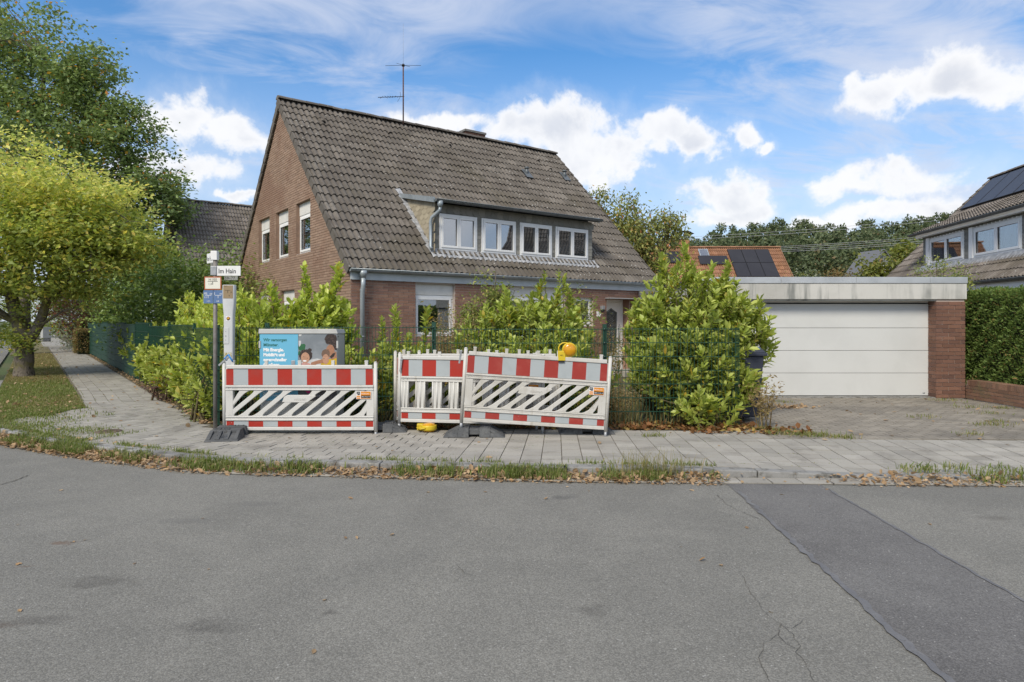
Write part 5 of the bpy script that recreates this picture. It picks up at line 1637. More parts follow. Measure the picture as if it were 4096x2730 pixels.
def bush(name, label, blobs, m, seed, per=40, sig=.16, size=.07, stems=14, group=None, cat='shrub', wl=.6, gap=.2, core=True, flat=.9, droop=.1, shell=.55):
    rng = np.random.default_rng(seed)
    b0 = blobs[0]
    root = empty(name, (b0[0], b0[1], 0), 0, label, cat, group)
    off = np.array([b0[0], b0[1], 0])
    P, C, D, N, L = leaf_cloud(rng, blobs, per, sig, size, flat, droop, gap, shell)
    k = C[:, 2] > .02
    leaf_mesh('foliage', (C - off)[k], D[k], N[k], L[k], L[k] * wl, m, .06, 'quad', root, 'stuff', .06)
    if not stems: return root
    mb = MB()
    for i in rng.permutation(len(P))[:stems]:
        bl = blobs[int(np.argmin([np.linalg.norm(P[i][:2] - np.array(q[:2])) for q in blobs]))]
        g0 = np.array([bl[0] + rng.normal() * .1, bl[1] + rng.normal() * .1, 0.]) - off
        t = P[i] - off
        mb.tube([g0, (g0 + t) / 2 + np.array([0, 0, .15]), t], [.025, .014, .005], 5, False)
    mb.build('stem', M_STEMG, root)
    return root

def box_hedge(name, label, loc, rz, lx, ly, z0, z1, m, seed, dens=900, size=.05, cat='hedge', group=None, rough=.05, wl=.6):
    """clipped hedge: leaf-covered block round a near-black core that paints the shade inside"""
    rng = np.random.default_rng(seed)
    root = empty(name, (loc[0], loc[1], 0), rz, label, cat, group)
    A = [(lx * (z1 - z0), 0), (lx * (z1 - z0), 1), (ly * (z1 - z0), 2), (ly * (z1 - z0), 3), (lx * ly, 4)]
    Cs = []; Ns = []
    for area, k in A:
        n = int(area * dens)
        u = rng.random(n); v = rng.random(n)
        if k == 0: p = np.stack([u * lx, np.zeros(n), z0 + v * (z1 - z0)], 1); q = (0, -1, 0)
        if k == 1: p = np.stack([u * lx, np.full(n, ly), z0 + v * (z1 - z0)], 1); q = (0, 1, 0)
        if k == 2: p = np.stack([np.zeros(n), u * ly, z0 + v * (z1 - z0)], 1); q = (-1, 0, 0)
        if k == 3: p = np.stack([np.full(n, lx), u * ly, z0 + v * (z1 - z0)], 1); q = (1, 0, 0)
        if k == 4: p = np.stack([u * lx, v * ly, np.full(n, z1)], 1); q = (0, 0, 1)
        w = np.sin(p[:, 0] * 6.1) * np.sin(p[:, 1] * 5.3 + p[:, 2] * 7.7) + np.sin(p[:, 0] * 13 + p[:, 2] * 11 + p[:, 1] * 12)
        p = p + np.array(q) * (w * rough * .6 - np.abs(rng.normal(size=n)) * rough * 1.1 + .01)[:, None]
        Cs.append(p); Ns.append(np.tile(np.array(q, float), (n, 1)))
    C = np.concatenate(Cs); Nn = np.concatenate(Ns)
    D = unit(Nn * .7 + rng.normal(size=C.shape) * .6 + np.array([0, 0, .5]))
    N = unit(rng.normal(size=C.shape) * .7 + Nn * .6 + np.array([0, 0, .3]))
    L = size * (.6 + .8 * rng.random(len(C)))
    leaf_mesh('foliage', C, D, N, L, L * wl, m, .05, 'quad', root, 'stuff')
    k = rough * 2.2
    MB().box(k, lx - k, k, ly - k, max(0, z0 - .1), z1 - k).build('shade_core', M_CORE, root)  # near-black block stands in for the shade between the leaves
    mb = MB()
    for i in range(int(lx / .5)):
        mb.tube([(.25 + i * .5, ly / 2, 0), (.25 + i * .5, ly / 2, z0 + .3)], .02, 5)
    mb.build('stem', M_BARK, root)
    return root

def blades(name, pts, h, m, seed, lean=.35, w=.006, kind='stuff', label=None, cat=None, zf=None, parent=None):
    rng = np.random.default_rng(seed)
    P = np.asarray(pts, float); n = len(P)
    H = np.asarray(h) if not np.isscalar(h) else np.full(n, h)
    H = H * (.5 + .8 * rng.random(n))
    a = rng.random(n) * 6.28
    ln = np.abs(rng.normal(size=n)) * lean
    dirv = np.stack([np.cos(a), np.sin(a), np.zeros(n)], 1)
    side = np.stack([-np.sin(a + .6), np.cos(a + .6), np.zeros(n)], 1)
    W = (w * (.6 + .8 * rng.random(n)))[:, None]
    mid = P + dirv * (ln * H * .35)[:, None] + np.array([0, 0, 1]) * (H * .6)[:, None]
    tip = P + dirv * (ln * H * 1.1)[:, None] + np.array([0, 0, 1]) * (H * (1 - .35 * np.minimum(ln, 1.2)))[:, None]
    V = np.stack([P - side * W, P + side * W, mid + side * W * .7, tip, mid - side * W * .7], 1).reshape(-1, 3)
    b = (np.arange(n) * 5)[:, None]
    Fc = np.concatenate([b + np.array([0, 1, 2]), b + np.array([0, 2, 4]), b + np.array([4, 2, 3])], 1).reshape(-1, 3)
    o = add(name, np_mesh(name, V, Fc, m), parent, kind=kind)
    return tag(o, label, cat)

def litter(name, pts, size, m, seed, label=None, cat=None, stand=.25):
    rng = np.random.default_rng(seed)
    P = np.asarray(pts, float); n = len(P)
    D = rng.normal(size=(n, 3)); D[:, 2] *= stand
    N = np.array([0, 0, 1.0]) + rng.normal(size=(n, 3)) * stand
    L = size * (.5 + .9 * rng.random(n))
    o = leaf_mesh(name, P, D, N, L, L * (.55 + .25 * rng.random(n)), m, .10, 'fold', None, 'stuff', -.06)
    return tag(o, label, cat)
# ------------------------------------------------------------------ trees
# oak up the side street
ob = (-23.2, 30.8, 0)
tree('oak_tree', 'tall dark green oak towering over the side street behind the yellow-green tree', ob,
     [[(-23.2, 30.8, -.1, .46), (-23.2, 30.8, .6, .34), (-23.15, 30.8, 2.5, .30), (-22.9, 30.8, 5, .27), (-22.5, 30.7, 8, .20), (-22.2, 30.6, 11, .12), (-22.0, 30.6, 14, .05)],
      [(-22.9, 30.8, 4.5, .18), (-20.8, 30.2, 7.5, .13), (-18.6, 29.8, 9.6, .06)], [(-22.8, 30.8, 5.5, .16), (-24.8, 31, 8.8, .11), (-26.4, 31.4, 11.5, .05)], [(-22.5, 30.7, 7.6, .13), (-20.6, 31, 10.5, .08), (-19.2, 31, 13, .03)]],
     [(-22.2, 30.5, 12.3, 4.2, 3.6, 4.0, 257), (-19.0, 30.0, 9.0, 3.2, 3.0, 4.3, 234), (-25.4, 30.8, 12.0, 4.0, 3.4, 4.6, 234), (-17.9, 29.8, 6.6, 2.5, 2.6, 2.5, 132), (-19.6, 29.6, 12.6, 1.9, 2.0, 2.4, 70), (-28.6, 31, 10, 3.0, 3.0, 4.4, 124), (-23.0, 30, 8.0, 4.5, 3.0, 3.0, 124), (-18.5, 30, 4.4, 1.9, 2.0, 1.4, 62), (-25.8, 30.8, 15.6, 3.2, 3.0, 2.8, 150), (-16.4, 30.0, 7.4, 1.7, 2.0, 2.0, 80), (-17.2, 29.8, 4.6, 1.6, 1.8, 1.7, 70), (-18.0, 30.0, 10.6, 1.6, 1.8, 1.8, 60)],
     M_OAK, 3, per=72, sig=.33, size=.175, limbs=170, gap=.06, flat=.60, droop=.10, wl=.6, shell=.25, limb_r=.08)
# hornbeam on the verge, sunlight on its top put into the leaf colour
hb = (-13.5, 18.0, 0)
def upper(c): return (c[:, 2] + .22 * np.sin(c[:, 0] * 3.1) + .18 * np.sin(c[:, 0] * 7 + c[:, 1] * 5)) > 4.55  # leaves above this get a brighter, yellower colour that paints the sun on the crown
tree('hornbeam_tree', 'forked hornbeam with yellow-green crown on the grass verge', hb,
     [[(-13.5, 18, -.15, .30), (-13.52, 18, .25, .235), (-13.5, 18, .95, .21), (-13.62, 18, 1.45, .19), (-13.85, 18, 2.2, .14), (-13.75, 18, 2.9, .12), (-13.4, 18, 3.8, .09), (-13.3, 18, 5.0, .04)],
      [(-13.5, 18, .9, .17), (-13.15, 18, 1.35, .13), (-12.85, 17.95, 2.1, .11), (-12.65, 17.9, 3.0, .09), (-12.2, 17.8, 4.2, .05), (-11.9, 17.7, 5.2, .025)],
      [(-13.75, 18, 2.8, .07), (-14.8, 18.1, 3.9, .05), (-15.6, 18.2, 4.8, .02)], [(-12.7, 17.9, 2.8, .06), (-11.3, 17.6, 3.7, .04), (-10.2, 17.3, 4.2, .015)]],
     [(-13.4, 17.8, 5.0, 2.4, 2.3, 1.75, 235), (-11.8, 17.5, 4.5, 2.1, 2.1, 1.45, 200), (-15.3, 18.1, 4.6, 2.0, 2.0, 1.7, 160), (-12.9, 17.4, 3.5, 3.2, 2.2, 1.2, 200), (-11.2, 17.5, 3.4, 1.5, 1.6, 1.0, 80), (-10.4, 17.4, 3.7, 1.2, 1.2, .6, 46), (-15.9, 17.8, 2.5, 1.1, 1.0, 1.0, 70), (-14.6, 17.4, 2.7, 1.6, 1.5, .8, 80), (-12.2, 17.8, 2.5, 1.4, 1.3, .7, 55)],
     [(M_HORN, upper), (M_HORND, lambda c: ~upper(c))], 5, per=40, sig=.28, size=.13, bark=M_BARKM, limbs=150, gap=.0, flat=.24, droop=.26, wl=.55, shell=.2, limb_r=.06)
# leaf tufts on its trunk
rng_ = np.random.default_rng(8)
# cherry behind the house
tree('cherry_tree', 'loose cherry tree with drooping leaves behind the right end of the brick house', (5.0, 23.2, 0),
     [[(5.0, 23.2, 0, .16), (5.0, 23.2, 1.5, .13), (4.9, 23.1, 3.0, .10), (4.6, 23, 4.4, .06), (4.3, 23, 5.6, .03)], [(4.9, 23.1, 2.6, .08), (5.4, 23, 4.0, .05), (5.6, 22.9, 5.3, .02)], [(4.8, 23.1, 3.2, .07), (3.8, 23, 4.6, .04), (3.1, 23, 5.7, .02)]],
     [(4.35, 23, 4.4, 1.2, 1.2, 1.15, 120), (4.7, 22.9, 3.2, 1.0, 1.1, 1.1, 95), (3.5, 23, 5.1, .7, .7, .9, 45), (5.4, 22.9, 5.0, .55, .6, .55, 24), (4.9, 23, 2.2, .9, .9, .7, 50), (3.2, 23, 5.9, .25, .3, .35, 7), (4.2, 23, 5.8, .22, .3, .35, 7), (5.75, 22.9, 4.6, .3, .35, .5, 12), (3.4, 23, 3.8, 1.0, .9, 1.1, 50)],
     M_CHERRY, 9, per=36, sig=.20, size=.14, limbs=70, gap=.3, flat=1.0, droop=.85, wl=.42, shell=.3)
# yellow-green tree behind the garage
tree('walnut_tree', 'light yellow-green tree beside the small grey gable behind the garage roof', (16.9, 29.5, 0),
     [[(16.9, 29.5, 0, .14), (16.9, 29.5, 2, .10), (16.8, 29.4, 4.0, .04)], [(16.9, 29.5, 1.8, .07), (17.6, 29.3, 4.4, .02)]],
     [(16.6, 29.3, 3.9, 1.0, .9, 1.1, 60), (17.6, 29.2, 4.3, .8, .8, .9, 45), (16.0, 29.3, 3.2, .9, .9, .9, 40), (17.2, 29.3, 3.2, 1.2, .9, 1.0, 50)],
     leafmat('walnut_leaf', [(.15, .18, .04), (.19, .215, .05), (.23, .24, .06), (.30, .22, .07)], .5, .35, .3, tramp=(0, .4, .93, .98)), 12, per=26, sig=.22, size=.20, limbs=30, gap=.4, droop=.6, wl=.5, shell=.2)
bush('garden_shrub', 'pale green leafy shrub between the orange roof and the garage top', [(13.6, 30, 2.4, .9, .8, 1.6, 80), (15.0, 30, 2.2, .9, .8, 1.3, 60), (12.8, 30, 2.0, .6, .7, 1.2, 30)], M_GREYG, 14, per=30, sig=.16, size=.10)
bush('garden_shrub', 'russet shrub at the foot of the wooded hill above the garage', [(20.8, 42, 3.0, 2.0, 1.5, 2.5, 90)], M_HEDGEB, 15, per=30, sig=.3, size=.18)

# dark evergreens and garden shrubs behind the side-street fence
def on_fence(s, d=0.0):
    p = FC + D2 * s + D1 * d
    return p.x, p.y
def mass(name, label, spec, m, seed, per=42, sig=.22, size=.10, **kw):
    bl = []
    for (s, d, z, rs, rz, n) in spec:
        x, y = on_fence(s, d); bl.append((x, y, z, rs, rs, rz, n))
    return bush(name, label, bl, m, seed, per, sig, size, **kw)
mass('evergreen_shrub', 'large dark evergreen shrub behind the far half of the side-street fence', [(13.0, 1.6, 2.0, 1.9, 2.3, 150), (15.5, 1.5, 1.9, 1.8, 2.4, 130), (11.0, 1.8, 1.8, 1.6, 1.9, 100)], M_EVER, 21, size=.13, sig=.26)
mass('evergreen_shrub', 'dark broadleaf shrub in front of the grey pantile roof', [(10.5, 4.2, 2.0, 1.8, 2.4, 130), (8.5, 4.5, 1.9, 1.5, 2.2, 100)], M_MIXG, 22, size=.12, sig=.25)
mass('evergreen_shrub', 'tall dark shrub with loose shoots below the grey pantile roof', [(14, 6.0, 2.6, 1.9, 2.6, 140), (17, 5.0, 2.4, 2.0, 2.7, 140)], M_EVER, 23, size=.14, sig=.3)
mass('evergreen_shrub', 'dense dark shrub at the far end of the green screen fence', [(20, 1.8, 2.0, 2.2, 2.6, 180), (24, 2.2, 2.0, 2.4, 2.8, 190)], M_EVER, 24, size=.14, sig=.3)
mass('mixed_shrub', 'red-leaved shrub over the clipped hedge up the side street', [(30, .5, 2.0, 2.2, 1.7, 120)], M_REDSH, 25, size=.15, sig=.3)
mass('mixed_shrub', 'purple-leaved shrub far up the side street path', [(36, .9, 2.6, 2.3, 2.2, 120)], M_PURP, 26, size=.16, sig=.3)
mass('mixed_shrub', 'green shrub behind the red-leaved one up the path', [(33, 2.0, 2.8, 2.8, 3.0, 170), (38, .5, 2.0, 2.2, 2.2, 100)], M_MIXG, 27, size=.16, sig=.32)
mass('flower_shrub', 'low grey-green border with yellow flowers beside the far path', [(31, .1, .7, 1.1, .8, 60), (29.2, .3, .6, .8, .6, 40)], M_GREYG, 28, size=.10, sig=.2)
mass('street_tree_screen', 'green leafy bushes closing the view at the far end of the path', [(66, -2.5, 2.2, 3.4, 2.8, 150), (68, -7.0, 2.4, 3.6, 3.2, 150), (60, 2.5, 2.4, 3.0, 3.0, 120), (50, 2.8, 2.0, 2.4, 2.6, 90)], M_MIXG, 29, size=.2, sig=.4)
mass('street_tree_screen', 'dark shrub mass across the side street at the picture edge', [(36, -13, 2.4, 3.5, 3.0, 190), (30, -14, 2.2, 3.0, 2.6, 150), (44, -13, 3, 4, 3.6, 150)], M_MIXG, 30, size=.2, sig=.4)
rf = np.random.default_rng(4)
fx, fy = on_fence(30.4, -.5)
P_ = np.stack([fx + rf.normal(size=60) * .7, fy + rf.normal(size=60) * .7, 1.0 + rf.random(60) * .55], 1)
tag(leaf_mesh('yellow_flowers', P_, rf.normal(size=(60, 3)), rf.normal(size=(60, 3)), np.full(60, .10), np.full(60, .09), mat('yellow_petal', (.62, .47, .03), .6, trans=.3), .1, 'quad', None, 'stuff'), 'yellow flowers among the grey-green border', 'flowers')
x_, y_ = on_fence(26.2, -.55)
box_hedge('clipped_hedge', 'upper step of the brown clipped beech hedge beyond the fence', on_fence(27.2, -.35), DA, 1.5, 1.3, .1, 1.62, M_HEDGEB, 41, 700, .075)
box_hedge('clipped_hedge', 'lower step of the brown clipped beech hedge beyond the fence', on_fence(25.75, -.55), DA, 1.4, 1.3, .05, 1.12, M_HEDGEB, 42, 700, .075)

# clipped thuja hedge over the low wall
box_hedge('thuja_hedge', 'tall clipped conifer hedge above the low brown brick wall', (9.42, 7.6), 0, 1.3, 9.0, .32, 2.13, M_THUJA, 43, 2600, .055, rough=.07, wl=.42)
rg = np.random.default_rng(77)
n = 700
blades('grass', np.stack([WX + .22 + rg.random(n) * .3, 8.2 + rg.random(n) * 5.6, np.full(n, .24)], 1), .14, M_GRASS, 78, label='fresh green grass under the conifer hedge', cat='grass')
bush('wild_shrub', 'feathery green sprays growing up between garage and hedge', [(9.35, 13.6, 2.2, .22, .25, .5, 20), (10.2, 15.5, 2.6, .9, .4, .45, 40), (8.9, 20.2, 2.6, .8, .4, .5, 26)], M_BIRCH, 79, per=22, sig=.10, size=.06, stems=10, gap=0)

# wooded hill
def forest():
    rng = np.random.default_rng(99)
    Cs = []; Ds = []; Ns = []; Ls = []
    skyline = [(2450, 960), (2650, 930), (2700, 915), (2760, 935), (2830, 935), (2860, 895), (2950, 905), (3050, 885), (3200, 880), (3260, 872), (3330, 895), (3400, 900), (3480, 880), (3560, 882), (3640, 868), (3700, 850), (3800, 840), (4300, 800), (4700, 790)]
    sx = [a for a, b in skyline]; sy = [b for a, b in skyline]
    for row, Y in enumerate((74, 82, 92, 104, 118)):
        u = 2380
        while u < 4700:
            Yj = Y + rng.uniform(-3, 3)
            ytop = np.interp(u, sx, sy) + (4 - row) * 20 + rng.uniform(-14, 16) + (4 if row == 4 else 0)
            x, _, zt = at(u, ytop, Yj)
            rx = rng.uniform(2.0, 3.2)
            nb_ = 13
            zb = max(.5, zt - rng.uniform(8, 11))
            for b in range(nb_):
                f = b / (nb_ - 1.0)
                c = np.array([x + rng.normal() * rx * .5 * (1 - .75 * f), Yj + rng.normal() * 1.2, zb + (zt - zb - .7) * (.05 + .95 * f)])
                n = 95
                d = unit(rng.normal(size=(n, 3)))
                r = np.array([1.35, 1.2, 1.05]) * rng.uniform(.7, 1.15) * (1 - .35 * f)
                p = c + d * r * (.55 + .5 * rng.random((n, 1)))
                Cs.append(p); Ds.append(rng.normal(size=(n, 3)) + np.array([0, 0, .15])); Ns.append(d + rng.normal(size=(n, 3)) * .5 + np.array([0, 0, .4]))
                Ls.append(.45 * (.5 + .8 * rng.random(n)))
            u += rng.uniform(52, 85) * (92 / Y) * .72
    C = np.concatenate(Cs); D = np.concatenate(Ds); N = np.concatenate(Ns); L = np.concatenate(Ls)
    o = leaf_mesh('far_wood', C, D, unit(N), L, L * .62, M_WOOD, .05, 'quad', None, 'stuff')
    tag(o, 'dark green deciduous wood covering the hill behind the houses', 'woodland')
    # the hill it stands on
    V = []; nx, ny = 30, 8
    for j in range(ny):
        for i in range(nx):
            x = -20 + 220 * i / (nx - 1); y = 66 + 90 * j / (ny - 1)
            V.append((x, y, -.2 + 7 * sstep(0, ny - 1, j) * sstep(-10, 25, x)))
    Fs = [(j * nx + i, j * nx + i + 1, (j + 1) * nx + i + 1, (j + 1) * nx + i) for j in range(ny - 1) for i in range(nx - 1)]
    add('hill', np_mesh('hill', V, Fs, mat('hill_ground', (.045, .055, .025), 1.0), True), kind='structure')
forest()

# ------------------------------------------------------------------ laurels and garden plants
laurel('cherry_laurel', 'largest rounded cherry laurel bursting through the fence beside the garage', [(2.85, 10.35, 1.15, 1.02, .82, 1.32, 340), (2.7, 9.95, .72, .92, .62, .85, 190), (3.45, 10.3, 1.2, .74, .6, .78, 100), (2.30, 10.2, .62, .48, .5, .68, 100), (3.1, 9.75, .55, .6, .4, .6, 70), (2.75, 9.25, .28, .5, .22, .34, 24), (2.42, 10.45, 1.40, .60, .5, .62, 80), (3.4, 10.4, 1.55, .58, .5, .62, 80)], M_LAUREL, 51, nind=300,
       spires=[(2.5, 10.4, 2.0, 2.42, .02, 7), (2.98, 10.4, 2.1, 2.58, .02, 7), (3.3, 10.4, 2.0, 2.35, .02, 6), (3.85, 10.2, 1.3, 1.72, .02, 6), (2.12, 10.3, 1.2, 1.62, .012, 6), (2.35, 10.4, 1.7, 2.15, .015, 6), (3.5, 10.3, 1.8, 2.05, .02, 5)])
laurel('cherry_laurel', 'wide cherry laurel before the middle of the house front, below the dormer', [(.35, 10.7, 1.05, 1.0, .65, 1.0, 230), (-.30, 10.6, .95, .65, .5, .9, 110), (.5, 10.1, .6, 1.15, .4, .75, 150), (.95, 10.9, 1.0, .42, .45, .85, 50)], M_LAUREL, 52, nind=120,
       spires=[(.28, 10.9, 1.7, 2.22, .02, 8), (1.12, 10.9, 1.5, 2.22, .015, 10), (-.2, 10.8, 1.5, 1.9, .02, 5), (.75, 10.9, 1.5, 1.9, .02, 5)])
laurel('cherry_laurel', 'small cherry laurel behind the fence below the house corner downpipe', [(-1.75, 10.3, .66, .62, .45, .72, 110), (-1.5, 9.95, .45, .6, .3, .6, 80), (-2.3, 10.0, .45, .5, .35, .60, 70)], M_LAUREL, 53, nind=60,
       spires=[(-1.78, 10.4, 1.15, 1.62, .012, 6), (-1.42, 10.4, 1.15, 1.58, .012, 5), (-2.05, 10.4, 1.0, 1.45, .012, 5)])
laurel('cherry_laurel', 'tall pale cherry laurel with twin spires behind the blue poster cabinet', [(-3.15, 10.6, 1.15, .6, .5, .98, 120), (-2.98, 10.7, 1.15, .42, .5, .98, 100), (-3.6, 10.5, 1.0, .65, .5, .95, 120), (-3.25, 10.0, .6, .95, .35, .8, 120)], M_LAURELY, 54, nind=80,
       spires=[(-3.38, 10.6, 1.8, 2.28, .02, 8), (-3.0, 10.7, 1.8, 2.34, .015, 8), (-3.9, 10.6, 1.6, 2.05, .02, 6)])
lhb = []
for s in np.arange(.8, 5.6, .8):
    x, y = on_fence(s, .62); lhb.append((x, y, 1.0, .66, .66, 1.05 + .10 * math.sin(s * 3), 105))
laurel('cherry_laurel', 'pale cherry laurel hedge behind the near end of the side-street fence', lhb, M_LAURELY, 55, nind=120)
lhb = []
for s in np.arange(.6, 7.4, .55):
    x, y = on_fence(s, .08); lhb.append((x, y, .55, .36, .36, .62, 26)); lhb.append((x, y, .25, .32, .32, .28, 12))
laurel('cherry_laurel', 'cherry laurel shoots poking through the side-street fence mesh', lhb, M_LAUREL, 56, nind=120)
lhb = []
for s in np.arange(7.2, 13, .9):
    x, y = on_fence(s, .35); lhb.append((x, y, .75, .5, .5, .80, 34))
laurel('cherry_laurel', 'thin cherry laurel row along the green screened fence panels', lhb, M_LAUREL, 57)
bush('purple_ground_shrub', 'low purple-leaved plant at the foot of the side-street fence', [(*on_fence(3.9, -.05), .25, .38, .38, .25, 26)], leafmat('purple_leaf', [(.10, .04, .045), (.14, .06, .06), (.08, .045, .04)], .6, .2), 58, per=26, sig=.08, size=.04, gap=0)
bush('trailing_weed', 'small-leaved weed climbing the fence corner by the sign pole', [(*on_fence(.7, -.1), .38, .3, .3, .4, 24)], M_MIXG, 59, per=18, sig=.08, size=.035, gap=0)
# birch sapling before the house wall
tree('birch_sapling', 'slim birch sapling with small leaves before the house wall', (-.35, 12.0, 0),
     [[(-.35, 12, 0, .03), (-.33, 12, 1.2, .02), (-.30, 12, 2.5, .006)], [(-.34, 12, .9, .012), (-.75, 12, 1.9, .004)], [(-.33, 12, 1.1, .012), (.05, 12, 2.1, .004)]],
     [(-.32, 12, 1.9, .35, .35, .65, 46), (-.72, 12, 1.6, .32, .3, .5, 36), (.05, 12, 1.6, .4, .3, .6, 36), (1.25, 11.8, 1.7, .4, .3, .55, 34), (-.9, 12, 1.2, .3, .3, .5, 24)], M_BIRCH, 61, per=24, sig=.09, size=.055, limbs=40, gap=0, wl=.75, shell=.1, limb_r=.012, droop=.4)
# faded goldenrod in front of the window
rg = np.random.default_rng(62)
def stalk_plant(name, label, x, y, hgt, n, m, spread, seed, plume=True):
    rg = np.random.default_rng(seed)
    root = empty(name, (x, y, 0), 0, label, 'plant')
    mb = MB(); C = []; D = []
    for i in range(n):
        bx_, by_ = rg.normal() * spread * .35, rg.normal() * spread * .35
        tx_, ty_ = bx_ + rg.normal() * spread * .6, by_ + rg.normal() * spread * .5
        h = hgt * (.7 + .35 * rg.random())
        mb.tube([(bx_, by_, 0), ((bx_ + tx_) / 2 * .9 + bx_ * .1, (by_ + ty_) / 2, h * .55), (tx_, ty_, h)], [.005, .004, .002], 4, False)
        k = 70
        f = rg.random(k) ** .7
        base = np.stack([bx_ + (tx_ - bx_) * f, by_ + (ty_ - by_) * f, h * (.25 + .75 * f)], 1)
        C.append(base + rg.normal(size=(k, 3)) * (.02 + .05 * (f > .6))[:, None]); d = rg.normal(size=(k, 3)); d[:, 2] = d[:, 2] * .5 + .35; D.append(d)
    mb.build('stem', m, root)
    C = np.concatenate(C); D = np.concatenate(D)
    L = .05 * (.5 + rg.random(len(C)))
    leaf_mesh('foliage', C, D, rg.normal(size=C.shape), L, L * .35, m, 0, 'quad', root, 'stuff')
    return root
stalk_plant('goldenrod_plant', 'faded brown goldenrod clump before the ground-floor window', -1.05, 11.4, 1.72, 26, M_GOLD, .42, 63)
stalk_plant('goldenrod_plant', 'straw-coloured seed stalks beside the faded goldenrod clump', -.85, 11.0, 1.80, 10, M_DRY, .22, 64)
stalk_plant('goldenrod_plant', 'yellowing low goldenrod between the two front laurels', -.75, 10.4, 1.25, 26, M_GOLD, .40, 65)
stalk_plant('goldenrod_plant', 'dry brown stalks by the white front door', 1.75, 11.8, 1.35, 22, M_GOLD, .35, 66)
stalk_plant('goldenrod_plant', 'dry grass stalks in the fence gap right of the barriers', 1.55, 9.75, .55, 26, M_DRY, .35, 67)
stalk_plant('dry_weed', 'wispy dry weed in front of the dark wheelie bin', 3.62, 9.35, .62, 10, M_DRY, .16, 68)
# ------------------------------------------------------------------ fence
M_FENCE = mat('fence_green', (.007, .044, .025), .45, noise=(6, (.010, .055, .032), .4, .65), spec=.45)
M_SCREEN = mat('screen_strip_green', (.008, .038, .023), .6, noise=(3, (.011, .048, .03), .4, .65))
def fence_panel(parent, length, top, loc, rz, bottom=.03, screen=False):
    VV = []; FF = []
    base = np.array([(3, 2, 1, 0), (4, 5, 6, 7), (0, 1, 5, 4), (1, 2, 6, 5), (2, 3, 7, 6), (3, 0, 4, 7)])
    def bx(x0, x1, y0, y1, z0, z1):
        VV.append([(x0, y0, z0), (x1, y0, z0), (x1, y1, z0), (x0, y1, z0), (x0, y0, z1), (x1, y0, z1), (x1, y1, z1), (x0, y1, z1)]); FF.append(base + 8 * (len(VV) - 1))
    n = int(round(length / .05))
    for i in range(n + 1):
        x = i * length / n
        bx(x - .003, x + .003, -.003, .003, bottom, top)
    z = top - .022
    while z > bottom - .01:
        for sy in (-1, 1):
            bx(0, length, sy * .007 - .004, sy * .007 + .004, z - .0045, z + .0045)
        z -= .2
    p = add('mesh_panel', np_mesh('mesh_panel', np.array(VV).reshape(-1, 3), np.concatenate(FF), M_FENCE), parent, loc, (0, 0, rz))
    if screen:
        mb = MB(); z = top - .03
        while z > bottom + .1:
            mb.box(0.01, length - .01, .0100, .0125, z - .195, z - .006); z -= .2
        mb.build('screen_strip', M_SCREEN, p)
    return p
def fence_post(parent, loc, rz, h):
    p = MB().box(-.03, .03, .012, .055, -.1, h).build('post', M_FENCE, parent, loc, (0, 0, rz), bevel=.004)
    MB().box(-.033, .033, .009, .058, h, h + .008).build('cap', M_FENCE, p)
    mb = MB(); z = h - .06
    while z > .1:
        mb.lathe([(.009, -.006), (.009, 0)], 8, (0, .009, z), 'y'); z -= .2
    mb.build('bolt', M_STEEL, p)
FY = 9.45
ff = empty('mesh_fence', (FC.x, FY, 0), 0, 'green double-wire mesh fence along the front pavement', 'fence')
px = [FC.x, -3.57, -1.14, 1.35, 3.30]
tops = [1.455, 1.462, 1.435, 1.44]
for i, (a, b) in enumerate(zip(px, px[1:])):
    fence_panel(ff, b - a, tops[i], (a - FC.x, 0, 0), 0)
for x, h in zip(px[:-1], (1.47, 1.50, 1.512, 1.48)):
    fence_post(ff, (x - FC.x, 0, 0), 0, h)
fence_panel(ff, 1.2, 1.43, (3.30 - FC.x, .01, 0), PI / 2)
sf = empty('mesh_fence', (FC.x, FC.y, 0), DA + PI / 2, 'green double-wire mesh fence with dark screen panels along the side street', 'fence')
s = 0.06; first = True
ends = [0.06, 1.88] + [1.88 + 2.5 * k for k in range(1, 11)]
for i, (a, b) in enumerate(zip(ends, ends[1:])):
    tp = 1.44 + (.03 if i % 2 else -.01) + (.05 if i > 2 else 0) * .6
    fence_panel(sf, b - a, tp, (a, 0, 0), 0, screen=i >= 4)
for i, s in enumerate(ends[1:]):
    # posts stand on the garden side: local +y is towards the street here, so turn them round
    fence_post(sf, (s, 0, 0), PI, 1.49 + .02 * (i % 2))

# ------------------------------------------------------------------ barriers
M_BARW = mat('barrier_plastic', (.56, .55, .515), .42, noise=[(3, (.50, .49, .455), .45, .7), (22, (.42, .40, .35), .58, .78, .5)], spec=.4, bump=(30, .15, .004), streak=((.40, .375, .31), 7.0, .56, .74))
M_BARW2 = mat('barrier_plastic_grubby', (.53, .515, .475), .48, noise=[(2.5, (.46, .44, .39), .42, .66), (20, (.36, .33, .27), .55, .75, .6)], spec=.35, bump=(30, .15, .004), streak=((.34, .31, .25), 7.0, .52, .72))
M_RED = mat('reflective_red', (.36, .028, .016), .38, noise=(7, (.33, .04, .028), .45, .7), spots=(14, .05, (.62, .55, .52), 1.5, .5), spec=.4)
M_RED2 = mat('reflective_red_faded', (.30, .035, .026), .42, noise=(5, (.34, .06, .045), .45, .7), spots=(12, .06, (.55, .48, .45), 1.5, .6), spec=.4)
M_GREY = mat('reflective_white', (.37, .40, .405), .35, noise=(5, (.34, .37, .375), .45, .7), spec=.5)
M_FOOT = mat('recycled_rubber', (.085, .088, .09), .85, noise=[(6, (.12, .122, .12), .45, .68), (40, (.06, .06, .06), .5, .75)], bump=(50, .6, .006), spec=.25)
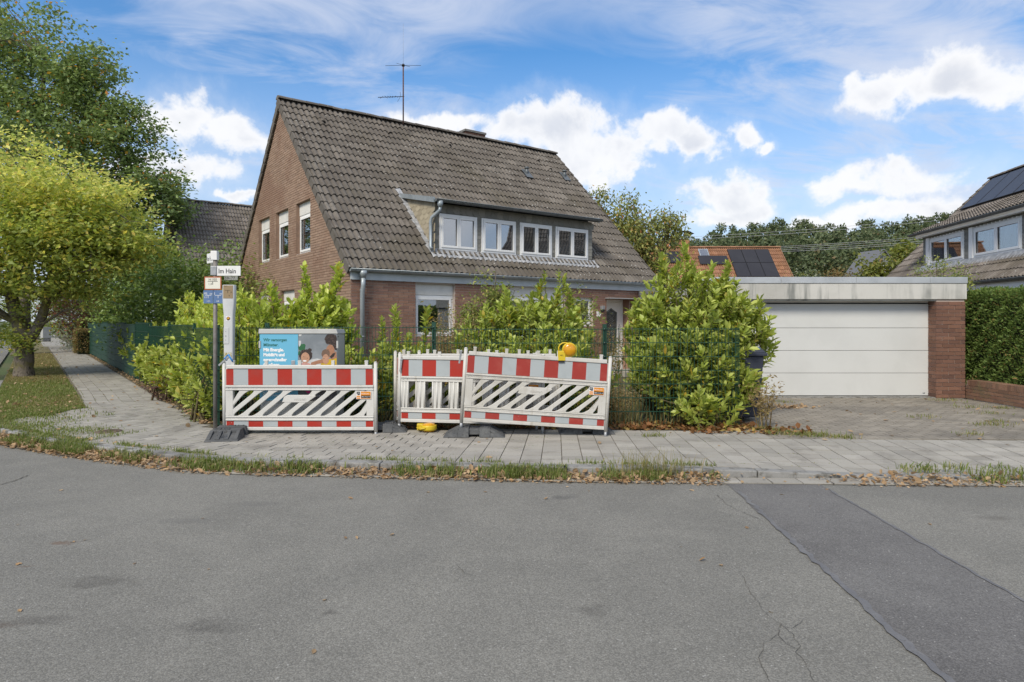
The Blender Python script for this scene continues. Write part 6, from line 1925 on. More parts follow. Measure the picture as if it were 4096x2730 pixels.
M_YEL = mat('lamp_yellow', (.58, .42, .018), .4, noise=(6, (.52, .38, .02), .45, .7), spec=.45)
M_AMBER = mat('lamp_amber_lens', (.72, .36, .006), .15, noise=(9, (.62, .30, .006), .4, .65), spec=.6, coat=.5, trans=.15)
M_ORANGE = mat('sticker_orange', (.62, .23, .02), .5)
M_STICKW = mat('sticker_white', (.75, .75, .74), .5)
M_INK = mat('black_ink', (.015, .015, .016), .6)
M_BLUEC = mat('blue_tie', (.05, .25, .60), .6)

def barrier(name, label, loc, rz, L=2.05, H=.95, roll=0.0, lean=0.0, style='diagonal', m=None, red=None, stickers=True, legs=(.12, .12), knobs=5, group='striped site barriers'):
    """site barrier: x along its length, front face towards -y, bottom edge at z = 0"""
    m = m or M_BARW; red = red or M_RED
    root = bpy.data.objects.new(name, None); link(root)
    root.location = loc; root.rotation_euler = (lean, roll, rz)
    root.rotation_mode = 'XYZ'
    tag(root, label, 'barrier', group)
    k = H / .95
    zA, zB, zC, zD, zE = .045 * k, .14 * k, .205 * k, .575 * k, .645 * k     # rails: bottom, above lower stripes, lattice limits, upper
    zF, zG = .885 * k, .935 * k
    x0, x1 = .045, L - .045
    f = MB()
    f.box(x0, x1, -.022, .022, 0, zA)                 # bottom rail
    f.box(x0, x1, -.012, .014, zA, zB)                # back plate of the lower stripes
    f.box(x0, x1, -.030, .024, zB, zB + .022)
    f.box(x0, x1, -.017, .018, zB + .022, zC - .018)
    f.box(x0, x1, -.026, .022, zC - .018, zC)
    f.box(x0, x1, -.026, .022, zD, zD + .02)
    f.box(x0, x1, -.017, .018, zD + .02, zE - .024)
    f.box(x0, x1, -.030, .024, zE - .024, zE)
    f.box(x0, x1, -.012, .014, zE, zF)
    f.box(x0 + .02, x1 - .02, -.028, .024, zF, zG)
    f.box(x0, x0 + .10, -.018, .018, zC, zD); f.box(x1 - .10, x1, -.018, .018, zC, zD)
    fr = f.build('frame', m, root, bevel=.006)
    # end posts
    for xx, lg in ((.022, legs[0]), (L - .022, legs[1])):
        p = MB().tube([(xx, 0, -.02), (xx, 0, zG + .03)], .024, 12).lathe([(.024, zG + .03), (.018, zG + .045), (.002, zG + .048)], 12, (xx, 0, 0)).build('end_post', m, root)
        if lg: MB().tube([(xx, 0, -.02 - lg), (xx, 0, -.021)], .020, 10).build('steel_foot', M_STEEL, p)
    # stripes
    n = int(round((x1 - x0) / .19))
    n = 10
    wst = (x1 - x0 - .02) / n
    edges = [x0 + .01] + [x0 + .01 + wst * (i + .5) for i in range(n)] + [x1 - .01]
    for i, (a, b) in enumerate(zip(edges, edges[1:])):
        mm = red if i % 2 == 0 else M_GREY
        MB().box(a, b, -.0145, -.0122, zE + .006, zF - .006).build('stripe', mm, root)
        MB().box(a, b, -.0145, -.0122, zA + .006, zB - .006).build('stripe', mm, root)
    # openings
    zc, zd = zC, zD
    if style == 'diagonal':
        dx = (zd - zc) * 1.22
        pitch_ = (x1 - x0 - .2) / 9.2
        hw = pitch_ * .235
        xi = x0 + .10 - dx * .62
        cx0 = (x0 + x1) / 2
        i = 0
        zd_full = zd
        while xi < x1 + .05:
            zd = zd_full
            xtop = xi + dx * (zd_full - .04 - zc) / (zd_full - zc)
            mid_ = cx0 - .16 < xtop < cx0 + .16
            if mid_: zd = zd_full - .082
            def px_(z, off): return xi + dx * (z - zc) / (zd_full - zc) + off
            a, b = hw, hw
            fl = .045; g = hw * .75
            poly = [(px_(zc, -a - g), zc), (px_(zc, b + g), zc), (px_(zc + fl * .35, b + g * .35), zc + fl * .35), (px_(zc + fl, b), zc + fl), (px_(zd - fl, b), zd - fl), (px_(zd - fl * .35, b + g * .35), zd - fl * .35), (px_(zd, b + g), zd),
                    (px_(zd, -a - g), zd), (px_(zd - fl * .35, -a - g * .35), zd - fl * .35), (px_(zd - fl, -a), zd - fl), (px_(zc + fl, -a), zc + fl), (px_(zc + fl * .35, -a - g * .35), zc + fl * .35)]
            poly = [(min(max(p[0], x0 + .002), x1 - .002), p[1]) for p in poly]
            if max(p[0] for p in poly) - min(p[0] for p in poly) > .05:
                MB().prism(poly, -.016, .016).build('slat', m, root, bevel=.005)
            xi += pitch_; i += 1
        # middle plate with grip hole and moulded lettering
        gx0, gx1 = cx0 - .20, cx0 + .20
        zd = zd_full
        MB().prism([(cx0 - .15, zd - .165), (cx0 + .10, zd - .165), (cx0 + .22, zd - .08), (cx0 + .20, zd - .066), (cx0 - .17, zd - .066), (cx0 - .21, zd - .09), (cx0 - .24, zd - .16)], -.019, .019).build('grip_plate', m, root, bevel=.004)
        text('lettering', 'nissen', .058, m, root, (cx0 - .075, -.0195, zd - .135), extrude=.004, sx=1.15)
    else:
        nb_ = 8
        ps = (x1 - x0 - .08) / nb_
        for i in range(nb_ + 1):
            xa = x0 + .04 + i * ps
            mb = MB()
            a, b = max(xa - ps * .30, x0), min(xa + ps * .30, x1)
            mb.box(a, b, -.014, .016, zc, zd)
            for q in (a + .012, (a + b) / 2, b - .012):
                mb.tube([(q, -.012, zc), (q, -.012, zd)], .013, 8)
            mb.build('slat', m, root)
    # knobs along the top edge
    for i in range(knobs):
        xk = x0 + .10 + (x1 - x0 - .20) * i / (knobs - 1)
        MB().box(xk - .020, xk + .020, -.018, .018, zG, zG + .045).box(xk - .023, xk + .023, -.020, .020, zG + .0455, zG + .062).lathe([(.006, -.0205), (.006, -.018)], 8, (xk, 0, zG + .03), 'y').build('coupling_knob', m, root, bevel=.004)
    mb = MB()
    for (xr, zr) in ((x0 + .03, zC - .045), (x0 + .085, zC - .045), (x1 - .03, zC - .045), (x1 - .085, zC - .045), (x0 + .03, zE - .04), (x0 + .085, zE - .04), (x1 - .03, zE - .04), (x1 - .085, zE - .04)):
        mb.lathe([(.010, -.020), (.007, -.023), (.001, -.024)], 8, (xr, 0, zr), 'y')
    mb.build('rivet', m, root)
    if stickers:
        sx = x1 - .235
        st = MB().box(sx, sx + .20, -.0262, -.0255, zD - .118, zD - .012).build('sticker', M_STICKW, root)
        MB().box(sx + .062, sx + .196, -.0268, -.0263, zD - .114, zD - .016).build('orange_field', M_ORANGE, st)
        MB().box(sx + .005, sx + .055, -.0268, -.0263, zD - .09, zD - .07).box(sx + .005, sx + .055, -.0268, -.0263, zD - .114, zD - .096).build('logo_bar', M_ORANGE, st)
        MB().prism([(sx + .005, zD - .018), (sx + .052, zD - .018), (sx + .052, zD - .06), (sx + .03, zD - .064), (sx + .005, zD - .05)], -.0268, -.0263).build('logo', M_INK, st)
        text('logo_lettering', 'HKL', .022, M_STICKW, st, (sx + .009, -.0269, zD - .044), extrude=.0003)
        text('web_lettering', 'hkl24.com', .026, M_STICKW, st, (sx + .068, -.0269, zD - .052), extrude=.0003)
        MB().box(sx + .066, sx + .192, -.0273, -.0269, zD - .105, zD - .068).build('phone_field', M_INK, st)
        text('phone_lettering', '0800-44 555 44', .018, M_STICKW, st, (sx + .070, -.0275, zD - .094), extrude=.0003)
    return root

barrier('site_barrier', 'upright red and white barrier in front of the blue poster cabinet', (-3.93, 8.84, .05), 0, 2.10, .90, 0, .02, legs=(.06, .07), knobs=5)
tr = math.asin(.125 / 2.0)
barrier('site_barrier', 'tilted red and white barrier with slanted slots and a yellow lamp on top', (-.695, 8.66, .205), 0, 1.97, .95, tr, .015, legs=(.09, .10), red=M_RED2, m=M_BARW2)
barrier('site_barrier', 'barrier with upright slats half hidden behind the tilted one', (-1.60, 9.10, .125), -.085, 2.05, .94, .01, 0, style='upright', legs=(.12, .12))
barrier('site_barrier', 'grubby barrier with slanted slots stacked behind the upright-slat barrier', (-1.68, 9.23, .13), -.055, 2.05, .95, .004, 0, legs=(.12, .12), stickers=False, m=M_BARW2, red=M_RED2)
barrier('site_barrier', 'hindmost barrier of the stack leaning against the mesh fence', (-1.36, 9.34, .12), -.03, 2.05, .96, .0, -.03, style='upright', legs=(.11, .11), m=M_BARW2, stickers=False)

def foot_plate(label, loc, rz, L=.82, Wd=.42, h=.115, roll=0, tx=True):
    root = bpy.data.objects.new('barrier_foot', None); link(root)
    root.location = loc; root.rotation_euler = (0, roll, rz)
    tag(root, label, 'foot plate', 'rubber barrier feet')
    a, w = L / 2, Wd / 2
    sl = L * .24
    b = MB()
    # two ramps and a middle block with sockets left open between them
    b.hexa([(-a, -w, 0), (-a + sl, -w, 0), (-a + sl, w, 0), (-a, w, 0), (-a + .012, -w + .01, .012), (-a + sl, -w + .03, h - .035), (-a + sl, w - .03, h - .035), (-a + .012, w - .01, .012)])
    b.hexa([(a - sl, -w, 0), (a, -w, 0), (a, w, 0), (a - sl, w, 0), (a - sl, -w + .03, h - .035), (a - .012, -w + .01, .012), (a - .012, w - .01, .012), (a - sl, w - .03, h - .035)])
    for (xa, xb) in ((-a + sl, -.07), (.07, a - sl)):
        b.hexa([(xa, -w, 0), (xb, -w, 0), (xb, w, 0), (xa, w, 0), (xa, -w + .03, h), (xb, -w + .03, h), (xb, w - .03, h), (xa, w - .03, h)])
    b.box(-.0695, .0695, -w + .05, w - .05, .03, h - .015)
    b.build('block', M_FOOT, root, bevel=.006)
    r = MB()
    for sx in (-1, 1):
        for j in range(4):
            y = -w + .045 + j * (Wd - .09) / 3
            xa, xb = sx * (a - .03), sx * (a - sl - .01)
            lo, hi = (xa, xb) if xa < xb else (xb, xa)
            za, zb = (.03, h) if sx < 0 else (h, .03)
            r.hexa([(lo, y - .03, za - .03), (hi, y - .026, zb - .05), (hi, y + .026, zb - .05), (lo, y + .03, za - .03), (lo, y - .024, za), (hi, y - .02, zb), (hi, y + .02, zb), (lo, y + .024, za)])
    r.build('ramp_rib', M_FOOT, root)
    s_ = MB()
    for (x, y) in ((-.16, 0), (.16, 0), (-.14, .11), (.14, -.11)):
        ring_boxes(s_, x - .04, x + .04, y - .04, y + .04, .012, 0, .01)
    o = s_.build('socket_rim', M_FOOT, root, (0, 0, h + .01), (-PI / 2, 0, 0))
    return root
ft = foot_plate('black rubber foot under the outer end of the upright barrier', (-3.76, 8.66, .002), PI / 2 + .16, .86, .42)
text('moulded_lettering', 'K1', .09, M_FOOT, ft, (-.40, .06, .075), (.9, 0, -PI / 2), extrude=.004)
foot_plate('black rubber foot between the upright barrier and the stack', (-1.86, 9.08, .002), .10, .80, .40)
foot_plate('black rubber foot under the raised end of the tilted barrier', (-.50, 8.74, .002), 0, .82, .42)
foot_plate('cracked rubber foot at the lamp end of the tilted barrier', (1.02, 8.96, .002), 0, .76, .40)

# tension levers on the posts
def lever(label, loc, rot):
    o = MB().hexa([(-.012, -.008, 0), (.012, -.008, 0), (.012, .008, 0), (-.012, .008, 0), (-.014, -.008, .17), (.014, -.008, .17), (.014, .008, .17), (-.014, .008, .17)]).lathe([(.018, -.010), (.018, .010)], 10, (0, 0, .165), 'y').build('coupling_lever', M_STEEL, None, loc, rot, bevel=.003)
    tag(o, label, 'lever', 'grey coupling levers')
lever('grey steel lever tied to the outer post of the upright barrier', (-3.97, 8.80, .93), (0, .85, 0))
lever('grey steel lever hanging on the post of the upright-slat barrier', (-1.56, 9.06, .83), (0, .12, 0))
lever('grey steel lever on the raised post of the tilted barrier', (-.70, 8.62, .97), (0, .16, 0))
tag(MB().tube([(-3.86, 8.80, 1.06), (-3.83, 8.78, 1.08), (-3.80, 8.79, 1.02), (-3.78, 8.80, .985)], .012, 6).tube([(-3.86, 8.80, 1.06), (-3.89, 8.79, 1.03), (-3.86, 8.81, 1.00)], .011, 6).build('cable_tie', M_BLUEC), 'blue plastic tie round the white marker post', 'cable tie')

# warning lamps
def lamp(label, M):
    root = bpy.data.objects.new('warning_lamp', None); link(root); root.matrix_basis = M
    tag(root, label, 'warning lamp', 'yellow site lamps')
    b = MB().box(-.17, -.06, -.045, .045, -.16, -.015).box(-.06, .03, -.03, .03, -.16, -.10)
    b.lathe([(.026, -.175), (.030, -.16)], 10, (-.02, 0, 0))
    b.build('battery_case', M_YEL, root, bevel=.010)
    MB().lathe([(.104, -.034), (.108, -.02), (.108, .02), (.104, .034)], 32, (0, 0, 0), 'y').build('lens_ring', M_YEL, root)
    for sgn, nm in ((-1, 0), (1, 1)):
        MB().lathe([(.094, .034 * sgn), (.085, .046 * sgn), (.060, .056 * sgn), (.03, .061 * sgn), (.001, .063 * sgn)], 28, (0, 0, 0), 'y').build('lens', M_AMBER, root)
    rb = MB()
    for i in range(-4, 5):
        z = i * .019
        hw = math.sqrt(.09 ** 2 - z * z)
        rb.tube([(z, -.05 - .012 * (1 - abs(i) / 5), -hw * .92), (z, -.0585 - .006 * (1 - abs(i) / 5), 0), (z, -.05 - .012 * (1 - abs(i) / 5), hw * .92)], .0022, 4)
    rb.build('lens_rib', M_AMBER, root)
    P = [(-.155, 0, -.03), (-.16, 0, .03), (-.14, 0, .075), (-.10, 0, .10), (-.06, 0, .105), (-.03, 0, .10)]
    MB().tube(P, .010, 8).build('carry_handle', M_YEL, root)
    MB().box(-.165, -.075, -.047, -.04, -.185, -.161).build('switch', M_BLACKM, root)
    text('lettering', 'HKL', .03, M_INK, root, (-.145, -.0462, -.09), extrude=.0004)
    return root
lamp('yellow warning lamp with round amber lens standing on the tilted barrier', Matrix.Translation((.764, 8.655, 1.150)) @ Matrix.Scale(.9, 4))
lamp('yellow warning lamp lying on the pavement under the upright-slat barrier', Matrix.Translation((-1.15, 9.0, .062)) @ Matrix.Rotation(PI / 2, 4, 'X'))

# ------------------------------------------------------------------ utility cabinet with poster
M_CAB = mat('cabinet_grey', (.40, .405, .39), .5, noise=(3, (.365, .37, .355), .45, .7), spec=.4)
M_CABS = mat('cabinet_grey_lid', (.43, .43, .41), .5, noise=(4, (.385, .385, .365), .45, .7), spec=.4)
M_PBLUE = mat('poster_blue', (.13, .40, .56), .4, spec=.4)
cabx0, cabx1, cy0, cy1 = -3.487, -2.414, 8.975, 9.38
cab = empty('utility_cabinet', (cabx0, cy0, 0), 0, 'grey telecom cabinet with blue city-utility poster behind the upright barrier', 'cabinet')
CW, CD = cabx1 - cabx0, cy1 - cy0
MB().box(.01, CW - .01, .01, CD - .01, 0, .43).build('plinth', M_CAB, cab, bevel=.005)
MB().box(0, CW, .004, CD, .431, 1.355).build('body', M_CAB, cab, bevel=.006)
MB().hexa([(-.012, -.012, 1.358), (CW + .012, -.012, 1.358), (CW + .012, CD + .012, 1.358), (-.012, CD + .012, 1.358), (-.008, -.008, 1.425), (CW - .01, -.008, 1.425), (CW - .01, CD, 1.415), (-.008, CD, 1.415)]).build('lid', M_CABS, cab, bevel=.006)
po = MB().box(.004, CW * .4965, -.001, .003, .437, 1.352).build('poster_text_half', M_PBLUE, cab)
ph = MB().box(CW * .4985, CW - .004, -.001, .003, .437, 1.352).build('poster_photo_half', mat('poster_photo_wall', (.17, .19, .205), .4, noise=(2.5, (.25, .27, .285), .42, .66), spec=.4), cab)
MB().box(CW * .4965, CW * .4985, -.0012, .002, .437, 1.352).build('door_gap', M_BLACKM, cab)
M_PGREEN = mat('poster_dark_green', (.03, .145, .135), .5)
x0p = .055
for i, (s_, mm, b_) in enumerate((('Wir versorgen', M_PGREEN, .002), ('Münster.', M_PGREEN, .002), ('Mit Energie,', M_STICKW, .0035), ('Mobilität und', M_STICKW, .0035), ('superschneller', M_STICKW, .0035), ('Glasfaser.', M_STICKW, .0035))):
    text('lettering', s_, .0585, mm, po, (x0p, -.0016, 1.352 - .098 - i * .0685), bold=b_, extrude=.0004, sx=.93 if len(s_) > 12 else 1.0)
text('lettering', 'Stadtwerke', .046, M_STICKW, po, (.13, -.0016, .545), extrude=.0004)
text('lettering', 'Münster', .046, M_STICKW, po, (.13, -.0016, .495), extrude=.0004)
for k in range(3):
    MB().tube([(.055 + k * .02, -.0012, .50), (.052 + k * .02, -.0012, .535), (.060 + k * .02, -.0012, .56)], .004, 5).build('logo_stroke', M_STICKW, po)
# printed photograph: flat colour shapes
def ink(name, c, r=.5):
    return mat(name, c, r, noise=(30, tuple(v * .8 for v in c), .45, .7))
I_SKIN = ink('print_skin', (.34, .17, .10)); I_SKINL = ink('print_skin_light', (.45, .25, .16)); I_HAIR = mat('print_hair', (.035, .025, .022), .6, noise=(55, (.10, .07, .06), .5, .7)); I_YEL = ink('print_yellow', (.55, .36, .015))
I_LEAF = ink('print_leaf', (.03, .12, .05)); I_SOFA = ink('print_sofa', (.52, .52, .51)); I_PINK = ink('print_pink', (.55, .29, .25)); I_GREYB = ink('print_dark_band', (.10, .095, .10)); I_MAG = ink('print_magenta', (.50, .02, .16))
PZ = [0]
def shape(name, pts, m):
    """pts in poster pixels of the cabinet close-up"""
    PZ[0] += 1
    q = []
    for (x, y) in pts:
        u = (x - 137) / (1247 - 137) * CW; z = 1.352 - (y - 197) / (1148 - 197) * .917
        q.append((min(max(u, CW * .4995), CW - .006), min(max(z, .439), 1.350)))
    MB().prism(q, -.0013 - .00012 * PZ[0], -.0012 - .00012 * PZ[0]).build(name, m, ph)
def oval(cx, cy, rx, ry, n=18, wob=0, seed=1):
    r = random.Random(seed)
    return [(cx + rx * math.cos(2 * PI * k / n) * (1 + r.uniform(-wob, wob)), cy + ry * math.sin(2 * PI * k / n) * (1 + r.uniform(-wob, wob))) for k in range(n)]
shape('printed_sofa', [(880, 560), (960, 545), (1040, 560), (1247, 600), (1247, 760), (690, 760), (690, 600), (760, 590)], I_SOFA)
shape('printed_plant', oval(745, 385, 52, 55, 16, .22, 3), I_LEAF)
shape('printed_plant', oval(710, 470, 32, 30, 12, .25, 5), I_LEAF)
shape('printed_frame', [(698, 292), (732, 292), (728, 350), (705, 380), (698, 340)], I_SOFA)
shape('printed_frame', [(698, 197), (740, 197), (736, 222), (702, 226)], I_SOFA)
shape('printed_shirt', [(1020, 560), (1060, 545), (1190, 560), (1247, 520), (1247, 760), (1000, 760)], I_YEL)
shape('printed_arm', [(870, 625), (880, 600), (960, 575), (1030, 555), (1060, 610), (960, 625), (900, 660)], I_SKIN)
shape('printed_head', oval(1150, 440, 62, 95, 18), I_SKIN)
shape('printed_neck', [(1150, 510), (1235, 440), (1247, 540), (1160, 560)], I_SKIN)
shape('printed_hair', oval(1160, 270, 92, 82, 26, .10, 9) , I_HAIR)
shape('printed_hair', [(1170, 330), (1247, 300), (1247, 430), (1215, 420), (1190, 370)], I_HAIR)
shape('printed_beard', [(1140, 520), (1190, 470), (1225, 460), (1200, 520), (1165, 545)], I_HAIR)
shape('printed_smile', oval(1122, 492, 22, 14, 10), I_STICK if False else M_STICKW)
shape('printed_hair', oval(1085, 480, 60, 68, 18, .06, 4), ink('print_hair_brown', (.16, .10, .07)))
shape('printed_head', oval(1085, 555, 48, 72, 16), I_SKINL)
shape('printed_hair', oval(800, 500, 92, 92, 22, .10, 7), I_HAIR)
shape('printed_hair', oval(855, 425, 32, 26, 12, .10, 8), I_HAIR)
shape('printed_head', oval(793, 535, 62, 78, 18), I_SKINL)
shape('printed_smile', oval(785, 580, 28, 12, 10), M_STICKW)
shape('printed_eye', oval(772, 522, 10, 4, 8), I_HAIR); shape('printed_eye', oval(822, 540, 10, 4, 8), I_HAIR); shape('printed_eye', oval(1060, 548, 9, 4, 8), I_HAIR); shape('printed_eye', oval(1118, 420, 10, 4, 8), I_HAIR)
shape('printed_shirt', [(720, 620), (760, 605), (840, 610), (885, 640), (890, 760), (715, 760)], I_PINK)
shape('printed_band', [(690, 1000), (1247, 985), (1247, 1148), (690, 1148)], I_GREYB)
shape('printed_accent', [(790, 1015), (860, 1010), (860, 1040), (830, 1045)], I_MAG)
text('lettering', 'stadtwerke-muenster.de', .036, M_STICKW, ph, (CW * .60, -.0062, .49), extrude=.0002, sx=.9)
for xx in (0.0, CW - .002):
    MB().box(xx - .006, xx + .018, -.012, -.0022, 1.16, 1.26).build('hinge', M_CABS, cab)
MB().box(CW * .41, CW * .46, -.008, -.0022, .91, .99).build('lock', M_STEEL, cab, bevel=.003)
MB().box(CW + .0005, CW + .003, .03, .06, 1.31, 1.325).build('vent', M_BLACKM, cab)

# ------------------------------------------------------------------ sign pole
M_POLE = mat('grey_pole', (.22, .205, .19), .6, noise=(9, (.165, .15, .135), .4, .65), metal=.2)
M_SIGNW = mat('sign_white', (.70, .70, .68), .45, noise=(8, (.62, .61, .58), .5, .75), spec=.4)
M_SIGNR = mat('sign_red_border', (.36, .10, .04), .5)
M_SIGNB = mat('sign_blue', (.095, .165, .31), .45, noise=(10, (.11, .18, .32), .45, .7))
M_SIGNC = mat('sign_cream', (.68, .66, .57), .5)
M_SIGNG = mat('sign_grey', (.23, .235, .21), .6, noise=(14, (.29, .29, .26), .45, .65))
PX, PY = -4.19, 9.18
pole = empty('sign_pole', (PX, PY, 0), 0, 'grey steel pole carrying street name and hydrant signs at the pavement corner', 'sign post')
MB().tube([(0, 0, -.05), (0, 0, 2.50)], .0285, 14).build('pole', M_POLE, pole)
MB().lathe([(.032, 2.46), (.032, 2.535), (.028, 2.54)], 14).build('cap', M_BLACKM, pole)
def zpx(y): return CH + (HY - y) / F * PY
def xpx(x): return (x - CX) / F * PY - PX
def plate(name, x0, x1, y0, y1, m, d=.004, yoff=-.036, rz=0, bevel=.003):
    return MB().box(x0, x1, yoff - d, yoff, y0, y1).build(name, m, pole, None, (0, 0, rz), bevel=bevel)
sn = plate('street_name_sign', .030, xpx(964.5), zpx(1104.5), zpx(1065), M_SIGNW, .016, -.006)
text('lettering', 'Im Hain', .092, M_INK, sn, (.052, -.0228, zpx(1104.5) + .036), sx=.86, bold=.0012, extrude=.0005)
hn = plate('house_number_sign', xpx(899), xpx(953), zpx(1122), zpx(1106), M_SIGNG, .01, -.006)
text('lettering', '59–77', .058, M_INK, hn, (xpx(899) + .006, -.0165, zpx(1122) + .010), sx=1.0, extrude=.0005)
MB().box(-.055, .0295, -.036, .036, zpx(1104.5) + .005, zpx(1065) - .003).build('sign_clamp', M_STEEL, pole, bevel=.006)
o = MB().box(-.31, -.03, -.008, .008, zpx(1050), zpx(1010)).build('street_name_sign', M_SIGNW, pole, (0, 0, 0), (0, 0, -.80), bevel=.003)
text('lettering', 'Im Hain', .085, M_INK, o, (-.29, -.0085, zpx(1050) + .035), sx=.8, bold=.0012, extrude=.0005)
o = MB().box(-.17, -.04, -.006, .006, zpx(1065), zpx(1051)).build('house_number_sign', M_SIGNG, pole, (0, 0, 0), (0, 0, -.80))
text('lettering', '1–57', .042, M_INK, o, (-.165, -.0065, zpx(1065) + .010), extrude=.0005)
MB().box(-.05, .04, -.042, .036, zpx(1042), zpx(1005)).build('sign_clamp', M_SIGNW, pole, bevel=.006)
# hydrant plate
hx0, hx1, hz0, hz1 = xpx(822), xpx(890.5), zpx(1161), zpx(1108)
hp = plate('hydrant_sign', hx0, hx1, hz0, hz1, M_SIGNR)
MB().box(hx0 + .016, hx1 - .016, -.0415, -.0401, hz0 + .016, hz1 - .016).build('sign_face', M_SIGNC, hp)
text('lettering', 'H100', .056, M_INK, hp, ((hx0 + hx1) / 2, -.0417, hz1 - .062), align='CENTER', extrude=.0003, sx=.95)
MB().box(hx0 + .05, hx1 - .05, -.0422, -.0416, hz1 - .072, hz1 - .066).box((hx0 + hx1) / 2 - .004, (hx0 + hx1) / 2 + .004, -.0422, -.0416, hz1 - .115, hz1 - .073).build('tee_mark', M_INK, hp)
text('lettering', '1,4', .042, M_INK, hp, (hx0 + .058, -.0417, hz1 - .118), extrude=.0003)
for i, (a, b, t1, t2, t3, t4) in enumerate(((819, 857, 'MS', '100', '0,2', '13,3'), (858.5, 896.5, 'S', '100', '', '0,8'))):
    a_, b_ = xpx(a), xpx(b); z0_, z1_ = zpx(1215), zpx(1162.5)
    w_ = plate('valve_sign', a_, b_, z0_, z1_, M_SIGNB)
    text('lettering', t1, .045, M_SIGNW, w_, (a_ + .008, -.0406, z1_ - .062), extrude=.0003, sx=.85)
    text('lettering', t2, .028, M_SIGNW, w_, (b_ - .052, -.0406, z1_ - .060), extrude=.0003)
    MB().box(a_ + .022, b_ - .022, -.0412, -.0404, z1_ - .074, z1_ - .069).box((a_ + b_) / 2 - .003, (a_ + b_) / 2 + .003, -.0412, -.0404, z1_ - .11, z1_ - .0745).build('tee_mark', M_SIGNW, w_)
    if t3: text('lettering', t3, .030, M_SIGNW, w_, (a_ + .012, -.0406, z1_ - .108), extrude=.0003)
    text('lettering', t4, .030, M_SIGNW, w_, ((a_ + b_) / 2 - .022, -.0406, z0_ + .022), extrude=.0003)

# marker post
mp = empty('marker_post', (-3.955, 9.10, 0), 0, 'white plastic marker post with a brown plate beside the sign pole', 'post')
zz = lambda y: CH + (HY - y) / F * 9.1
V = []
prof = [(0, .066), (1.2, .066), (1.62, .068), (1.72, .078), (1.80, .084), (zz(1141) - .005, .084), (zz(1141), .080)]
mb = MB()
def roundrect(w, d, z, n=4):
    r = d * .45; P = []
    for (sx, sy, a0) in ((1, 1, 0), (-1, 1, PI / 2), (-1, -1, PI), (1, -1, 1.5 * PI)):
        for k in range(n):
            a = a0 + PI / 2 * k / (n - 1)
            P.append((sx * (w - r) + r * math.cos(a), sy * (d - r) + r * math.sin(a), z))
    return P
rings = [roundrect(w, .045, z) for z, w in prof]
N_ = len(rings[0]); V = [p for r in rings for p in r]
Fs = [(i * N_ + k, i * N_ + (k + 1) % N_, (i + 1) * N_ + (k + 1) % N_, (i + 1) * N_ + k) for i in range(len(rings) - 1) for k in range(N_)]
Fs.append(tuple((len(rings) - 1) * N_ + k for k in range(N_)))
M_POST = mat('marker_post_plastic', (.52, .53, .525), .4, noise=[(4, (.47, .48, .475), .45, .7), (25, (.41, .41, .39), .6, .8, .5)], spec=.4)
MB().add(V, Fs, True).build('shaft', M_POST, mp)
bp = MB().box(-.068, .068, -.0485, -.0455, zz(1195), zz(1143)).build('plate', mat('brown_plate', (.27, .20, .115), .5), mp, bevel=.002)
MB().box(-.045, .035, -.0495, -.0487, zz(1163) - .002, zz(1163) + .002).box(-.006, .0, -.0495, -.0487, zz(1174), zz(1163) - .003).build('tee_mark', M_INK, bp)
text('lettering', '8', .034, M_INK, bp, (.035, -.0488, zz(1174)), extrude=.0003); text('lettering', '9', .034, M_INK, bp, (.008, -.0488, zz(1188)), extrude=.0003)
text('lettering', 'Gas Nr.', .016, M_INK, bp, (-.055, -.0488, zz(1148)), extrude=.0003)
st = MB().box(-.028, .034, -.0475, -.0458, zz(1284), zz(1266)).build('round_sticker', M_STICKW, mp)
MB().lathe([(.026, -.0485), (.026, -.0478)], 20, (.004, 0, zz(1275)), 'y').build('sticker_ring', mat('sticker_maroon', (.20, .025, .03), .5), st)
MB().lathe([(.016, -.0492), (.016, -.0487)], 16, (.004, 0, zz(1275)), 'y').build('sticker_core', mat('sticker_gold', (.55, .36, .04), .5), st)
hd = MB().box(-.062, .012, -.051, -.0452, zz(1376), zz(1312)).build('hatch', M_POST, mp, bevel=.006)
MB().lathe([(.008, -.054), (.008, -.0505)], 10, (-.03, 0, zz(1344)), 'y').build('hatch_lock', M_STEEL, hd)
MB().lathe([(.004, -.053), (.004, -.0505)], 8, (-.03, 0, zz(1327)), 'y').lathe([(.004, -.053), (.004, -.0505)], 8, (-.03, 0, zz(1361)), 'y').build('hatch_screw', M_INK, hd)
cs = MB().box(-.05, .048, -.0475, -.0458, zz(1429), zz(1411)).build('crest_sticker', mat('sticker_olive', (.30, .25, .09), .5, noise=(60, (.62, .60, .52), .48, .6)), mp)

# ------------------------------------------------------------------ wheelie bin
M_BIN = mat('bin_plastic', (.035, .040, .060), .5, noise=(4, (.05, .055, .075), .45, .7), spec=.4)
M_BINB = mat('bin_lid_blue', (.035, .115, .30), .5)
bn = empty('wheelie_bin', (3.56, 10.15, 0), .15, 'dark grey wheelie bin with a blue rim half hidden by the biggest laurel', 'bin')
MB().hexa([(-.19, -.22, .06), (.19, -.22, .06), (.19, .20, .06), (-.19, .20, .06), (-.25, -.28, 1.0), (.25, -.28, 1.0), (.25, .26, 1.0), (-.25, .26, 1.0)]).build('body', M_BIN, bn, bevel=.02)
MB().box(-.285, .285, -.32, .29, 1.001, 1.05).build('rim', M_BIN, bn, bevel=.012)
MB().hexa([(-.27, -.31, 1.051), (.27, -.31, 1.051), (.27, .29, 1.051), (-.27, .29, 1.051), (-.23, -.26, 1.11), (.23, -.26, 1.11), (.23, .275, 1.11), (-.23, .275, 1.11)]).build('lid', M_BIN, bn, bevel=.015)
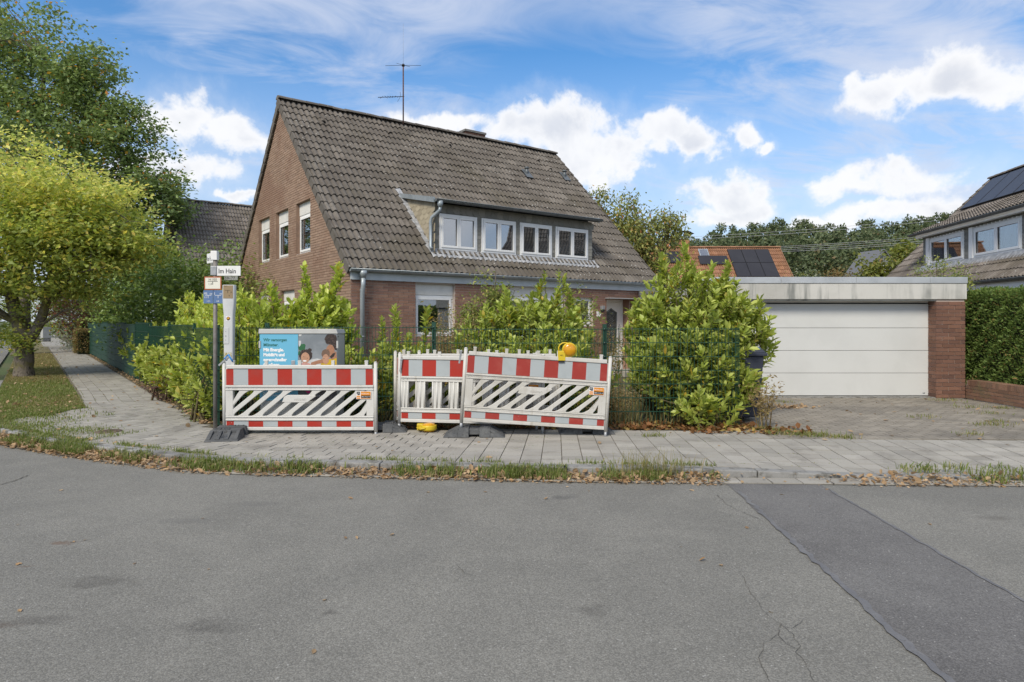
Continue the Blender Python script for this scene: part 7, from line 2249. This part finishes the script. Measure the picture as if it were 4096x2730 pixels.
MB().hexa([(-.225, -.255, 1.1105), (.225, -.255, 1.1105), (.225, .27, 1.1105), (-.225, .27, 1.1105), (-.20, -.22, 1.13), (.20, -.22, 1.13), (.20, .25, 1.13), (-.20, .25, 1.13)]).build('lid_insert', M_BINB, bn, bevel=.01)
MB().tube([(-.24, .30, 1.03), (-.24, .36, 1.05), (.24, .36, 1.05), (.24, .30, 1.03)], .014, 8).build('handle', M_BIN, bn)
for sx in (-1, 1):
    w_ = MB().lathe([(.10, -.025), (.10, .025)], 20, (sx * .235, .18, .10), 'x').build('wheel', M_BLACKM, bn)

# grey box beside the far path
bx_, by_ = on_fence(50.0, -1.3)
ub_ = empty('distribution_box', (bx_, by_, 0), DA + .5, 'small pale grey distribution box beside the far end of the path', 'cabinet')
MB().box(-.30, .30, -.15, .15, .28, 1.05).build('body', M_CAB, ub_, bevel=.01)
MB().box(-.28, .28, -.13, .13, 0, .279).build('plinth', M_KERB, ub_)
MB().box(-.32, .32, -.17, .17, 1.051, 1.09).build('lid', M_CABS, ub_, bevel=.008)
# ------------------------------------------------------------------ verge, grass, fallen leaves
rg = np.random.default_rng(123)
vp = []
for s in np.linspace(s_of_x(-8.2), s_of_x(-40), 60): vp.append(kerb_pt(s, .385))
q = []
for s in np.linspace(s_of_x(-40), s_of_x(-8.9), 60): q.append(kerb_pt(s, 1.74))
o = sheet('grass_verge', vp + q, -.004, M_VERGE)
def scatter_verge(n):
    out = []
    while len(out) < n:
        s = s_of_x(-7.6) + (rg.random() ** 1.7) * 26
        t = .40 + rg.random() * 1.45
        x, y = kerb_pt(s, t)
        if in_verge(x, y) or (rg.random() < .03 and t < 1.9): out.append((x, y, 0.0))
    return np.array(out)
P = scatter_verge(38000)
dry = (np.sin(P[:, 0] * 1.3) + np.sin(P[:, 1] * 1.1 + 1) + rg.normal(size=len(P)) * .8) > .8 + (14.0 - P[:, 1]) * .4
blades('grass', P[~dry], .055, M_GRASS, 1, .6, .006, label='short green grass on the street-side verge', cat='grass')
blades('dry_grass', P[dry], .045, M_GRASSD, 2, .7, .006, label='dried yellow grass on the verge round the hornbeam', cat='grass')
P = scatter_verge(600); P[:, 2] = .025
litter('fallen_leaves', P, .06, M_FALLEN, 3, 'brown fallen leaves lying on the grass verge', 'leaves', .3)

# gutter: grass tufts and drifts of leaves along the kerb
def gutter_density(x):
    """how thick the litter lies along the kerb, from the photograph"""
    d = np.interp(x, [-9, -7, -5.5, -4, -3.2, -2.6, -1.5, 0, 1.5, 2.0, 2.25, 3.0, 3.3, 4.0, 5.2, 6.5, 9], [.9, 1, 1, .9, .6, .6, .8, 1, 1, .8, .03, .02, .25, .6, .4, .3, .25])
    return d
def gutter_pts(n, t0, t1, dens, seed, z=-.085, clump=0):
    r = np.random.default_rng(seed)
    out = []
    sA, sB = s_of_x(8.5), s_of_x(-9.5)
    ph = r.random(6) * 6
    while len(out) < n:
        s = sA + r.random() * (sB - sA)
        x, y, tx, ty = edge_at(s)
        w = dens(x)
        if clump: w *= np.clip(.45 + .55 * (math.sin(s * 2.1 + ph[0]) + math.sin(s * 5.3 + ph[1]) + .6 * math.sin(s * 11.7 + ph[2])), 0.02, 1)
        if r.random() > w: continue
        f = r.random()
        t = t0 + (t1 - t0) * f
        px_, py_ = x + ty * t, y - tx * t
        out.append((px_, py_, z + .05 * f))
    return np.array(out)
litter('fallen_leaves', gutter_pts(3000, -.02, .24, gutter_density, 5), .058, M_FALLEN, 6, 'drift of brown fallen leaves in the gutter along the kerb', 'leaves', .45)
litter('leaf_fragments', gutter_pts(3600, -.06, .24, gutter_density, 7, -.092), .03, M_FALLEN, 8, 'crumbled leaf fragments in the gutter', 'leaves', .35)
gd_ = lambda x: float(np.interp(x, [-9, -6, -4.2, -3.4, -2.4, -1, 0, 1, 1.6, 1.95, 2.2, 3.9, 4.2, 4.8, 5.0, 5.6, 6.4, 9], [1, 1, .95, .55, .5, .6, .8, .9, 1, .7, .0, .0, .5, .25, .5, .2, .15, .1]))
blades('gutter_grass', gutter_pts(9000, .03, .27, gd_, 9, -.09, 1), .095, M_GRASS, 10, .6, .0055, label='green grass tufts growing along the kerb', cat='grass')
blades('kerb_grass', gutter_pts(4200, .36, .46, gd_, 19, -.06, 1), .075, M_GRASS, 20, .7, .005, label='short grass in the joint behind the kerb', cat='grass')
wx = np.random.default_rng(31)
T = np.stack([1.45 + wx.normal(size=230) * .22, 6.72 + wx.normal(size=230) * .05, np.full(230, -.09)], 1)
blades('tall_weeds', T, .30, M_GRASSD, 11, .5, .003, label='tall seeding grass tuft by the kerb before the laurel', cat='grass')
# corner: grass creeping over the pavement by the verge
sA, sB = s_of_x(-5.6), s_of_x(-9)
CP = []
while len(CP) < 5200:
    s = sA + rg.random() * (sB - sA); t = .30 + rg.random() ** 1.6 * 1.0
    x, y = kerb_pt(s, t)
    w = .5 + .5 * math.sin(x * 4.1 + y * 2.2) * math.sin(y * 5.7 - x)
    if w * (1.15 - t * .75) > rg.random() * .7: CP.append((x, y, -.02))
blades('corner_grass', np.array(CP), .06, M_GRASS, 12, .7, .0055, label='grass creeping over the corner pavement slabs', cat='grass')
litter('fallen_leaves', gutter_pts(1000, -.02, .5, lambda x: 1.0 if x < -4.2 else 0.0, 13, -.06), .055, M_FALLEN, 14, 'leaves caught in the grass of the street corner', 'leaves', .4)

# soil strip under the front fence: rust-coloured laurel leaves
def strip(n, x0, x1, y0, y1, z=.0, seed=0):
    r = np.random.default_rng(seed)
    return np.stack([x0 + (x1 - x0) * r.random(n), y0 + (y1 - y0) * r.random(n), z + .03 * r.random(n)], 1)
litter('laurel_litter', np.concatenate([strip(800, 1.4, 3.5, 9.12, 9.75, .0, 1), strip(280, 2.4, 4.1, 8.78, 9.3, .0, 2), strip(260, -1.4, 1.4, 9.2, 9.6, .0, 3), strip(220, -4.2, -1.4, 9.2, 9.7, .0, 4)]), .075, M_FALLENR, 15, 'rust-brown laurel leaves heaped under the front fence', 'leaves', .35)
sp = []
for i in range(900):
    s = .3 + 24 * rg.random() ** 1.5
    x, y = on_fence(s, -.16 + .24 * rg.random()); sp.append((x, y, .01 + .02 * rg.random()))
litter('fence_litter', np.array(sp), .055, M_FALLEN, 16, 'brown leaves along the foot of the side-street fence', 'leaves', .35)
# loose leaves on the pavement, path, drive and road
loose = []
for i in range(330):
    s = rg.uniform(s_of_x(8), s_of_x(-28)); t = rg.uniform(.45, 3.0)
    x, y = kerb_pt(s, t)
    if fence_side(x, y) < .1 and y > 9.1: continue
    if in_verge(x, y): continue
    if x > -5 and rg.random() < .45: continue
    loose.append((x, y, zg(x, y) + .008))
for i in range(70):
    loose.append((rg.uniform(3.4, 8.9), rg.uniform(8.5, 12.9), .008))
litter('loose_leaves', np.array(loose), .065, M_FALLEN, 17, 'single fallen leaves scattered over pavement and drive', 'leaves', .25)
rl = []
for (px_, py_) in ((80, 2100), (1385, 2158), (1430, 2160), (2262, 1950), (2795, 1942), (530, 2260), (1250, 2620), (2880, 2260), (3300, 1960), (1560, 2140), (300, 2170), (330, 2165), (65, 2265), (90, 2258)):
    x, y, z = gp(px_, py_, -.1); rl.append((x, y, -.095))
for i in range(28):
    rl.append((rg.uniform(-6, 6), 6.35 - rg.random() ** 2 * 4, -.096))
litter('road_leaves', np.array(rl), .042, M_FALLEN, 18, 'few small leaves lying on the asphalt', 'leaves', .2)
# weeds in the paving joints and by the bin
wd = []
for (cx_, cy_, n_, sg) in ((4.05, 8.72, 260, .14), (4.35, 8.55, 140, .10), (3.75, 8.85, 260, .16), (3.55, 9.2, 200, .12), (5.1, 12.3, 60, .12), (7.1, 9.6, 120, .16), (6.2, 8.8, 60, .10), (7.4, 9.9, 60, .08), (6.6, 10.4, 60, .15), (8.4, 12.6, 90, .2), (8.1, 11.6, 70, .2), (8.6, 11.4, 60, .1), (1.9, 8.65, 90, .09), (7.9, 10.8, 60, .15)):
    wd.append(np.stack([cx_ + rg.normal(size=n_) * sg, cy_ + rg.normal(size=n_) * sg * .6, np.full(n_, -.01)], 1))
W_ = np.concatenate(wd)
k_ = rg.random(len(W_)) < .5
blades('joint_weeds', W_[k_], .07, M_GRASS, 21, .8, .005, label='green weeds in the driveway paving joints', cat='weeds')
blades('dry_weeds', W_[~k_], .06, M_GRASSD, 22, .9, .005, label='dry weed tufts in the driveway paving joints', cat='weeds')
litter('drive_litter', np.stack([4.95 + rg.normal(size=130) * .16, 11.55 + rg.normal(size=130) * .1, np.full(130, .01)], 1), .06, M_FALLEN, 23, 'small heap of brown leaves before the garage door', 'leaves', .4)
jt = []
while len(jt) < 2600:
    s = rg.uniform(s_of_x(4), s_of_x(-12)); k = int(rg.integers(1, 12)); t = .395 + k * PD + rg.normal() * .004
    x, y = kerb_pt(s, t)
    if fence_side(x, y) < .1 and y > 9.1: continue
    if in_verge(x, y): continue
    if math.sin(s * 3.1 + k * 7) + math.sin(s * 7.7 + k * 2) < .9: continue
    jt.append((x, y, zg(x, y) - .012))
blades('joint_moss', np.array(jt), .018, M_GRASS, 24, .8, .005, label='low green growth in the pavement joints', cat='weeds')
# leafy tufts round the hornbeam trunk
bush('trunk_suckers', 'leafy shoots sprouting round the forked hornbeam trunk', [(-13.35, 17.75, 1.0, .48, .35, .28, 26), (-13.9, 17.8, 1.15, .35, .3, .3, 16), (-13.2, 17.8, 1.9, .4, .3, .45, 14)], M_HORND, 71, per=22, sig=.12, size=.10, stems=0, gap=0)
# herb growth in the garden
gp_ = np.stack([rg.uniform(-4, 3.3, 7000), rg.uniform(9.5, 13.5, 7000), np.zeros(7000)], 1)
k_ = np.array([(fence_side(p[0], p[1]) < -.2) and not ((p[0] - HA[0]) * D2.x + (p[1] - HA[1]) * D2.y > -.1 and (p[0] - HA[0]) * D1.x + (p[1] - HA[1]) * D1.y > -.1) for p in gp_])
blades('garden_grass', gp_[k_], .22, M_GRASSD, 25, .6, .006, label='unkempt grass in the front garden behind the fence', cat='grass')
